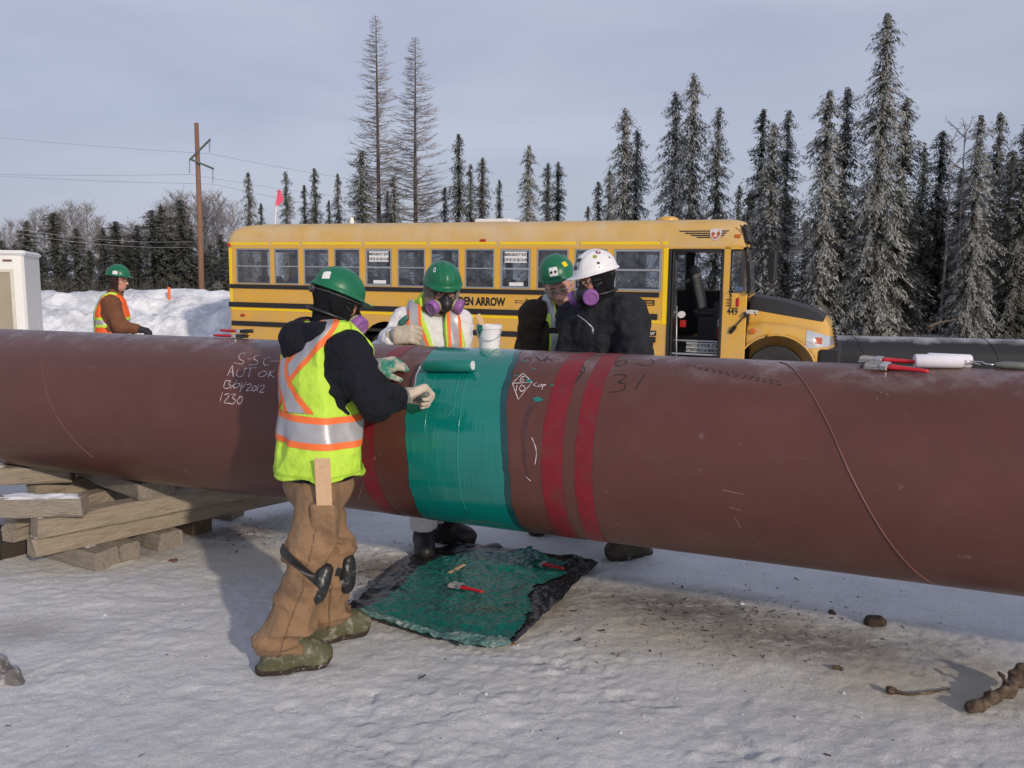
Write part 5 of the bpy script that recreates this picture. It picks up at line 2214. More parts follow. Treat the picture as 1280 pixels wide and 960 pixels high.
# side seam and pocket flap hem
tro, TV, TF = trousers(A, rA, duck_m, rt=.102, rk=.090, rh=.100, hem=.10, amp=.058, h=.0075)
seam_m = mat('tan_seam_thread', (.15, .090, .052), .9, .15, 20.)
for s_ in 'RL':
    kn, hi, an = A['kn' + s_], A['hip' + s_], A['an' + s_]
    fwl = nrm(np.asarray(A['toe' + s_]))
    sdl = np.cross(UP, fwl)
    sdl = -sdl if s_ == 'R' else sdl
    ax_ = np.where((TV[:, 2] > kn[2])[:, None], kn + (hi - kn) * ((TV[:, 2] - kn[2]) / (hi[2] - kn[2]))[:, None], kn + (an - kn) * ((kn[2] - TV[:, 2]) / (kn[2] - an[2]))[:, None])
    dxy = TV - ax_
    near_ = (np.hypot(dxy[:, 0], dxy[:, 1]) < .15) & (dxy @ (-sdl if s_ == 'R' else sdl) < .0) if False else (np.hypot(dxy[:, 0], dxy[:, 1]) < .15)
    out_ = dxy @ (np.array([0, -1., 0]))
    t_s = dxy @ fwl + .02
    patch('seam', TV, TF, np.where(near_ & (out_ > .03), .0035 - np.abs(t_s), -1), seam_m, tro, .0035)
    patch('hem', TV, TF, np.where(np.hypot((TV - an)[:, 0], (TV - an)[:, 1]) < .16, .0025 - np.abs(TV[:, 2] - A['zf' + s_] - .135), -1), seam_m, tro, .0030)
patch('side_seam', VV, VF, np.where(u_ > .08, .004 - np.abs(f_ - .035), -1), mat('dark_lime_piping', (.26, .42, .03), .8), v, .003)
patch('hem_binding', VV, VF, .005 - np.abs(VV[:, 2] - (A['pc'][2] + .03)), mat('lime_binding', (.36, .56, .04), .8), v, .003)
boots(A, rA, olive_m, shaft=.08)
gloves(A, rA, hands, (leather_m, stain_m), cuff_m, .10)
HATA = sdf_helmet('hard_hat', A['hc'], hB, green_hat, rA, brim=.055, size=.94)[1:]
hh, hV, hF, hcc = [o for o in rA.children if o.name.startswith('hard_hat')][0], *HATA
helmet_decal('hat_sticker', hV, hF, hcc, hB, (.45, -.80, .40), .020, sticker_w, hh, 'box', asp=.9, rot=.4)
respirator(A['hc'], hB, rA)
spectacles(A['hc'], hB, rA)
# helmet cradle band seen under the rim
mb = MB()
q = lambda r, f, u: loc_pt(A['hc'], hB, r, f, u)
mb.tube([q(.094 * math.sin(a), .112 * math.cos(a), .024) for a in np.linspace(0, 2 * math.pi, 30)], .014, 6, sq=.35)
mb.lathe([(.022, 0), (.022, .02), (.015, .025)], 12, q(0, -.112, .02), -hB[1])
mb.build('head_band', mat('grey_black_plastic', (.04, .04, .045), .5), hh, world=True, smooth=True)
# knee pads: cap and strap
for s_ in 'RL':
    kn, hi, an = A['kn' + s_], A['hip' + s_], A['an' + s_]
    ld = nrm(an - hi)
    fw = nrm(np.asarray(A['toe' + s_]) - ld * (np.asarray(A['toe' + s_]) @ ld))
    sd_ = np.cross(ld, fw)
    B_ = np.stack([sd_, ld, fw])
    out = -sd_ if (-sd_)[1] < 0 else sd_
    c = kn + fw * .060 + out * .036 + ld * .035
    cap = s_cut(s_ell(c, (.062, .105, .055), B_), s_cap(hi + fw * .0, an, .096), .004)
    cap = smin([s_cap(c - ld * .055 + fw * .016, c + ld * .050 - fw * .008, .034, .042), s_ell(c + ld * .02, (.048, .080, .040), B_)], .03)
    o, V, F = sdf_obj('knee_pad', s_disp(cap, .008, 30, 3), .006, mat('scuffed_black_pad', (.018, .019, .02), .35, .3, 20., col2=(.30, .34, .33), mask=(.60, .72), mscale=26, bump=.4, bscale=60), rA, 1)
    ns_ = nrm(ld - .55 * fw)
    dk_ = TV - (kn + ld * .005)
    lat = dk_ - np.outer(dk_ @ ld, ld)
    gS = np.where((np.linalg.norm(lat, axis=1) < .135) & (np.abs(dk_ @ ld) < .16), .019 - np.abs(dk_ @ ns_), -1)
    if s_ == 'R':
        gS = np.where(np.linalg.norm(TV - kn, axis=1) < np.linalg.norm(TV - A['knL'], axis=1), gS, -1)
    else:
        gS = np.where(np.linalg.norm(TV - kn, axis=1) < np.linalg.norm(TV - A['knR'], axis=1), gS, -1)
    patch('strap', TV, TF, gS, rubber_m, o, .006)
# pocket on the thigh
pk = P(398, 640, 3.80)
# stir stick standing in the pocket
sA = P(403, 598, 3.735)
tpA, btA = P(402.5, 573, 3.665), P(405.5, 632, 3.722)
mb = MB()
ax = nrm(tpA - btA)
sv = nrm(np.cross(ax, FWD))
R3 = np.stack([sv, ax, np.cross(sv, ax)], 1)
mb.box((tpA + btA) / 2, (.068, np.linalg.norm(tpA - btA), .007), rot=R3, bev=.002)
pine_m = mat('fresh_pine', (.62, .42, .25), .6, .08, 30., stretch=(8, .8, 8), col2=(.52, .32, .17), mask=(.5, .7), mscale=12)
tag(mb.build('stir_stick', pine_m), 'clean pale wooden stick standing in the thigh pocket of the tan trousers', 'stick')
pc_ = P(405, 654, 3.766)
g = smin([s_box(pc_, (.056, .095, .026), np.stack([sv, ax, np.cross(sv, ax)]), .016)], 0)
sdf_obj('trouser_pocket', s_disp(g, .008, 18, 5), .006, duck_m, rA, 1)

# ------------------------------------------------------------------ the worker in white coveralls
pB = P(545, 492, 5.36)
wB = P(492, 420, 4.98)
Bj = joints(pc=pB, hc=P(553, 362, 5.22), hf=(.28, -.90, -.30), hu=(.06, -.25, .97),
            shR=P(505, 404, 5.25), shL=P(572, 404, 5.32), elR=P(473, 447, 5.17), wrR=wB, elL=P(574, 455, 5.32), wrL=P(582, 474, 5.05),
            hipR=P(530, 508, 5.36), hipL=P(563, 508, 5.38), knR=P(528, 590, 5.36), knL=P(563, 588, 5.42),
            anR=P(530, 668, 5.50), anL=P(556, 652, 5.70), toeR=(.15, -.98, 0), toeL=(.95, -.3, 0), z0=gz(*P(545, 492, 5.36)[:2]))
Bj['zfR'] = gz(*Bj['anR'][:2]); Bj['zfL'] = gz(*Bj['anL'][:2])
Bj['handR'] = dict(W=wB, d=nrm((.95, -.25, .10)), n=nrm((.15, .75, -.25)), tv=nrm((.05, .1, 1)), curl=(1.15, 1.35, .8), sc=1.28, r=.0145, tl=.62,
                   thumb=[nrm((.45, -.05, .9)), nrm((.6, 0, .7)), nrm((.75, .0, .5))])
Bj['handL'] = dict(W=P(582, 474, 5.05), d=nrm((-.2, -.8, -.3)), n=nrm((-.2, .3, -.9)), tv=nrm((-.9, .2, .1)), curl=(.3, .4, .3))
rB, hB, hands = person(Bj, 'person in white coveralls and lime vest with gloved thumb up behind the pipe', 'workers around the pipe', {})
jacket(Bj, rB, coverall_m, off=.030, ra=(.074, .068, .068, .060), amp=.028, hem=.10, seed=3, short=.05, nm='coverall_top')
trousers(Bj, rB, coverall_m, amp=.012, h=.011, hem=.16)
boots(Bj, rB, blackboot_m, shaft=.22)
# grey hood hanging by the ears, under the hat
f = smin([s_off(head_sdf(Bj['hc'], hB, False), .017), s_cap(Bj['sc'] + UP * .03, Bj['hc'] - hB[2] * .06, .095, .085), s_cap(loc_pt(Bj['hc'], hB, .085, .0, .02), loc_pt(Bj['hc'], hB, .088, .02, -.09), .030, .026)], .03)
f = s_cut(f, s_box(loc_pt(Bj['hc'], hB, 0, .15, -.02), (.062, .11, .10), hB, .03), .008)
sdf_obj('liner_hood', s_disp(f, .008, 14, 3), .0075, mat('taupe_fleece', (.17, .145, .12), .95, .2, 20., bump=.4, bscale=200, sheen=.2), rB, 1)
f = s_cut(s_cap(Bj['sc'] + UP * .0, Bj['sc'] + UP * .115, .125, .092), s_cap(Bj['sc'] + UP * .05 + Bj['tf'] * .09, Bj['sc'] + UP * .3 + Bj['tf'] * .09, .06, .09), .01)
sdf_obj('vest_collar', s_disp(f, .01, 16, 4), .0075, lime_m, rB, 1)
v, VV, VF = vest(Bj, rB, lime_m, off=.066, hem=.02, flare=.0, neck=.10, top=.016, sr=.104, arm=.98, amp=.012,
                 vopen=dict(z=[-.6, -.25, -.05, .1], w=[.012, .022, .048, .075], shift=[-.08, -.055, -.012, 0.]))
u_, f_, zz = (VV - Bj['sc']) @ Bj['ssv'], (VV - Bj['sc']) @ Bj['tf'], VV[:, 2] - Bj['sc'][2]
for sg in (1, -1):
    cen = sg * (.105 - .06 * np.clip(-zz / .35, 0, 1)) * 1.0 + .012
    cen = np.where(sg > 0, .118 - .085 * np.clip(-zz / .25, 0, 1.3), -.118 - .008 * np.clip(-zz / .25, 0, 1.2))
    t = u_ - cen
    for a, b_, m_, nm in ((-.042, -.024, orange_tape, 'orange_tape'), (-.024, .024, silver_tape, 'reflective_tape'), (.024, .042, orange_tape, 'orange_tape')):
        patch(nm, VV, VF, np.minimum(np.minimum(t - a, b_ - t), np.where(f_ > 0, .1, -.1)), m_, v, .0035)
gloves(Bj, rB, hands, (leather_m, leather_m), cuff_m, .06)
tm = hand_sdf(**hands['R'])
ho, hV, hF, hcc = sdf_helmet('hard_hat', Bj['hc'] + hB[2] * .006, hB, green_hat, rB, brim=.035)
helmet_decal('hat_sticker', hV, hF, hcc, hB, (.55, .45, .75), .018, sticker_w, ho, 'ring', asp=.55, rot=.5)
respirator(Bj['hc'], hB, rB)
spectacles(Bj['hc'], hB, rB)
eyes(Bj['hc'], hB, rB)
# teal paint on the raised thumb
T0 = np.asarray(wB) + nrm((.95, -.25, .10)) * .022
tp = np.asarray(wB) + (nrm((.95, -.25, .1)) * .022 + nrm((.05, .1, 1)) * .034 + nrm((.45, -.05, .9)) * .040 * .62) * 1.28
gl_ = [o for o in rB.children if o.name.startswith('glove')][0]
f = s_cap(tp + nrm((.6, 0, .7)) * .002, tp + nrm((.6, 0, .7)) * .025 + nrm((.75, 0, .5)) * .019, .0195, .0172)
sdf_obj('stained_thumb', f, .0045, mat('dark_teal_stain', (.03, .13, .11), .6, .2, 20.), gl_, 1)

# ------------------------------------------------------------------ the older man with spectacles
pC = P(690, 490, 5.55)
Cj = joints(pc=pC, hc=P(699, 359, 5.38), hf=(-.10, -.90, -.34), hu=(-.24, -.30, .92),
            shR=P(668, 395, 5.42), shL=P(742, 398, 5.62), elR=P(657, 452, 5.40), wrR=P(672, 480, 5.12), elL=P(752, 455, 5.62), wrL=P(735, 480, 5.35),
            hipR=P(676, 508, 5.52), hipL=P(706, 508, 5.60), knR=P(676, 582, 5.72), knL=P(708, 582, 5.80),
            anR=P(676, 636, 6.02), anL=P(712, 638, 6.06), toeR=(-.2, -.98, 0), toeL=(.1, -.98, 0), z0=gz(*pC[:2]))
Cj['handR'] = dict(W=P(672, 480, 5.12), d=nrm((.2, -.8, -.3)), n=nrm((.2, .3, -.9)), tv=nrm((.9, .2, .1)), curl=(.3, .4, .3))
Cj['handL'] = dict(W=P(735, 480, 5.35), d=nrm((-.2, -.8, -.3)), n=nrm((-.2, .3, -.9)), tv=nrm((-.9, .2, .1)), curl=(.3, .4, .3))
rC, hB, hands = person(Cj, 'older bare-faced man in spectacles, green hard hat and dark brown jacket, looking down', 'workers around the pipe', dict(bh=.0065))
jacket(Cj, rC, darkbrown_m, off=.034, ra=(.088, .078, .072, .060), amp=.020, hem=.08, seed=5, collar=.10)
trousers(Cj, rC, darkbrown_m, amp=.012, h=.011)
boots(Cj, rC, blackboot_m)
v, VV, VF = vest(Cj, rC, darkbrown_m, off=.064, hem=.0, flare=.0, neck=.105, amp=.008, sr=.112, vopen=dict(z=[-.6, .1], w=[.05, .05]))
v.name = 'waistcoat'
u_, f_, zz = (VV - Cj['sc']) @ Cj['ssv'], (VV - Cj['sc']) @ Cj['tf'], VV[:, 2] - Cj['sc'][2]
cen = .170 - .02 * np.clip(-zz / .3, 0, 1)
for a, b_, m_, nm in ((-.026, -.014, lime_m, 'lime_edge'), (-.014, .014, silver_tape, 'reflective_tape'), (.014, .026, lime_m, 'lime_edge')):
    t = u_ - cen
    g = np.minimum(np.minimum(t - a, b_ - t), np.where((f_ > 0), .1, -.1))
    g = np.minimum(g, np.where((zz > -.085) & (zz < -.055), -.1, .1))
    patch(nm, VV, VF, g, m_, v, .004)
gloves(Cj, rC, hands, (leather_m, leather_m))
ho, hV, hF, hcc = sdf_helmet('hard_hat', Cj['hc'] + hB[2] * .040 - hB[1] * .012, hB, green_hat, rC, brim=.012, ridge=False)
helmet_decal('hat_sticker', hV, hF, hcc, hB, (-.02, .92, .42), .027, sticker_w, ho, 'box', asp=.95)
helmet_decal('sticker_print', hV, hF, hcc, hB, (.07, .92, .42), .009, sticker_d, ho, 'disc', asp=1.0, off=.003)
helmet_decal('sticker_print', hV, hF, hcc, hB, (-.09, .92, .42), .009, sticker_d, ho, 'disc', asp=1.0, off=.003)
helmet_decal('hat_sticker', hV, hF, hcc, hB, (-.60, .55, .62), .016, refl, ho, 'box', asp=1.1)
spectacles(Cj['hc'], hB, rC, silv)
eyes(Cj['hc'], hB, rC)
# grey hair below the hat
f = s_cut(s_off(s_ell(loc_pt(Cj['hc'], hB, 0, -.015, .02), (.080, .098, .092), hB), .004), half_space(loc_pt(Cj['hc'], hB, 0, .015, 0), hB[1]), .004)
sdf_obj('hair', s_disp(f, .006, 60, 7), .007, mat('grey_hair', (.20, .18, .165), .8, .3, 120., bump=.5, bscale=300), rC, 1)
# eyebrows
mb = MB()
for s_ in (-1, 1):
    mb.tube([loc_pt(Cj['hc'], hB, s_ * .014, .094, .030), loc_pt(Cj['hc'], hB, s_ * .032, .093, .035), loc_pt(Cj['hc'], hB, s_ * .050, .082, .028)], .0042, 6)
mb.build('eyebrows', mat('brow_hair', (.16, .13, .11), .9), rC, smooth=True, world=True)

# ------------------------------------------------------------------ the man in the white hat
pD = P(756, 496, 4.98)
Dj = joints(pc=pD, hc=P(746, 351, 4.84), hf=(-.84, -.50, -.22), hu=(-.22, -.05, .97),
            shR=P(720, 400, 5.05), shL=P(786, 396, 4.80), elR=P(715, 456, 4.95), wrR=P(692, 476, 4.68), elL=P(795, 455, 4.62), wrL=P(752, 466, 4.47),
            hipR=P(745, 512, 5.04), hipL=P(772, 512, 4.92), knR=P(750, 588, 5.3), knL=P(785, 590, 5.02),
            anR=P(752, 643, 5.95), anL=P(795, 672, 5.42), toeR=(-.6, -.8, 0), toeL=(-.9, -.4, 0), z0=gz(*pD[:2]))
Dj['zfL'] = gz(*Dj['anL'][:2]); Dj['zfR'] = gz(*Dj['anR'][:2])
Dj['handR'] = dict(W=P(692, 476, 4.68), d=nrm((-.4, -.6, -.3)), n=nrm((.1, .3, -.9)), tv=nrm((.8, -.4, .1)), curl=(.3, .4, .3))
Dj['handL'] = dict(W=P(752, 466, 4.47), d=nrm((-.8, -.5, -.3)), n=nrm((-.1, -.3, -.9)), tv=nrm((-.4, .8, .1)), curl=(.3, .4, .3))
rD, hB, hands = person(Dj, 'man in white hard hat and purple respirator leaning over the pipe in dark jacket', 'workers around the pipe', {})
jacket(Dj, rD, plaid_m, off=.046, ra=(.100, .090, .084, .066), amp=.034, hem=.10, seed=7, collar=.105)
trousers(Dj, rD, darkbrown_m, amp=.012, h=.011)
boots(Dj, rD, mat('brown_boot', (.055, .045, .035), .7, .2, 20., col2=(.3, .3, .28), mask=(.6, .75), mscale=20))
gloves(Dj, rD, hands, (leather_m, leather_m))
balaclava(Dj['hc'], hB, Dj, rD, eye=(.058, .042), eu=-.010)
ho, hV, hF, hcc = sdf_helmet('hard_hat', Dj['hc'] + hB[2] * .008, hB, white_hat, rD, brim=.05)
# front stickers, pins on the flank
helmet_decal('front_plate', hV, hF, hcc, hB, (0, .86, .50), .036, mat('pale_grey_sticker', (.30, .33, .36), .5), ho, 'box', asp=.80)
helmet_decal('plate_print', hV, hF, hcc, hB, (0, .78, .62), .010, sticker_d, ho, 'box', asp=2.4, off=.003)
helmet_decal('plate_print', hV, hF, hcc, hB, (0, .93, .36), .012, sticker_d, ho, 'disc', asp=1.0, off=.003)
helmet_decal('round_badge', hV, hF, hcc, hB, (-.50, .0, .80), .015, mat('maroon_badge', (.25, .01, .03), .4), ho, 'disc')
helmet_decal('badge_centre', hV, hF, hcc, hB, (-.50, .0, .80), .007, sticker_w, ho, 'disc', off=.003)
helmet_decal('round_badge', hV, hF, hcc, hB, (-.62, .30, .68), .012, mat('olive_badge', (.30, .33, .03), .4), ho, 'disc')
helmet_decal('flank_mark', hV, hF, hcc, hB, (-.85, .33, .42), .007, sticker_d, ho, 'box', asp=1.2)
helmet_decal('flank_mark', hV, hF, hcc, hB, (-.92, .38, .22), .006, sticker_d, ho, 'box', asp=.6)
helmet_decal('flank_mark', hV, hF, hcc, hB, (-.78, -.45, .55), .006, sticker_d, ho, 'box', asp=.9)
respirator(Dj['hc'], hB, rD)
spectacles(Dj['hc'], hB, rD)
eyes(Dj['hc'], hB, rD)
# chest zip
mb = MB()
z0_, z1_ = P(722, 394, 4.66), P(741, 410, 4.60)
mb.tube([z0_, (z0_ + z1_) / 2 + np.array([0, -.01, .005]), z1_], .0035, 6)
mb.tube([z1_, z1_ - UP * .03], .006, 6)
mb.build('jacket_zip', silv, rD, smooth=True, world=True)

# ------------------------------------------------------------------ the man by the snow bank
pE = P(138, 437, 9.80)
Ej = joints(pc=pE, hc=P(147.5, 350, 9.80), hf=(.97, -.16, -.10), hu=(.08, 0, 1),
            shR=P(139, 379, 9.62), shL=P(143, 379, 9.98), elR=P(150, 408, 9.56), wrR=P(173, 411, 9.62), elL=P(150, 408, 10.05), wrL=P(170, 412, 10.0),
            hipR=P(138, 446, 9.70), hipL=P(138, 446, 9.90), knR=P(140, 492, 9.70), knL=P(144, 490, 9.92),
            anR=P(136, 535, 9.70), anL=P(142, 535, 9.95), toeR=(1, 0, 0), toeL=(1, .1, 0), z0=gz(*P(138, 437, 9.8)[:2]))
Ej['anR'][2] = Ej['z0'] + .09; Ej['anL'][2] = Ej['z0'] + .09
Ej['handR'] = dict(W=P(173, 411, 9.62), d=nrm((.95, 0, -.2)), n=nrm((0, .4, -.9)), tv=nrm((0, .8, .4)), curl=(.7, .8, .5))
Ej['handL'] = dict(W=P(170, 412, 10.0), d=nrm((.95, 0, -.2)), n=nrm((0, -.4, -.9)), tv=nrm((0, -.8, .4)), curl=(.7, .8, .5))
rE, hB, hands = person(Ej, 'man in rust brown coat and orange vest standing before the snow bank', 'workers around the pipe', dict(bh=.009))
jacket(Ej, rE, brownj_m, off=.032, ra=(.085, .076, .072, .055), amp=.022, h=.012, hem=.12, seed=9, collar=.10)
trousers(Ej, rE, mat('dark_work_trousers', (.02, .02, .024), .9), amp=.010, h=.014)
boots(Ej, rE, blackboot_m)
v, VV, VF = vest(Ej, rE, mat('orange_vest_mesh', (.88, .13, .02), .8, .08, 10.), off=.046, hem=-.02, flare=.0, neck=.10, h=.012, vopen=dict(z=[-.6, .1], w=[.02, .06]))
u_, f_, zz = (VV - Ej['sc']) @ Ej['ssv'], (VV - Ej['sc']) @ Ej['tf'], VV[:, 2] - Ej['sc'][2]
zz0 = P(138, 402, 9.8)[2] - Ej['sc'][2]
for a, b_, m_, nm in ((.025, .055, lime_m, 'lime_edge'), (-.025, .025, silver_tape, 'reflective_tape'), (-.055, -.025, lime_m, 'lime_edge')):
    patch(nm, VV, VF, np.minimum(zz - zz0 - a, b_ - zz + zz0), m_, v, .005)
for sg in (1, -1):
    t = u_ * sg - .10
    for a, b_, m_, nm in ((-.045, -.022, lime_m, 'lime_edge'), (-.022, .022, silver_tape, 'reflective_tape'), (.022, .045, lime_m, 'lime_edge')):
        patch(nm, VV, VF, np.minimum(np.minimum(t - a, b_ - t), np.where(f_ < .06, .1, -.1) + 0 * zz), m_, v, .005)
gl = mat('black_work_glove', (.02, .02, .025), .8)
gloves(Ej, rE, hands, (gl, gl))
f = s_cut(smin([s_off(head_sdf(Ej['hc'], hB, False), .010), s_cap(Ej['sc'] + UP * .04, Ej['hc'] - hB[2] * .07, .085, .075)], .03), s_box(loc_pt(Ej['hc'], hB, 0, .13, -.03), (.07, .09, .10), hB, .03), .006)
sdf_obj('knit_cap', f, .009, mat('dark_maroon_knit', (.03, .012, .014), .95), rE, 1)
ho, hV, hF, hcc = sdf_helmet('hard_hat', Ej['hc'] + hB[2] * .01, hB, green_hat, rE, brim=.045, h=.009)
helmet_decal('hat_sticker', hV, hF, hcc, hB, (.9, .25, .28), .020, sticker_w, ho, 'box', asp=1.3, off=.004)
spectacles(Ej['hc'], hB, rE)
# ================================================================== tools and things on and under the pipe
steel_w = mat('zinc_wire', (.55, .55, .56), .3, .1, 30., metal=.8)
red_plastic = mat('red_plastic_handle', (.50, .012, .018), .35, .1, 20.)
bristle_m = mat('pale_bristle', (.42, .42, .42), .9, .25, 60., stretch=(1, 12, 12))
nap_m = mat('white_roller_nap', (.72, .71, .78), .95, .05, 40., bump=.4, bscale=160)
grip_m = mat('grey_green_grip', (.13, .15, .135), .4, .15, 20.)


def on_pipe(t, phi, lift):
    return pipe_pt(np.array(float(t)), np.array(float(phi)), PR + lift)


# roller in the painter's hand
t0, ph0 = pipe_hit(531, 470)
t1, ph1 = pipe_hit(590, 470)
rr0 = .032
ra, rb = on_pipe(t0, ph0 - .075, rr0 + .004), on_pipe(t1, ph1 - .075, rr0 + .004)
ROL = empty('paint_roller', (ra + rb) / 2, 'teal soaked paint roller resting on the wet band in the painter\'s right hand', 'paint roller')
ax = nrm(rb - ra)
mb = MB()
Lr = np.linalg.norm(rb - ra)
mb.lathe([(.018, 0), (rr0 - .004, .0), (rr0, .006), (rr0, Lr - .006), (rr0 - .004, Lr), (.018, Lr)], 28, ra, ax)
mb.build('roller_sleeve', mat('teal_soaked_nap', (.004, .17, .14), .3, .15, 60., bump=.6, bscale=120, coat=.3), ROL, world=True, auto=R_(50))
mb = MB()
mb.lathe([(.001, Lr + .004), (.022, Lr + .004), (.023, Lr - .004), (.001, Lr - .004)], 20, ra, ax)
mb.build('end_cap', sticker_w, ROL, world=True, auto=R_(50))
hd = A['handR']
dR, nR, tR = nrm(hd['d']), nrm(hd['n']), nrm(hd['tv'])
fist = np.asarray(hd['W']) + dR * .085 + nR * .030
hdir = nrm(np.cross(dR, nR))
hdir = hdir if hdir @ (ra - fist) > 0 else -hdir
hend, hst = fist + hdir * .065, fist - hdir * .075
mb = MB()
mb.tube([ra + ax * .05, ra - ax * .025, ra - ax * .03 + (hend - ra) * .35 + UP * .004, hend + hdir * .02, hend], .0045, 8)
mb.build('wire_frame', steel_w, ROL, world=True, smooth=True)
mb = MB()
mb.tube([hend, hend - hdir * .02, fist, hst], [.010, .014, .016, .013], 10)
mb.build('handle', grip_m, ROL, world=True, smooth=True)

# pail of paint standing on top of the pipe
tp_, _ = pipe_hit(612, 437)
pc0 = on_pipe(tp_ - .036, -.10, 0)
PAIL = empty('paint_pail', pc0, 'small white plastic pail of teal paint standing on top of the pipe', 'pail')
mb = MB()
mb.lathe([(.052, -.004), (.060, .10), (.061, .104), (.066, .104), (.067, .122), (.062, .124), (.059, .120), (.056, .070), (.001, .070)], 28, pc0, UP)
mb.build('bucket', mat('white_pail_plastic', (.74, .74, .77), .4, .05, 10.), PAIL, world=True, auto=R_(40))
mb = MB()
mb.lathe([(.0575, .098), (.030, .100), (.001, .097)], 24, pc0, UP, caps=False)
mb.build('paint_fill', paint, PAIL, world=True, smooth=True)
mb = MB()
pts = []
V, F = [], []
for i, a in enumerate(np.linspace(R_(-235), R_(-120), 15)):
    r0 = .0685
    drop = .018 + .055 * max(0, math.sin((a + R_(235)) * 1.5)) * random.uniform(.6, 1.1)
    for z in (.125, .110, .124 - drop):
        V.append(pc0 + np.array([math.cos(a) * (r0 if z > .105 else .0625), math.sin(a) * (r0 if z > .105 else .0625), z]))
for i in range(14):
    for k in range(2):
        F.append((i * 3 + k, (i + 1) * 3 + k, (i + 1) * 3 + k + 1, i * 3 + k + 1))
mb.add(V, F)
mb.build('paint_drip', paint, PAIL, world=True, smooth=True)
mb = MB()
mb.tube([pc0 + np.array([.068 * math.cos(a), .068 * math.sin(a), .10 - .055 * math.sin((a - R_(190)) / R_(160) * math.pi)]) for a in np.linspace(R_(190), R_(350), 18)], .0018, 5)
mb.build('bail_wire', steel_w, PAIL, world=True)
s0, s1 = pc0 + np.array([-.012, -.01, .075]), P(597, 393, np.dot(pc0 - CAM, FWD) - .02)
mb = MB()
ax2 = nrm(s1 - s0)
sv2 = nrm(np.cross(ax2, FWD))
mb.box((s0 + s1) / 2, (.026, np.linalg.norm(s1 - s0), .005), rot=np.stack([sv2, ax2, np.cross(sv2, ax2)], 1), bev=.0015)
tag(mb.build('stir_stick', pine_m), 'pale wooden stir stick leaning out of the white paint pail', 'stick')


def brush(name_loc, head, up, label, group, bm=bristle_m, L_=1.0, wet=None):
    """flat paint brush: bristles, ferrule and tapered handle; head points from handle to bristles"""
    root = empty('paint_brush', name_loc, label, 'paint brush', group=group)
    f_, u_ = nrm(head), nrm(up)
    s_ = nrm(np.cross(f_, u_))
    u_ = np.cross(s_, f_)
    Rm = np.stack([f_, s_, u_], 1)
    c = np.asarray(name_loc, float)
    T = lambda pts: [c + Rm @ np.array(p) for p in pts]
    secs = [(-.145, .007, .006), (-.13, .011, .008), (-.10, .010, .008), (-.05, .013, .009), (-.015, .022, .010), (.005, .028, .010)]
    V, F = [], []
    for x, a, b_ in secs:
        V += [(x * L_, a * math.cos(t) * L_, .012 + b_ * math.sin(t) * L_) for t in np.linspace(0, 2 * math.pi, 11)[:-1]]
    for i in range(len(secs) - 1):
        F += [(i * 10 + k, i * 10 + (k + 1) % 10, (i + 1) * 10 + (k + 1) % 10, (i + 1) * 10 + k) for k in range(10)]
    F += [tuple(range(10))[::-1], tuple(range(50, 60))]
    obj('handle', T(V), F, red_plastic, root, smooth=True, world=True)
    mb = MB()
    mb.box((.018 * L_, 0, .012), (.03 * L_, .060 * L_, .022 * L_), bev=.003)
    mb.v = T(mb.v)
    mb.build('ferrule', steel_w, root, world=True)
    mb = MB()
    for i in range(70):
        y, z = random.uniform(-.028, .028) * L_, .012 + random.uniform(-.009, .009) * L_
        x1 = (.085 + random.uniform(-.008, .006)) * L_
        y1 = y * 1.25 + random.uniform(-.004, .004)
        a = np.array([.03 * L_, y, z])
        b_ = np.array([x1, y1, z + random.uniform(-.004, .002)])
        w_ = .0022
        mb.add([a + (0, -w_, 0), a + (0, w_, 0), b_ + (0, w_, 0), b_ + (0, -w_, 0)], [(0, 1, 2, 3)])
        mb.add([a + (0, 0, -w_), a + (0, 0, w_), b_ + (0, 0, w_), b_ + (0, 0, -w_)], [(0, 1, 2, 3)])
    mb.v = T(mb.v)
    mb.build('bristles', wet or bm, root, world=True)
    return root


# two brushes on top of the pipe at the right
for (x, y, lift, ang, lab) in ((1112, 462, .0, .30, 'red handled paint brush lying nearer the camera on the pipe beside the white rollers'),
                               (1104, 457, .012, .18, 'red handled brush crossed behind the nearer one on the pipe beside white rollers')):
    t, ph = pipe_hit(x, y)
    c = on_pipe(t, ph, .001 + lift)
    rad = (on_pipe(t, ph, 1) - on_pipe(t, ph, 0))
    tan = nrm(np.cross(PD, rad))
    hdv = -PD * math.cos(ang) + (tan if tan[2] > 0 else -tan) * math.sin(ang)
    brush(c, hdv, rad, lab, 'brushes lying on top of the pipe', L_=1.05)
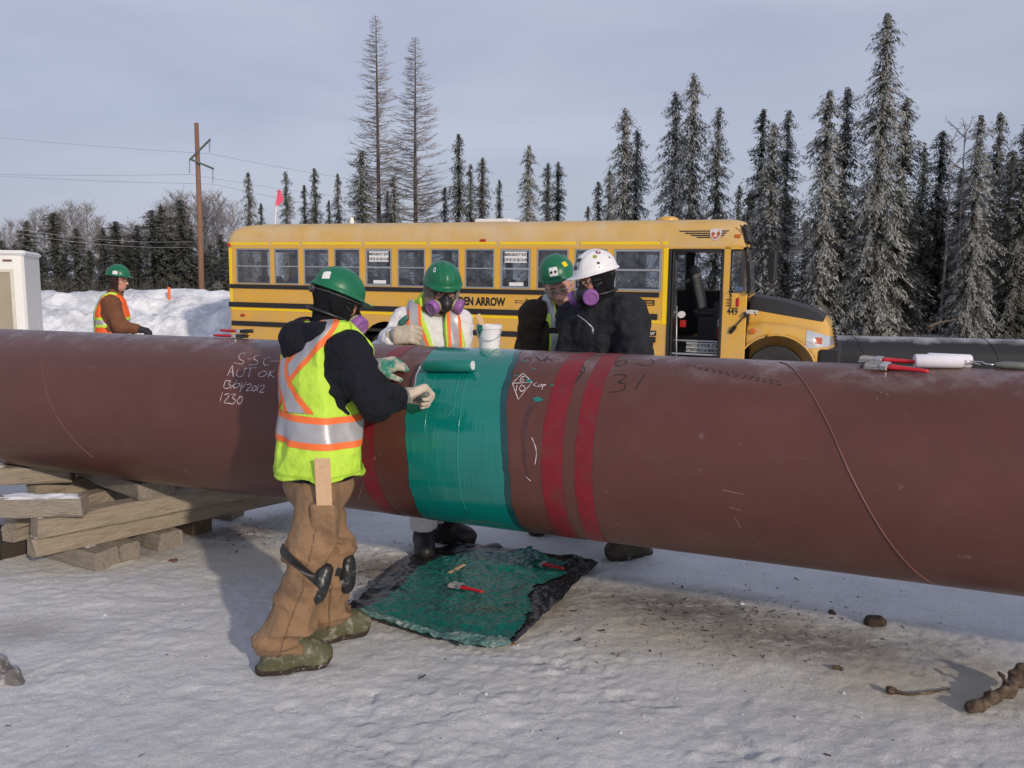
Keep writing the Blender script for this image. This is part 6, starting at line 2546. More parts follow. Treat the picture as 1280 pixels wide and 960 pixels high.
# two white rollers
for (xa, xb, ybase, ph, lab, hnd) in ((1143, 1204, 462, .10, 'clean white paint roller on the pipe, the nearer of the pair', 0), (1160, 1217, 455, -.06, 'clean white paint roller with grey handle behind the nearer white roller', 1)):
    ta, tb = pipe_hit(xa, 466)[0], pipe_hit(xb, 466)[0]
    r0 = .029
    a, b_ = on_pipe(ta, ph, r0), on_pipe(tb, ph - .10, r0)
    root = empty('paint_roller', (a + b_) / 2, lab, 'paint roller')
    axr = nrm(b_ - a)
    Lq = np.linalg.norm(b_ - a)
    mb = MB()
    mb.lathe([(.018, .0), (r0 - .003, 0), (r0, .005), (r0, Lq - .005), (r0 - .003, Lq), (.018, Lq)], 26, a, axr)
    mb.build('roller_sleeve', nap_m, root, world=True, auto=R_(50))
    mb = MB()
    mb.lathe([(.001, Lq + .003), (.017, Lq + .003), (.0185, Lq - .004)], 18, a, axr)
    mb.build('end_cap', mat('pale_green_cap', (.45, .55, .52), .4), root, world=True, auto=R_(50))
    e0 = b_ + axr * .045
    mb = MB()
    pts = [b_ - axr * .02, e0, e0 + PN * (.03 if not hnd else -.02) - UP * .01, e0 + PN * (.03 if not hnd else -.02) + axr * .03 - UP * .016]
    if hnd:
        hs = on_pipe(tb + .085, ph - .02, .018)
        pts = [b_ - axr * .02, e0, hs - PD * .03, hs]
    mb.tube(pts, .0038, 7)
    mb.build('wire_frame', steel_w, root, world=True, smooth=True)
    if hnd:
        he = on_pipe(tb + .235, ph - .05, .016)
        d_ = nrm(he - hs)
        mb = MB()
        mb.lathe([(.007, 0), (.012, .01), (.016, .04), (.0165, .09), (.014, .125), (.010, .13)], 16, hs, d_)
        mb.build('handle', grip_m, root, world=True, auto=R_(50))
        mb = MB()
        mb.lathe([(.010, .130), (.014, .134), (.013, .148), (.004, .152)], 16, hs, d_)
        mb.build('end_knob', mat('pale_end_knob', (.6, .62, .62), .4), root, world=True, auto=R_(50))
# tools on the pipe in front of the bus's rear
for (x, lift, ang, lab) in ((281, 0., .05, 'lower paint brush of the stacked pair on the pipe in front of the bus rear'), (288, .030, -.06, 'upper paint brush of the stacked pair on the pipe in front of the bus rear')):
    t, ph = pipe_hit(x, 425)
    c = on_pipe(t, -.02, .002 + lift)
    brush(c, PD * math.cos(ang) + PN * math.sin(ang), UP, lab, 'brushes stacked at the far left of the pipe', bm=mat('grey_stiff_bristle', (.07, .075, .08), .9, .3, 50.), L_=1.0)

# ------------------------------------------------------------------ plastic sheet with spilt paint
def inpoly_dist(x, y, poly):
    poly = np.asarray(poly)
    d = np.full(x.shape, 1e9)
    ins = np.zeros(x.shape, bool)
    for i in range(len(poly)):
        a, b_ = poly[i], poly[(i + 1) % len(poly)]
        e = b_ - a
        t = np.clip(((x - a[0]) * e[0] + (y - a[1]) * e[1]) / (e @ e), 0, 1)
        d = np.minimum(d, np.hypot(x - a[0] - t * e[0], y - a[1] - t * e[1]))
        c_ = ((a[1] > y) != (b_[1] > y)) & (x < (b_[0] - a[0]) * (y - a[1]) / (b_[1] - a[1] + 1e-12) + a[0])
        ins ^= c_
    return np.where(ins, d, -d)


gp = lambda L_: np.array([G(x, y, .02)[:2] for x, y in L_])
outer = gp([(430, 770), (470, 737), (515, 699), (566, 682), (622, 685), (640, 692), (700, 697), (722, 698), (748, 707), (742, 716), (700, 755), (646, 806), (618, 812), (590, 806), (540, 796), (488, 783)])
green = gp([(452, 770), (490, 748), (528, 712), (552, 700), (575, 697), (600, 690), (640, 695), (664, 690), (690, 700), (716, 708), (708, 720), (672, 735), (664, 760), (655, 790), (646, 803), (612, 818), (590, 814), (540, 800), (490, 784)])
lo, hi = outer.min(0) - .05, outer.max(0) + .05
sx_, sy_ = np.meshgrid(np.arange(lo[0], hi[0], .0085), np.arange(lo[1], hi[1], .0085), indexing='ij')
cr_ = fbm2(sx_ * 7 + 2 * fbm2(sx_ * 3, sy_ * 3, 2, 4), sy_ * 5, 4, 33, .6)
rid = .5 - np.abs(fbm2(sx_ * 4 + sy_ * 5, sy_ * 6 - sx_ * 3, 3, 12)) * 2
dist_o = inpoly_dist(sx_, sy_, outer) + .022 * fbm2(sx_ * 5, sy_ * 5, 3, 6)
edge = np.exp(-np.clip(dist_o, 0, 1) / .05)
sz_ = ground_z(sx_, sy_, False) + .032 + .026 * cr_ + .030 * rid * fbm2(sx_ * 2, sy_ * 2, 2, 8) * 3 + edge * (.055 * np.abs(fbm2(sx_ * 6, sy_ * 6, 3, 44)) + .004)
n0, n1_ = sx_.shape
ii, jj = np.meshgrid(np.arange(n0 - 1), np.arange(n1_ - 1), indexing='ij')
a0 = (ii * n1_ + jj).ravel()
SF = np.stack([a0, a0 + n1_, a0 + n1_ + 1, a0 + 1], 1)
SV = np.stack([sx_.ravel(), sy_.ravel(), sz_.ravel()], 1)
cen = outer.mean(0)
SHEET = empty('plastic_sheet', (cen[0], cen[1], 0), 'crumpled black plastic sheet covered in teal paint on the snow under the pipe', 'plastic sheet')
V, F = clip(SV, SF, dist_o.ravel())
blackpl = mat('black_polythene', (.012, .012, .014), .22, .2, 10., bump=.7, bscale=22, bdist=.02)
obj('film', V, F, blackpl, SHEET, smooth=True, world=True)
dist_g = inpoly_dist(sx_, sy_, green) + .11 * fbm2(sx_ * 10, sy_ * 10, 5, 16, .68) - .006
SV2 = SV.copy()
SV2[:, 2] += .004 + .010 * np.clip(np.abs(fbm2(sx_ * 24, sy_ * 24, 4, 91, .6)) * 2, 0, 1).ravel()
V, F = clip(SV2, SF, dist_g.ravel())
spill = mat('drying_teal_paint', (.002, .135, .108), .13, .25, 12., bump=.9, bscale=34, bdist=.018, spec=.6, col2=(.004, .035, .034), mask=(.54, .68), mscale=9)
obj('spilt_paint', V, F, spill, SHEET, smooth=True, world=True)
# board edge under the film
mb = MB()
e0, e1, e2 = G(455, 772, .01), G(560, 800, .01), G(642, 807, .01)
for p, q_ in ((e0, e1), (e1, e2)):
    d_ = q_ - p
    nn_ = nrm(np.array([d_[1], -d_[0], 0]))
    nn_ = nn_ if nn_[1] > 0 else -nn_
    mb.prism([p + UP * .002, q_ + UP * .002, q_ + UP * .012, p + UP * .012], nn_ * .3)
mb.build('board', mat('brown_board', (.16, .09, .05), .85, .2, 20.), SHEET, world=True)
# ragged white-green paint along the near edge
edgeband = gp([(446, 768), (490, 778), (545, 794), (600, 801), (640, 804), (640, 812), (604, 821), (565, 811), (520, 796), (480, 784), (450, 776)])
dist_e = inpoly_dist(sx_, sy_, edgeband) + .06 * fbm2(sx_ * 14, sy_ * 14, 4, 23, .6) - .006
SV3 = SV.copy()
SV3[:, 2] += .012 + .02 * np.clip(np.abs(fbm2(sx_ * 20, sy_ * 20, 4, 29, .6)) * 2, 0, 1).ravel()
V, F = clip(SV3, SF, dist_e.ravel())
obj('dried_edge', V, F, mat('milky_teal_crust', (.12, .26, .24), .4, .4, 40., bump=.8, bscale=60, bdist=.01, col2=(.50, .52, .50), mask=(.52, .66), mscale=22), SHEET, smooth=True, world=True)
sheet_z = lambda x, y: float(ground_z(np.array([x]), np.array([y]), False)[0]) + .043
tealb = mat('teal_clogged_bristle', (.02, .16, .13), .5, .3, 50.)
for (xa, ya, xb, yb, lab) in ((600, 740, 565, 731, 'red handled brush lying in the middle of the teal paint'), (702, 712, 668, 704, 'red handled brush lying on the far right of the teal paint')):
    p, q_ = G(xa, ya, .05), G(xb, yb, .05)
    c = p + (q_ - p) * .62
    c[2] = sheet_z(*c[:2])
    brush(c, (q_ - p) * np.array([1, 1, 0]), UP, lab, 'brushes lying on the painted sheet', wet=tealb if xa > 650 else None, L_=.95)
p, q_ = G(562, 715, .05), G(580, 705, .05)
mb = MB()
d_ = nrm((q_ - p) * np.array([1, 1, 0]))
s_ = np.cross(UP, d_)
mb.box((p + q_) / 2 * np.array([1, 1, 0]) + UP * sheet_z(*((p + q_) / 2)[:2]), (.17, .024, .006), rot=np.stack([d_, s_, UP], 1), bev=.002)
tag(mb.build('stir_stick', pine_m), 'short paint stained wooden stick lying on the teal painted sheet', 'stick')

# ------------------------------------------------------------------ timber crib under the pipe
wood_m = mat('weathered_timber', (.315, .265, .205), .85, .20, 7., stretch=(1.2, 9, 9), bump=.9, bscale=14, bdist=.014, col2=(.17, .135, .10), mask=(.50, .74), mscale=4)
wood2_m = mat('grey_timber', (.28, .245, .20), .88, .20, 7., stretch=(1.2, 9, 9), bump=.9, bscale=14, bdist=.014, col2=(.14, .12, .095), mask=(.50, .74), mscale=4)
dusting = mat('frozen_snow_dusting', (.64, .66, .70), .9, .05, 10., bump=.4, bscale=60)
T_dir = nrm((G(297, 640, .115) - G(40, 697, .115)) * np.array([1, 1, 0]))
C_dir = nrm(np.array([T_dir[1], -T_dir[0], 0]))           # across, towards the camera


def timber(end, d, L_, w_, h_, m, lab, snowy=None, roll=0.):
    """squared beam with its seen end at `end` (bottom centre), running L_ along d"""
    d = nrm(d)
    c = np.asarray(end) + d * L_ / 2 + UP * h_ / 2
    yaw = math.atan2(d[1], d[0])
    mb = MB()
    # three slices so that the saw cut is not perfectly straight
    hx = L_ / 2
    V, F = [], []
    ns = 7
    for i in range(ns):
        x = -hx + L_ * i / (ns - 1)
        b = .010
        ring = [(-w_ / 2 + b, -h_ / 2), (w_ / 2 - b, -h_ / 2), (w_ / 2, -h_ / 2 + b), (w_ / 2, h_ / 2 - b), (w_ / 2 - b, h_ / 2), (-w_ / 2 + b, h_ / 2), (-w_ / 2, h_ / 2 - b), (-w_ / 2, -h_ / 2 + b)]
        for y, z in ring:
            V.append((x + random.uniform(-.012, .012) * (i in (0, ns - 1)), y + random.uniform(-.008, .008), z + random.uniform(-.005, .005) * (1 if abs(z) < h_ / 2 - .001 else .6)))
    for i in range(ns - 1):
        F += [(i * 8 + k, i * 8 + (k + 1) % 8, (i + 1) * 8 + (k + 1) % 8, (i + 1) * 8 + k) for k in range(8)]
    F += [tuple(range(8))[::-1], tuple(range((ns - 1) * 8, ns * 8))]
    o = obj('timber', V, [f[::-1] for f in F], m)
    o.location = [float(v) for v in c]
    o.rotation_euler = (roll, 0, yaw)
    tag(o, lab, 'timber', 'timbers stacked under the pipe')
    if snowy:
        a, b_, wy = snowy
        nxs, nys = 60, 17
        xs_, ys_ = np.meshgrid(np.linspace(-hx + a * L_, -hx + b_ * L_, nxs), np.linspace(-w_ / 2 * wy, w_ / 2 * wy, nys), indexing='ij')
        ex = np.minimum(np.minimum((xs_ - xs_.min()), (xs_.max() - xs_)) / .04, np.minimum(ys_ - ys_.min(), ys_.max() - ys_) / .02)
        ex = np.clip(ex, 0, 1)
        zs_ = h_ / 2 - .006 + ex * (.012 + .030 * fbm2(xs_ * 9 + c[0] * 9, ys_ * 22, 4, 2))
        i_, j_ = np.meshgrid(np.arange(nxs - 1), np.arange(nys - 1), indexing='ij')
        q = (i_ * nys + j_).ravel()
        obj('snow_cover', np.stack([xs_.ravel(), ys_.ravel(), zs_.ravel()], 1), np.stack([q, q + nys, q + nys + 1, q + 1], 1), dusting, o, smooth=True)
    return o


gr = lambda x, y, z=0.: G(x, y, z)
hb = .115
# bottom layer: ends show at the lower right
timber(gr(164, 701, 0) - UP * .01, -C_dir + T_dir * -.12, .6, .13, .12, wood2_m, 'short timber tucked behind the front one of the bottom layer')
timber(gr(134, 709, 0) - UP * .01, -C_dir + T_dir * -.22, .95, .17, .12, wood2_m, 'front timber of the bottom layer, with a streak of snow on top', (.12, .45, .5))
timber(gr(214, 686, 0) - UP * .01, -C_dir + T_dir * -.1, .9, .17, .12, wood2_m, 'second timber of the bottom layer from the front, sticking out right')
timber(gr(254, 668, 0) - UP * .01, -C_dir, .9, .15, .12, mat('dark_timber', (.09, .065, .045), .8, .3, 8.), 'dark timber of the bottom layer behind the second one')  # darker wood than its neighbours
timber(gr(298, 648, 0) - UP * .01, -C_dir + T_dir * -.4, .95, .15, .11, wood2_m, 'farthest timber of the bottom layer, poking out under the pipe', (.02, .15, .7))
timber(gr(18, 697, 0) - UP * .01, -C_dir, .8, .16, .12, mat('dark_timber', (.035, .028, .022), .8, .3, 8.), 'near black timber of the bottom layer at the left edge')  # near black: shade of the gap under the end timbers, put into colour
# second and third layers run away under the pipe
timber(gr(39, 695, hb), T_dir, 2.35, .12, .112, wood_m, 'long pale squared timber running away under the pipe, lower of two', (0, .03, .9))
timber(gr(45, 672, hb * 2 - .002), T_dir + C_dir * .035, 1.9, .13, .118, wood_m, 'long dark streaked timber lying on the long pale one', (0, .06, .9))
timber(gr(12, 677, hb), T_dir - C_dir * .25, 1.5, .13, .09, wood_m, 'short thick timber end at the left edge, lower of two')
timber(gr(12, 660, hb + .092), T_dir - C_dir * .25, 1.5, .13, .10, wood_m, 'short thick timber end at the left edge, upper of two', (0, .05, .9))
# top pieces
timber(gr(106, 643, hb * 3 + .005), -T_dir * .55 - PD * .8, .75, .11, .115, wood2_m, 'snow topped timber lying crosswise at the front of the stack', (.0, 1., .96))
timber(gr(60, 660, hb) - C_dir * .42, T_dir, 1.6, .15, .115, wood2_m, 'grey timber behind the long pale one, lower of the rear pair')
timber(gr(70, 640, hb * 2) - C_dir * .40, T_dir - C_dir * .05, 1.4, .15, .115, wood_m, 'pale timber behind the long streaked one, upper of the rear pair')
timber(gr(196, 622, hb * 3 + .005), -PD + PN * .35, 1.0, .24, .112, wood2_m, 'rough split timber block wedged just below the pipe')
timber(gr(92, 600, hb * 3 + .02), -PD * .8 - PN * .6, 1.3, .16, .12, wood_m, 'long clean timber at the back of the stack touching the pipe', (.3, 1., .8))

# ------------------------------------------------------------------ bits of bark, sticks and lumps on the snow
bark_m = mat('dark_bark', (.055, .038, .028), .9, .3, 20., bump=.6, bscale=40)
log_m = mat('brown_branch', (.075, .052, .034), .9, .3, 14., bump=.9, bscale=28, bdist=.012, col2=(.18, .135, .095), mask=(.5, .65), mscale=18)
p = [P(1218, 884, 3.62), G(1240, 873, .045), G(1262, 862, .05), G(1275, 845, .06), G(1276, 836, .10)]
p[0] = G(1216, 884, .03)
f = smin([s_cap(a, b_, ra_, rb_) for a, b_, ra_, rb_ in zip(p[:-1], p[1:], (.026, .021, .022, .025), (.021, .022, .025, .026))], .02)
o, V, F = sdf_obj('fallen_branch', s_disp(smin([f, s_cap(p[2], p[2] + np.array([-.02, .05, .05]), .018, .010), s_cap(p[3], p[3] + np.array([-.05, -.02, .035]), .016, .008)], .015), .030, 24, 3, (1, 1, 1)), .0055, log_m, None, 1)
tag(o, 'knotty brown broken branch lying on the snow at the right edge', 'branch')
mb = MB()
p = [G(1114, 863, .02), G(1135, 868, .012), G(1160, 866, .014), G(1187, 861, .012)]
mb.tube(p, [.010, .006, .006, .003], 6)
mb.lathe([(.001, -.02), (.022, -.008), (.024, .008), (.001, .02)], 8, G(1114, 863, .015))
tag(mb.build('twig', log_m, smooth=True), 'thin brown twig with a pale knob lying left of the broken branch', 'twig')


def lump(px, py, r, m, lab, nm, cat, sq=.7, group=None):
    c = G(px, py, .0)
    c[2] = float(ground_z(np.array([c[0]]), np.array([c[1]]))[0]) + r * sq * .35
    f = smin([s_ell(c, (r, r * .7, r * sq)), s_ell(c + np.array([r * .6, -.2 * r, -.1 * r]), (r * .6, r * .5, r * .5))], r * .3)
    o, V, F = sdf_obj(nm, s_disp(f, r * 1.0, .9 / r, int(px)), r / 9, m, None, 0)
    o.data.polygons.foreach_set('use_smooth', np.zeros(len(o.data.polygons), bool))
    tag(o, lab, cat, group)


lump(1094, 780, .055, bark_m, 'dark lump of frozen bark on the snow below the pipe at right', 'bark_lump', 'bark')
lump(1040, 765, .022, bark_m, 'small dark bark chip left of the big dark lump', 'bark_lump', 'bark')
lump(1046, 836, .020, log_m, 'small brown wood chip on the sandy patch', 'bark_lump', 'bark')
lump(2, 850, .075, mat('grey_stone', (.15, .14, .14), .9, .25, 14., bump=.7, bscale=40, col2=(.42, .42, .44), mask=(.5, .62), mscale=14), 'snow dusted grey stone at the left edge', 'stone', 'stone', .6)
lump(214, 702, .028, mat('red_brown_leaf_litter', (.13, .06, .04), .9, .3, 30.), 'small red brown scrap on the snow before the timber stack', 'bark_lump', 'bark', .5)
lump(596, 690, .02, bark_m, 'tiny dark crumb of bark behind the plastic sheet', 'bark_lump', 'bark', .5)
# crumbs nobody could count
mb = MB()
for k in range(800):
    z_ = random.random()
    if z_ < .50:
        x, y = random.gauss(900, 110), random.gauss(775, 26)
    elif z_ < .65:
        x, y = random.gauss(320, 45), random.gauss(668, 12)
    elif z_ < .70:
        x, y = random.uniform(0, 1280), random.uniform(690, 955)
    else:
        x, y = random.gauss(470, 35), random.gauss(730, 22)
    if not (0 < y < 1000):
        continue
    c = G(x, y, 0)
    c[2] = float(ground_z(np.array([c[0]]), np.array([c[1]]))[0]) + .001
    s0 = abs(random.gauss(0, .0016)) + .0011
    ln = s0 * random.choice((1, 1.2, 1.6, 2.4, 6))
    a = random.uniform(0, 6.28)
    mb.box(c, (ln * 2, s0 * 1.3, s0), rot=rotm(random.uniform(-.4, .4), random.uniform(-.4, .4), a))
tag(mb.build('bark_crumbs', bark_m), 'scattered dark crumbs of bark and grit on the snow', 'debris', kind='stuff')
# clods of snow kicked up round the yard
mb = MB()
for k in range(36):
    if random.random() < .55:
        x, y = random.gauss(960, 170), random.gauss(868, 40)
    else:
        x, y = random.uniform(0, 1280), random.uniform(720, 958)
    if y < 700 or y > 1000:
        continue
    c = G(x, y, 0)
    c[2] = float(ground_z(np.array([c[0]]), np.array([c[1]]))[0]) + .002
    s0 = abs(random.gauss(0, .004)) + .003
    V, F = [], []
    th = [(random.uniform(.6, 1.1) * s0, random.uniform(-.2, .3) * s0) for _ in range(7)]
    for i, (r, dz) in enumerate(th):
        a = 2 * math.pi * i / 7
        V.append(c + np.array([r * math.cos(a), r * math.sin(a), -.3 * s0 + dz]))
    for i, (r, dz) in enumerate(th):
        a = 2 * math.pi * i / 7 + .3
        V.append(c + np.array([.6 * r * math.cos(a), .6 * r * math.sin(a), .45 * s0 + dz]))
    V.append(c + UP * s0 * .7)
    F = [(i, (i + 1) % 7, 7 + (i + 1) % 7, 7 + i) for i in range(7)] + [(7 + i, 7 + (i + 1) % 7, 14) for i in range(7)]
    mb.add(V, F)
tag(mb.build('snow_clods', snow), 'loose crumbs of trodden snow', 'snow', kind='stuff')
# ================================================================== the black pipe beyond
BPA = np.array([P(1045, 415, 17.8)[0], P(1045, 415, 17.8)[1], .12])
BPB = np.array([P(1280, 420, 16.8)[0], P(1280, 420, 16.8)[1], .12])
bpd = nrm(BPB - BPA)
bpn = np.array([-bpd[1], bpd[0], 0])
bp_m = mat('black_coated_steel', (.018, .018, .020), .42, .2, 3., spec=.5)
N, L, b = nodes_of(bp_m)
geo = N.new('ShaderNodeNewGeometry')
sx = N.new('ShaderNodeSeparateXYZ')
L.new(geo.outputs['Normal'], sx.inputs[0])
fr = N.new('ShaderNodeTexNoise')
fr.inputs['Scale'].default_value = 3.
fr.inputs['Detail'].default_value = 9
L.new(geo.outputs['Position'], fr.inputs['Vector'])
ad = N.new('ShaderNodeMath'); ad.operation = 'MULTIPLY_ADD'; ad.inputs[1].default_value = .5
L.new(fr.outputs[0], ad.inputs[0]); L.new(sx.outputs[2], ad.inputs[2])
rg = N.new('ShaderNodeMapRange')
rg.inputs[1].default_value = 1.02; rg.inputs[2].default_value = 1.25; rg.inputs[3].default_value = 0; rg.inputs[4].default_value = .6
L.new(ad.outputs[0], rg.inputs[0])
old = b.inputs['Base Color'].links[0].from_socket
fx = N.new('ShaderNodeMix'); fx.data_type = 'RGBA'
L.new(rg.outputs[0], fx.inputs[0]); L.new(old, fx.inputs[6]); fx.inputs[7].default_value = (.50, .50, .53, 1)
L.new(fx.outputs[2], b.inputs['Base Color'])
BP = empty('steel_pipe', (BPA + BPB) / 2 - UP * .45, 'long black coated pipe lying on the ground behind the bus bonnet, frost on top', 'pipe')
mb = MB()
mb.tube([BPA - bpd * 4, BPA, BPB, BPB + bpd * 16], .457, 48)
mb.build('pipe_wall', bp_m, BP, smooth=True, world=True)
for xa in (1058, 1213):
    tt0 = None
    r_ = ray(xa, 418)
    s0 = (P(xa, 418, 17.5) - BPA) @ bpd
    mb = MB()
    mb.tube([BPA + bpd * (s0 + .42 * k / 14) + (UP * math.cos(-.6 + 2.4 * k / 14) - bpn * math.sin(-.6 + 2.4 * k / 14)) * .459 for k in range(15)], .010, 6)
    mb.build('weld_seam', bp_m, BP, smooth=True, world=True)

# ================================================================== white site trailer at the left edge
c0 = P(29, 315.5, 15.0)
c1 = P(0, 311, 12.1)
td = nrm(np.array([-1.0, -.42, 0]))      # along the seen wall, to the left and a little nearer
tl = np.array([-td[1], td[0], 0])
tl = tl if tl[1] > 0 else -tl                  # away from the camera
TH = c0[2]
TR = empty('site_trailer', (c0[0], c0[1], -.3), 'white metal site trailer with a beige window at the left edge', 'trailer', rot=(0, 0, math.atan2(td[1], td[0])))
# local frame: x towards the camera, y = left of that direction
sgn = 1 if np.cross(np.array([td[0], td[1], 0]), tl)[2] > 0 else -1
H_ = TH + .3
tw = mat('white_sheet_metal', (.72, .73, .72), .5, .04, 2., bump=.08, bscale=3)
mb = MB()
mb.box((3.2, sgn * 1.2, H_ / 2 + .15), (6.4, 2.4, H_ - .34), bev=.04)
mb.build('trailer_body', tw, TR, auto=R_(35))
mb = MB()
mb.box((3.2, sgn * 1.2, H_ - .01), (6.48, 2.48, .09), bev=.04)
mb.build('trailer_roof', tw, TR, auto=R_(35))
mb = MB()
mb.box((.25, -sgn * .006, H_ - .14), (.14, .03, .03))
mb.build('marker_lamp', mat('dark_red_lamp', (.10, .02, .02), .4), TR)
sW = .17
mb = MB()
for a, b_, c_, d_ in ((sW, sW + 1.3, H_ - .34, H_ - .29), (sW, sW + 1.3, .95, 1.0), (sW, sW + .05, 1.0, H_ - .34), (sW + 1.25, sW + 1.3, 1.0, H_ - .34)):
    mb.box(((a + b_) / 2, -sgn * .012, (c_ + d_) / 2), (b_ - a, .03, d_ - c_))
wf = mb.build('window', mat('cream_frame', (.55, .53, .46), .5), TR)
mb = MB()
mb.box((sW + .65, -sgn * .006, (1.0 + H_ - .34) / 2), (1.2, .012, H_ - 1.34))
mb.build('blind', mat('beige_blind', (.30, .265, .20), .6, .1, 3.), wf)
mb = MB()
for x in (1.6, 2.4):
    mb.lathe([(.30, -.10), (.34, -.06), (.34, .08), (.3, .1), (.12, .1)], 24, (x, sgn * .16, .30), (0, 1, 0))
mb.box((3.2, sgn * 1.2, .26), (6.2, 1.6, .12))
mb.build('running_gear', blk, TR, auto=R_(40))

# ================================================================== power pole, wires, flag, stake
pole_m = mat('reddish_pole_wood', (.21, .115, .075), .9, .2, 3., stretch=(6, 6, .6), bump=.3, bscale=10)
pb = P(252, 372, 45.)
ptop = P(245.5, 154, 45.)
POLE = empty('utility_pole', (pb[0], pb[1], -.6), 'tall reddish wooden power pole with slanted crossarms beyond the snow bank', 'utility pole')
mb = MB()
foot = pb + (pb - ptop) * .18
mb.tube([foot, (foot + ptop) / 2 + np.array([.03, 0, 0]), ptop], [.155, .14, .11], 12)
mb.build('pole_shaft', pole_m, POLE, smooth=True, world=True)
arm_m = mat('grey_crossarm', (.10, .105, .11), .7, .2, 5.)
pD_ = lambda x, y, d=45.: P(x, y, d)
for a, b_ in (((237, 200), (263, 174)), ((238, 199), (267, 211))):
    mb = MB()
    mb.tube([pD_(*a, 44.8), pD_(*b_, 44.8)], .06, 6)
    mb.build('crossarm', arm_m, POLE, world=True)
for a, b_ in (((237, 200), (237, 217)), ((262, 174), (262, 191)), ((266, 211), (266, 229))):
    mb = MB()
    p, q_ = pD_(*a, 44.8), pD_(*b_, 44.8)
    for k in range(6):
        mb.lathe([(.015, 0), (.05, .02), (.015, .05)], 8, p + (q_ - p) * (k + .3) / 6.5, nrm(q_ - p))
    mb.tube([p, q_], .012, 5)
    mb.build('insulator', mat('grey_porcelain', (.20, .21, .22), .4), POLE, world=True)
wire_m = mat('aluminium_line', (.30, .31, .33), .4, .1, 5., metal=.5)


def wire(pts, lab, r=.008, m=wire_m):
    """line through points (px, py, depth) with a little sag"""
    W = [P(*p) for p in pts]
    out = []
    for a, b_ in zip(W[:-1], W[1:]):
        for k in range(24):
            t = k / 24
            out.append(a + (b_ - a) * t - UP * (.35 * 4 * t * (1 - t)))
    out.append(W[-1])
    mb = MB()
    mb.tube(out, r, 5)
    tag(mb.build('power_line', m), lab, 'power line', 'lines carried by the power pole')


wire([(-260, 138, 62.), (262, 192, 44.8), (640, 245, 62.)], 'upper power line hung from the raised end of the slanted crossarm')
wire([(-260, 203, 62.), (237, 218, 44.8), (640, 262, 62.)], 'power line hung from the left end of the crossarms')
wire([(-260, 196, 62.), (266, 230, 44.8), (640, 290, 62.)], 'lowest of the three power lines, hung from the right crossarm end')
wire([(-40, 274, 40.), (240, 302, 46.)], 'pale lower wire crossing in front of the left spruces', .007)
wire([(-40, 279, 40.), (240, 309, 46.)], 'second pale wire just below the first, in front of the left spruces', .007)

fl = P(345, 280, 22.5)
FL = empty('whip_flag', (fl[0], fl[1], -.4), 'small pink flag on a thin white whip behind the bus roof', 'flag')
mb = MB()
mb.tube([np.array([fl[0], fl[1], -.4]), P(344, 280, 22.5), P(346.5, 240, 22.5)], .018, 6)
mb.build('whip', mat('white_fibreglass', (.7, .7, .7), .4), FL, world=True)
ppts = [P(346, 238, 22.5), P(350.5, 237, 22.4), P(354.5, 250, 22.4), P(349, 257, 22.45), P(343.5, 258, 22.5)]
mb = MB()
mb.prism(ppts, (0, .006, 0))
mb.build('pennant', mat('pink_fluorescent', (.90, .12, .20), .6, .1, 4.), FL, world=True)
mb = MB()
st0 = P(212, 374, 23.6)
mb.tube([st0 - UP * .6, P(211, 359, 23.6)], .04, 8)
tag(mb.build('marker_stake', mat('orange_stake_paint', (.75, .16, .03), .6)), 'short orange marker stake standing in the snow bank', 'stake')
# ================================================================== trees
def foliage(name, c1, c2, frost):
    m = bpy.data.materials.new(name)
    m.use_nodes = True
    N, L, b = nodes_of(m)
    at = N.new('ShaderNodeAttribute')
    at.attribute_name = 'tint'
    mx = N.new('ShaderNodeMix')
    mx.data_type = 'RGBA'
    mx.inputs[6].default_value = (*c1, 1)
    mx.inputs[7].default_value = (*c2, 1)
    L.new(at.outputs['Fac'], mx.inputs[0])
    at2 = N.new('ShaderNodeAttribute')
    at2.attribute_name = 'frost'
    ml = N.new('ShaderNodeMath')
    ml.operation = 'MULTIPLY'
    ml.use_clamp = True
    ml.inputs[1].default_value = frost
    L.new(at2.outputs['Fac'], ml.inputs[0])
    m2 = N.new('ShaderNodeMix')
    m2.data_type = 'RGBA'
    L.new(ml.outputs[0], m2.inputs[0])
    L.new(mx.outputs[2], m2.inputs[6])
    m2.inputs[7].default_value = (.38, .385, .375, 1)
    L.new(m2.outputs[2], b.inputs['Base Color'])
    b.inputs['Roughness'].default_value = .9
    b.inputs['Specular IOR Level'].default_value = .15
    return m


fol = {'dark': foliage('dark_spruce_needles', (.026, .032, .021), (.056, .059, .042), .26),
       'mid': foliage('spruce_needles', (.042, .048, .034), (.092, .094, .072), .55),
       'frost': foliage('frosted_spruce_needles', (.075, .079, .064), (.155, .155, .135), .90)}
bark2 = mat('spruce_bark', (.075, .058, .048), .95, .3, 6.)


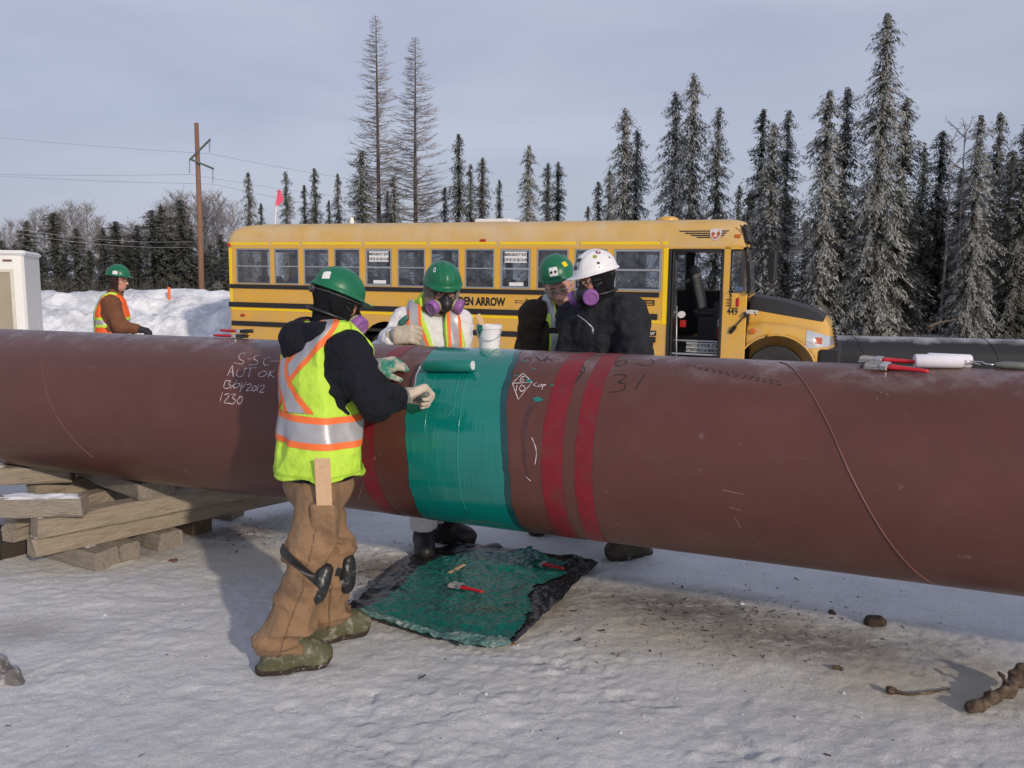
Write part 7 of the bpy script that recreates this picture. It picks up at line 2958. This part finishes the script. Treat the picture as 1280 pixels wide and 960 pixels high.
def quads_obj(name, V, m, parent, attrs, soft=0.):
    V = np.asarray(V).reshape(-1, 3)
    F = np.arange(len(V)).reshape(-1, 4)
    nv = None
    if soft:
        # needles shade like the boughs they sit on: normals lean outwards from the stem and upwards
        Q = V.reshape(-1, 4, 3)
        c = Q.mean(1)
        rad = np.linalg.norm(c[:, :2], axis=1)[:, None] + .05
        outw = np.concatenate([c[:, :2] / rad, np.full((len(c), 1), .35)], 1)
        g = np.cross(Q[:, 2] - Q[:, 0], Q[:, 3] - Q[:, 1])
        fl_ = (g * outw).sum(1) < 0
        Q[fl_] = Q[fl_][:, ::-1]
        g[fl_] *= -1
        g /= np.linalg.norm(g, axis=1)[:, None] + 1e-9
        nv = outw * soft + g * (1 - soft)
        nv /= np.linalg.norm(nv, axis=1)[:, None]
        V = Q.reshape(-1, 3)
    o = obj(name, V, F, m, parent, smooth=bool(soft))
    if soft:
        o.data.normals_split_custom_set_from_vertices(np.repeat(nv, 4, 0).tolist())
    for k, a in attrs.items():
        at = o.data.attributes.new(k, 'FLOAT', 'POINT')
        at.data.foreach_set('value', np.repeat(np.asarray(a, np.float32), 4))
    return o


def spruce_mesh(h, R, seed, droop=.5, club=True, dens=1.0, gappy=.2, base=.02):
    """narrow northern spruce: whorls of drooping branches carrying short sprays of needles"""
    r = np.random.default_rng(seed)
    Q, tint, frost = [], [], []
    z = h * base
    brs = []
    lvl = 0
    wob = r.uniform(-1, 1, 400)
    while z < h * .995:
        t = 1 - z / h                            # 0 at the top
        rad = R * (.23 * min(1, t / .14) + .77 * t ** .85) * (1 + .26 * wob[lvl % 400] + .22 * wob[(lvl // 5) % 400]) + .035
        if club and .02 < t < .09:
            rad *= 1.5
        if club and .09 < t < .17:
            rad *= .72
        n = int(max(4, (5 + 8 * rad / R) * dens))
        for k in range(n):
            if r.random() < gappy * (.4 + t):
                continue
            a = r.uniform(0, 2 * math.pi)
            L_ = rad * r.uniform(.55, 1.15)
            brs.append((z + r.uniform(-.06, .06), a, L_, t))
        z += (.11 + .10 * t) * (h / 11.) ** .5
        lvl += 1
    for z0, a, L_, t in brs:
        ca, sa = math.cos(a), math.sin(a)
        up0 = .55 * (1 - t) ** 2 - .10
        ns = max(2, int(L_ / .12))
        side_dr = droop * r.uniform(.7, 1.3)
        for s in range(ns + 1):
            u = (s + r.uniform(-.3, .3)) / ns
            u = min(max(u, .05), 1.05)
            x = L_ * u
            zz = z0 + L_ * (up0 * u - side_dr * u * u + .22 * side_dr * u ** 4)
            c = np.array([ca * x, sa * x, zz])
            for q in range(5):
                sg = r.uniform(-1, 1)
                dv = np.array([ca * (.55 + .3 * r.random()) - sa * sg, sa * (.55 + .3 * r.random()) + ca * sg, -.35 - .75 * side_dr * r.random() * 1.3])
                dv /= np.linalg.norm(dv)
                ln = r.uniform(.09, .21) * (.6 + .5 * min(1, L_ / .8))
                wd = r.uniform(.014, .032)
                w = np.cross(dv, [r.uniform(-.5, .5), r.uniform(-.5, .5), 1.])
                w /= np.linalg.norm(w) + 1e-9
                c2 = c + r.uniform(-.07, .07, 3)
                p0, p1 = c2, c2 + dv * ln
                Q += [p0 - w * wd * .6, p0 + w * wd * .6, p0 + dv * ln * .55 + w * wd, p1 - w * wd * .15]
                tint.append(r.random())
                # frost lies on the outer, windward ends of the sprays
                frost.append(np.clip((u - .15) * 1.0 + r.uniform(-.15, .25), 0, 1))
    return Q, tint, frost


def trunk_mesh(mb, h, r0, lean=0.):
    mb.tube([np.array([0, 0, -.4]), np.array([lean * .3, 0, h * .4]), np.array([lean, 0, h * .98])], [r0, r0 * .65, r0 * .1], 8)


PROTO = {}
_protoc = [0]


def spruce_proto(key, h, R, seed, kind, **k):
    root = empty('spruce_tree', (0, 0, 0), None, None)
    mb = MB()
    trunk_mesh(mb, h, .012 * h + .02)
    mb.build('trunk', bark2, root, smooth=True)
    Q, ti, fr = spruce_mesh(h, R, seed, **k)
    quads_obj('crown', Q, fol[kind], root, dict(tint=ti, frost=fr), soft=.62)
    PROTO[key] = (root, h, R, [False])


def plant(key, loc, h, wscale, label, group, rz=None, lean=0.):
    root, h0, R0, used = PROTO[key]
    kids = list(root.children)
    if used[0]:
        o = root.copy()
        COL.objects.link(o)
        for c in kids:
            d = c.copy()
            d.parent = o
            COL.objects.link(d)
    else:
        o = root
        used[0] = True
    s = h / h0
    o.location = [float(v) for v in loc]
    o.scale = (s * wscale, s * wscale, s)
    o.rotation_euler = (lean, 0, random.uniform(0, 6.28) if rz is None else rz)
    tag(o, label, 'spruce', group)
    return o


def spot(px, ytop, depth, zg=-.35):
    """tree whose tip shows at (px, ytop): foot position and height"""
    t = P(px, ytop, depth)
    return np.array([t[0], t[1], zg]), t[2] - zg


def gfar(loc):
    loc = np.array(loc)
    loc[2] = float(ground_z(np.array([loc[0]]), np.array([loc[1]]), False)[0]) - .03
    return loc


spruce_proto('f1', 11., 1.35, 11, 'frost', droop=.75, dens=1.3, gappy=.12)
spruce_proto('f2', 9., 1.10, 12, 'frost', droop=.8, dens=1.1, gappy=.2)
spruce_proto('m1', 9., 1.05, 13, 'mid', droop=.6, dens=1.1, gappy=.22)
spruce_proto('m2', 8., .85, 14, 'mid', droop=.6, dens=1.0, gappy=.32)
spruce_proto('d1', 9., 1.15, 15, 'dark', droop=.5, dens=1.15, gappy=.15)
spruce_proto('d2', 8., .85, 16, 'dark', droop=.5, dens=1.0, gappy=.25)
spruce_proto('d3', 6., 1.25, 17, 'dark', droop=.35, dens=1.2, gappy=.1, club=False)

NUM = ['first', 'second', 'third', 'fourth', 'fifth', 'sixth', 'seventh', 'eighth', 'ninth', 'tenth', 'eleventh', 'twelfth', 'thirteenth', 'fourteenth', 'fifteenth', 'sixteenth',
       'seventeenth', 'eighteenth', 'nineteenth', 'twentieth', 'twenty first', 'twenty second', 'twenty third', 'twenty fourth', 'twenty fifth', 'twenty sixth']
stand = [  # px, tip y, depth, kind, width, label
    (845, 116, 36, 'f2', 1.05, 'frosted spruce, leftmost of the three above the bus front'),
    (868, 93, 35, 'f2', .95, 'frosted spruce, tallest of the three above the bus front'),
    (899, 136, 34, 'm1', .85, 'dark clubbed spruce, rightmost of the three above the bus front'),
    (924, 236, 44, 'd2', .8, 'little dark spruce just left of the bus front lamp'),
    (937, 246, 40, 'd2', .7, 'thin dark spruce directly behind the bus front corner'),
    (954, 141, 33, 'd2', .95, 'thin dark spruce just right of the bus front corner'),
    (967, 157, 30, 'f2', .95, 'grey frosted spruce behind the bus mirror'),
    (986, 141, 32, 'm1', .9, 'clubbed dark spruce right of the bus mirror'),
    (1036, 117, 28.5, 'f2', 1.05, 'frosted spruce above the bus bonnet, left of a close pair'),
    (1060, 113, 29.5, 'm1', 1.0, 'spruce above the bus bonnet, right of a close pair'),
    (1110, 20, 28, 'f1', 1.0, 'tallest frosted spruce in the stand, right of the bus'),
    (1134, 126, 29.5, 'm1', 1.05, 'dark spruce tucked behind the right side of the tallest one'),
    (1156, 189, 32, 'd2', .8, 'slim dark spruce right of the tallest spruce'),
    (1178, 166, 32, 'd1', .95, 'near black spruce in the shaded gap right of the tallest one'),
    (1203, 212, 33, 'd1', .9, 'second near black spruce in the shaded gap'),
    (1226, 147, 27.5, 'f1', .86, 'broad frosted spruce standing forward near the right edge'),
    (1251, 143, 30, 'm1', .95, 'dark topped spruce behind the broad frosted one at right'),
    (1266, 192, 29, 'm2', 1.2, 'shorter spruce next to the right edge'),
    (1284, 158, 28, 'm1', 1.1, 'spruce cut by the right edge of the view'),
    (1310, 120, 29, 'f1', .9, 'frosted spruce just outside the right edge'),
]
for px, yt, d, k, wdt, lab in stand:
    loc, h = spot(px, yt, d)
    loc = gfar(loc)
    plant(k, loc, h + .1, wdt * PROTO[k][1] / h * (h / PROTO[k][1]) ** .5, lab, 'spruces right of and above the bus front')
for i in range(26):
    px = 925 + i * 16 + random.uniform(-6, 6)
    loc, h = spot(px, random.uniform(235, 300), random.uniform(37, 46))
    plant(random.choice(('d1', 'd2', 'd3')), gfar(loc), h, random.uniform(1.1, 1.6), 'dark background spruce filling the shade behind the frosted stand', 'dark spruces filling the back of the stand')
for i in range(9):
    loc, h = spot(1345 + i * 38 + random.uniform(-12, 12), random.uniform(110, 230), random.uniform(28, 35))
    plant(('f1', 'm1', 'f2', 'd1')[i % 4], gfar(loc), h, random.uniform(.9, 1.1), 'spruce of the same stand continuing beyond the right edge', 'spruces continuing past the right edge')
mid = [
    (782, 136, 38, 'f2', 1.05, 'tall half frosted spruce above the bus windows, left of the pair'), (797, 163, 38.5, 'm1', .95, 'slightly shorter spruce on the right of that pair above the bus'),
    (762, 214, 42, 'm2', 1., 'small frosted spruce left of the pair above the bus'), (748, 228, 42, 'd2', .9, 'small dark spruce left of the small frosted one'), (735, 258, 46, 'd2', .7, 'tiny dark spruce tip at the foot of that group'),
    (661, 181, 42, 'f2', .85, 'lone frosted spruce with a knobbed tip above the bus roof'), (685, 203, 42, 'd1', .7, 'dark spruce, left of the twin dark pair above the bus roof'), (698, 201, 43, 'd1', .7, 'dark spruce, right of the twin dark pair above the bus roof'),
    (573, 170, 42, 'd2', .85, 'slender dark spruce right of the bare larches'), (588, 207, 44, 'm2', .8, 'small grey spruce between two darker ones above the bus hatch'), (603, 198, 42, 'd1', .75, 'dark spruce above the white bus hatch'),
    (624, 226, 44, 'd2', .6, 'spindly dark spruce with bare tip right of the hatch'), (556, 236, 44, 'd2', .7, 'scraggy dark spruce at the foot of the right larch'),
    (452, 190, 42, 'm1', 1.15, 'bushy spruce at the foot of the left larch'), (492, 223, 43, 'm2', .9, 'small grey spruce between the two larches'), (484, 240, 44, 'f2', .7, 'short frosted spruce between the two larches'),
    (422, 220, 46, 'm2', .75, 'slim grey spruce left of the bushy one'), (411, 253, 48, 'd2', .6, 'tiny spruce tip above the bus roof'), (393, 214, 46, 'd2', .8, 'slim dark spruce, right of a pair above the bus roof'),
    (380, 235, 47, 'd2', .7, 'slim dark spruce, left of a pair above the bus roof'), (357, 217, 46, 'm1', .7, 'spruce directly behind the pink flag'), (326, 258, 50, 'd2', .7, 'small spruce above the rear of the bus roof'),
    (310, 219, 47, 'm2', .9, 'grey green spruce above the rear corner of the bus'),
]
for px, yt, d, k, wdt, lab in mid:
    loc, h = spot(px, yt, d)
    plant(k, gfar(loc), h + .1, wdt * (PROTO[k][1] / h) ** .5, lab, 'spruces rising behind the bus roof')
left = [(2, 305, 60, 'd3'), (33, 281, 60, 'd3'), (66, 270, 58, 'd1'), (95, 291, 57, 'd3'), (112, 318, 60, 'd3'), (128, 289, 60, 'd3'), (145, 281, 58, 'd1'), (158, 305, 62, 'd3'), (171, 286, 60, 'd3'), (189, 267, 58, 'd1'),
        (201, 262, 58, 'd3'), (225, 254, 58, 'd1'), (238, 290, 60, 'd3'), (262, 310, 58, 'd3'), (276, 298, 50, 'd3'), (285, 318, 48, 'd3'), (18, 310, 64, 'd3'), (50, 318, 64, 'd3'), (80, 322, 62, 'd3'), (215, 305, 64, 'd3'), (250, 322, 62, 'd3'), (300, 305, 60, 'd3')]
left.sort()
for i, (px, yt, d, k) in enumerate(left):
    loc, h = spot(px, yt, d)
    plant(k, gfar(loc), h + .2, random.uniform(.85, 1.15) * (1.2 if k == 'd3' else 1.6) * (PROTO[k][1] / h) ** .3, 'dark spruce beyond the snow bank, %s from the left' % NUM[i], 'spruces beyond the snow bank')
loc = P(267, 352, 30.)
# small frosted sapling beside the bus
plant('f2', gfar(np.array([P(272, 360, 26.5)[0], P(272, 360, 26.5)[1], 0])), 2.0, 1.6, 'little frosted spruce sapling on the bank beside the bus rear', 'spruces beyond the snow bank')


# ------------------------------------------------------------------ bare larches
def twiggy(mb_t, mb_b, h, R, seed, r0, n=150, first=.12, up=.10, prof=None, twl=.5, fz=9):
    r = np.random.default_rng(seed)
    mb_t.tube([np.array([0, 0, -.5]), np.array([.06, 0, h * .5]), np.array([.0, 0, h])], [r0, r0 * .62, .012], 8)
    for i in range(n):
        t = first + (1 - first) * (i + r.random()) / n
        z = h * t
        Lb = (prof(t) if prof else R * (1 - t) ** .75) * r.uniform(.5, 1.15) + .12
        a = r.uniform(0, 2 * math.pi)
        d = np.array([math.cos(a), math.sin(a), 0])
        pts = [np.array([0, 0, z])]
        sl = up + r.uniform(-.15, .15)
        for k in range(1, 5):
            u = k / 4
            pts.append(np.array([0, 0, z]) + d * Lb * u + UP * Lb * (sl * u + .22 * u * u) + r.uniform(-.03, .03, 3) * Lb)
        rb_ = .010 + .018 * Lb / R
        mb_b.tube(pts, [rb_, rb_ * .8, rb_ * .6, rb_ * .45, .004], 3, caps=False)
        for q in range(int(4 + fz * Lb / R)):
            u = r.uniform(.2, 1)
            k = min(int(u * 4), 3)
            p = pts[k] + (pts[k + 1] - pts[k]) * (u * 4 - k)
            a2 = a + r.choice([-1, 1]) * r.uniform(.4, 1.2)
            l2 = twl * Lb * r.uniform(.2, .6) + .08
            e = p + np.array([math.cos(a2), math.sin(a2), r.uniform(-.1, .5)]) * l2
            mid_ = (p + e) / 2 + np.array([0, 0, -.04 * l2])
            mb_b.tube([p, mid_, e], [.0075, .006, .004], 3, caps=False)


larch_m = mat('grey_larch_twigs', (.26, .235, .235), .95, .2, 4.)
for px, yt, xb, seed, lab in ((470, 20, 474, 5, 'tall bare larch, left and taller of the two'), (518, 46, 520, 9, 'tall bare larch, right and shorter of the two')):
    loc, h = spot(px, yt, 44.)
    loc = gfar(loc)
    root = empty('larch_tree', loc, lab, 'larch', group='bare larches behind the bus')
    m1_, m2_ = MB(), MB()
    prof = lambda t: 2.25 * (1 - t) ** .70 if t > .40 else 1.75 * (.65 + .35 * t / .40)
    twiggy(m1_, m2_, h, 2.0, seed, .15, 420, .08, .0, prof, .62, 20)
    m1_.build('trunk', bark2, root, smooth=True)
    m2_.build('bare_branches', larch_m, root)
    root.rotation_euler = (0, R_(-.3 if px < 500 else -.2), seed)

# dead snags in the gap at the right
for px, yt, sd_, lab in ((1190, 170, 3, 'thin dead snag with forked twigs in the gap at right'), (1207, 152, 4, 'bare dead pole in the gap left of the broad frosted spruce')):
    loc, h = spot(px, yt, 31.)
    root = empty('dead_tree', gfar(loc), lab, 'dead tree', group='dead snags in the stand')
    m1_, m2_ = MB(), MB()
    twiggy(m1_, m2_, h, .7, sd_, .06, 14, .55, .7, lambda t: .55, .3)
    m1_.build('trunk', larch_m, root, smooth=True)
    m2_.build('bare_branches', larch_m, root)

# ------------------------------------------------------------------ bare aspens far to the left
asp_m = mat('pale_aspen_twigs', (.20, .185, .185), .95, .15, 2.)
aspt_m = mat('pale_aspen_bark', (.30, .28, .26), .9, .25, 3.)


def aspen(loc, h, seed, lab, group):
    root = empty('aspen_tree', loc, lab, 'aspen', group=group)
    m1_, m2_ = MB(), MB()
    r = np.random.default_rng(seed)
    m1_.tube([np.array([0, 0, -.5]), np.array([r.uniform(-.2, .2), 0, h * .5]), np.array([r.uniform(-.3, .3), 0, h])], [.11, .075, .015], 6)
    for i in range(46):
        t = r.uniform(.40, .98)
        Lb = 2.1 * (1.05 - t) ** .6 * r.uniform(.5, 1.1)
        a = r.uniform(0, 6.28)
        p = np.array([0, 0, h * t])
        d = np.array([math.cos(a), math.sin(a), 0])
        pts = [p, p + d * Lb * .4 + UP * Lb * .45, p + d * Lb * .75 + UP * Lb * 1.0]
        m2_.tube(pts, [.022, .014, .006], 3, caps=False)
        for q in range(9):
            u = r.uniform(.25, 1)
            b_ = pts[0] + (pts[2] - pts[0]) * u
            e = b_ + np.array([r.uniform(-1, 1), r.uniform(-1, 1), r.uniform(.2, 1.2)]) * .45 * r.uniform(.4, 1.2)
            m2_.tube([b_, e], [.009, .005], 3, caps=False)
    m1_.build('trunk', aspt_m, root, smooth=True)
    m2_.build('bare_branches', asp_m, root)
    return root


protos = []
aspx = list(np.linspace(-14, 300, 34))
for i, x in enumerate(aspx):
    px = x + random.uniform(-5, 5)
    yt = 270 + 16 * math.sin(px * .045 + 1) + random.uniform(-10, 14)
    if 236 < px < 300:
        yt = random.uniform(240, 262)
    d = random.uniform(74, 92)
    loc, h = spot(px, yt, d)
    loc = gfar(loc)
    lab = 'bare pale aspen standing behind the dark spruces beyond the snow bank'
    if len(protos) < 5:
        o = aspen(loc, h, 100 + i, lab, 'bare aspens far behind the snow bank')
        protos.append((o, h))
    else:
        src, h0 = protos[i % 5]
        o = src.copy()
        COL.objects.link(o)
        for c in src.children:
            d_ = c.copy()
            d_.parent = o
            COL.objects.link(d_)
        o.location = [float(v) for v in loc]
        s = h / h0
        o.scale = (s * 1.1, s * 1.1, s)
        o.rotation_euler = (0, 0, random.uniform(0, 6.28))
# low scrub in front of the left trees and at the foot of the stand
mb = MB()
r = np.random.default_rng(5)
Q = []
for i in range(5200):
    if i < 2600:
        x, y = r.uniform(-40, -8), r.uniform(40, 58)
        hh_ = r.uniform(.4, 2.2)
    else:
        x, y = r.uniform(5, 22), r.uniform(23, 32)
        hh_ = r.uniform(.1, .55)
    z = float(ground_base(x, y)) - .1
    dx, dy = r.uniform(-.25, .25) * hh_, r.uniform(-.25, .25) * hh_
    w_ = r.uniform(.006, .016)
    Q += [(x - w_, y, z), (x + w_, y, z), (x + dx + w_ * .3, y + dy, z + hh_), (x + dx - w_ * .3, y + dy, z + hh_)]
quads_obj('scrub', Q, mat('grey_brown_scrub', (.085, .075, .068), .95, .3, 2.), None, {})
tag(bpy.data.objects['scrub'], 'thin grey brown scrub at the foot of the trees', 'scrub', kind='stuff')
mb = MB()
p = [P(1163, 412, 24.), P(1166, 406, 24.), P(1175, 403, 24.2), P(1200, 398, 24.6)]
mb.tube(p, [.06, .05, .03, .012], 6)
mb.tube([p[1], P(1160, 408, 23.8)], [.04, .02], 6)
tag(mb.build('fallen_branch', log_m, smooth=True), 'grey fallen branch lying beyond the black pipe at the right', 'branch')
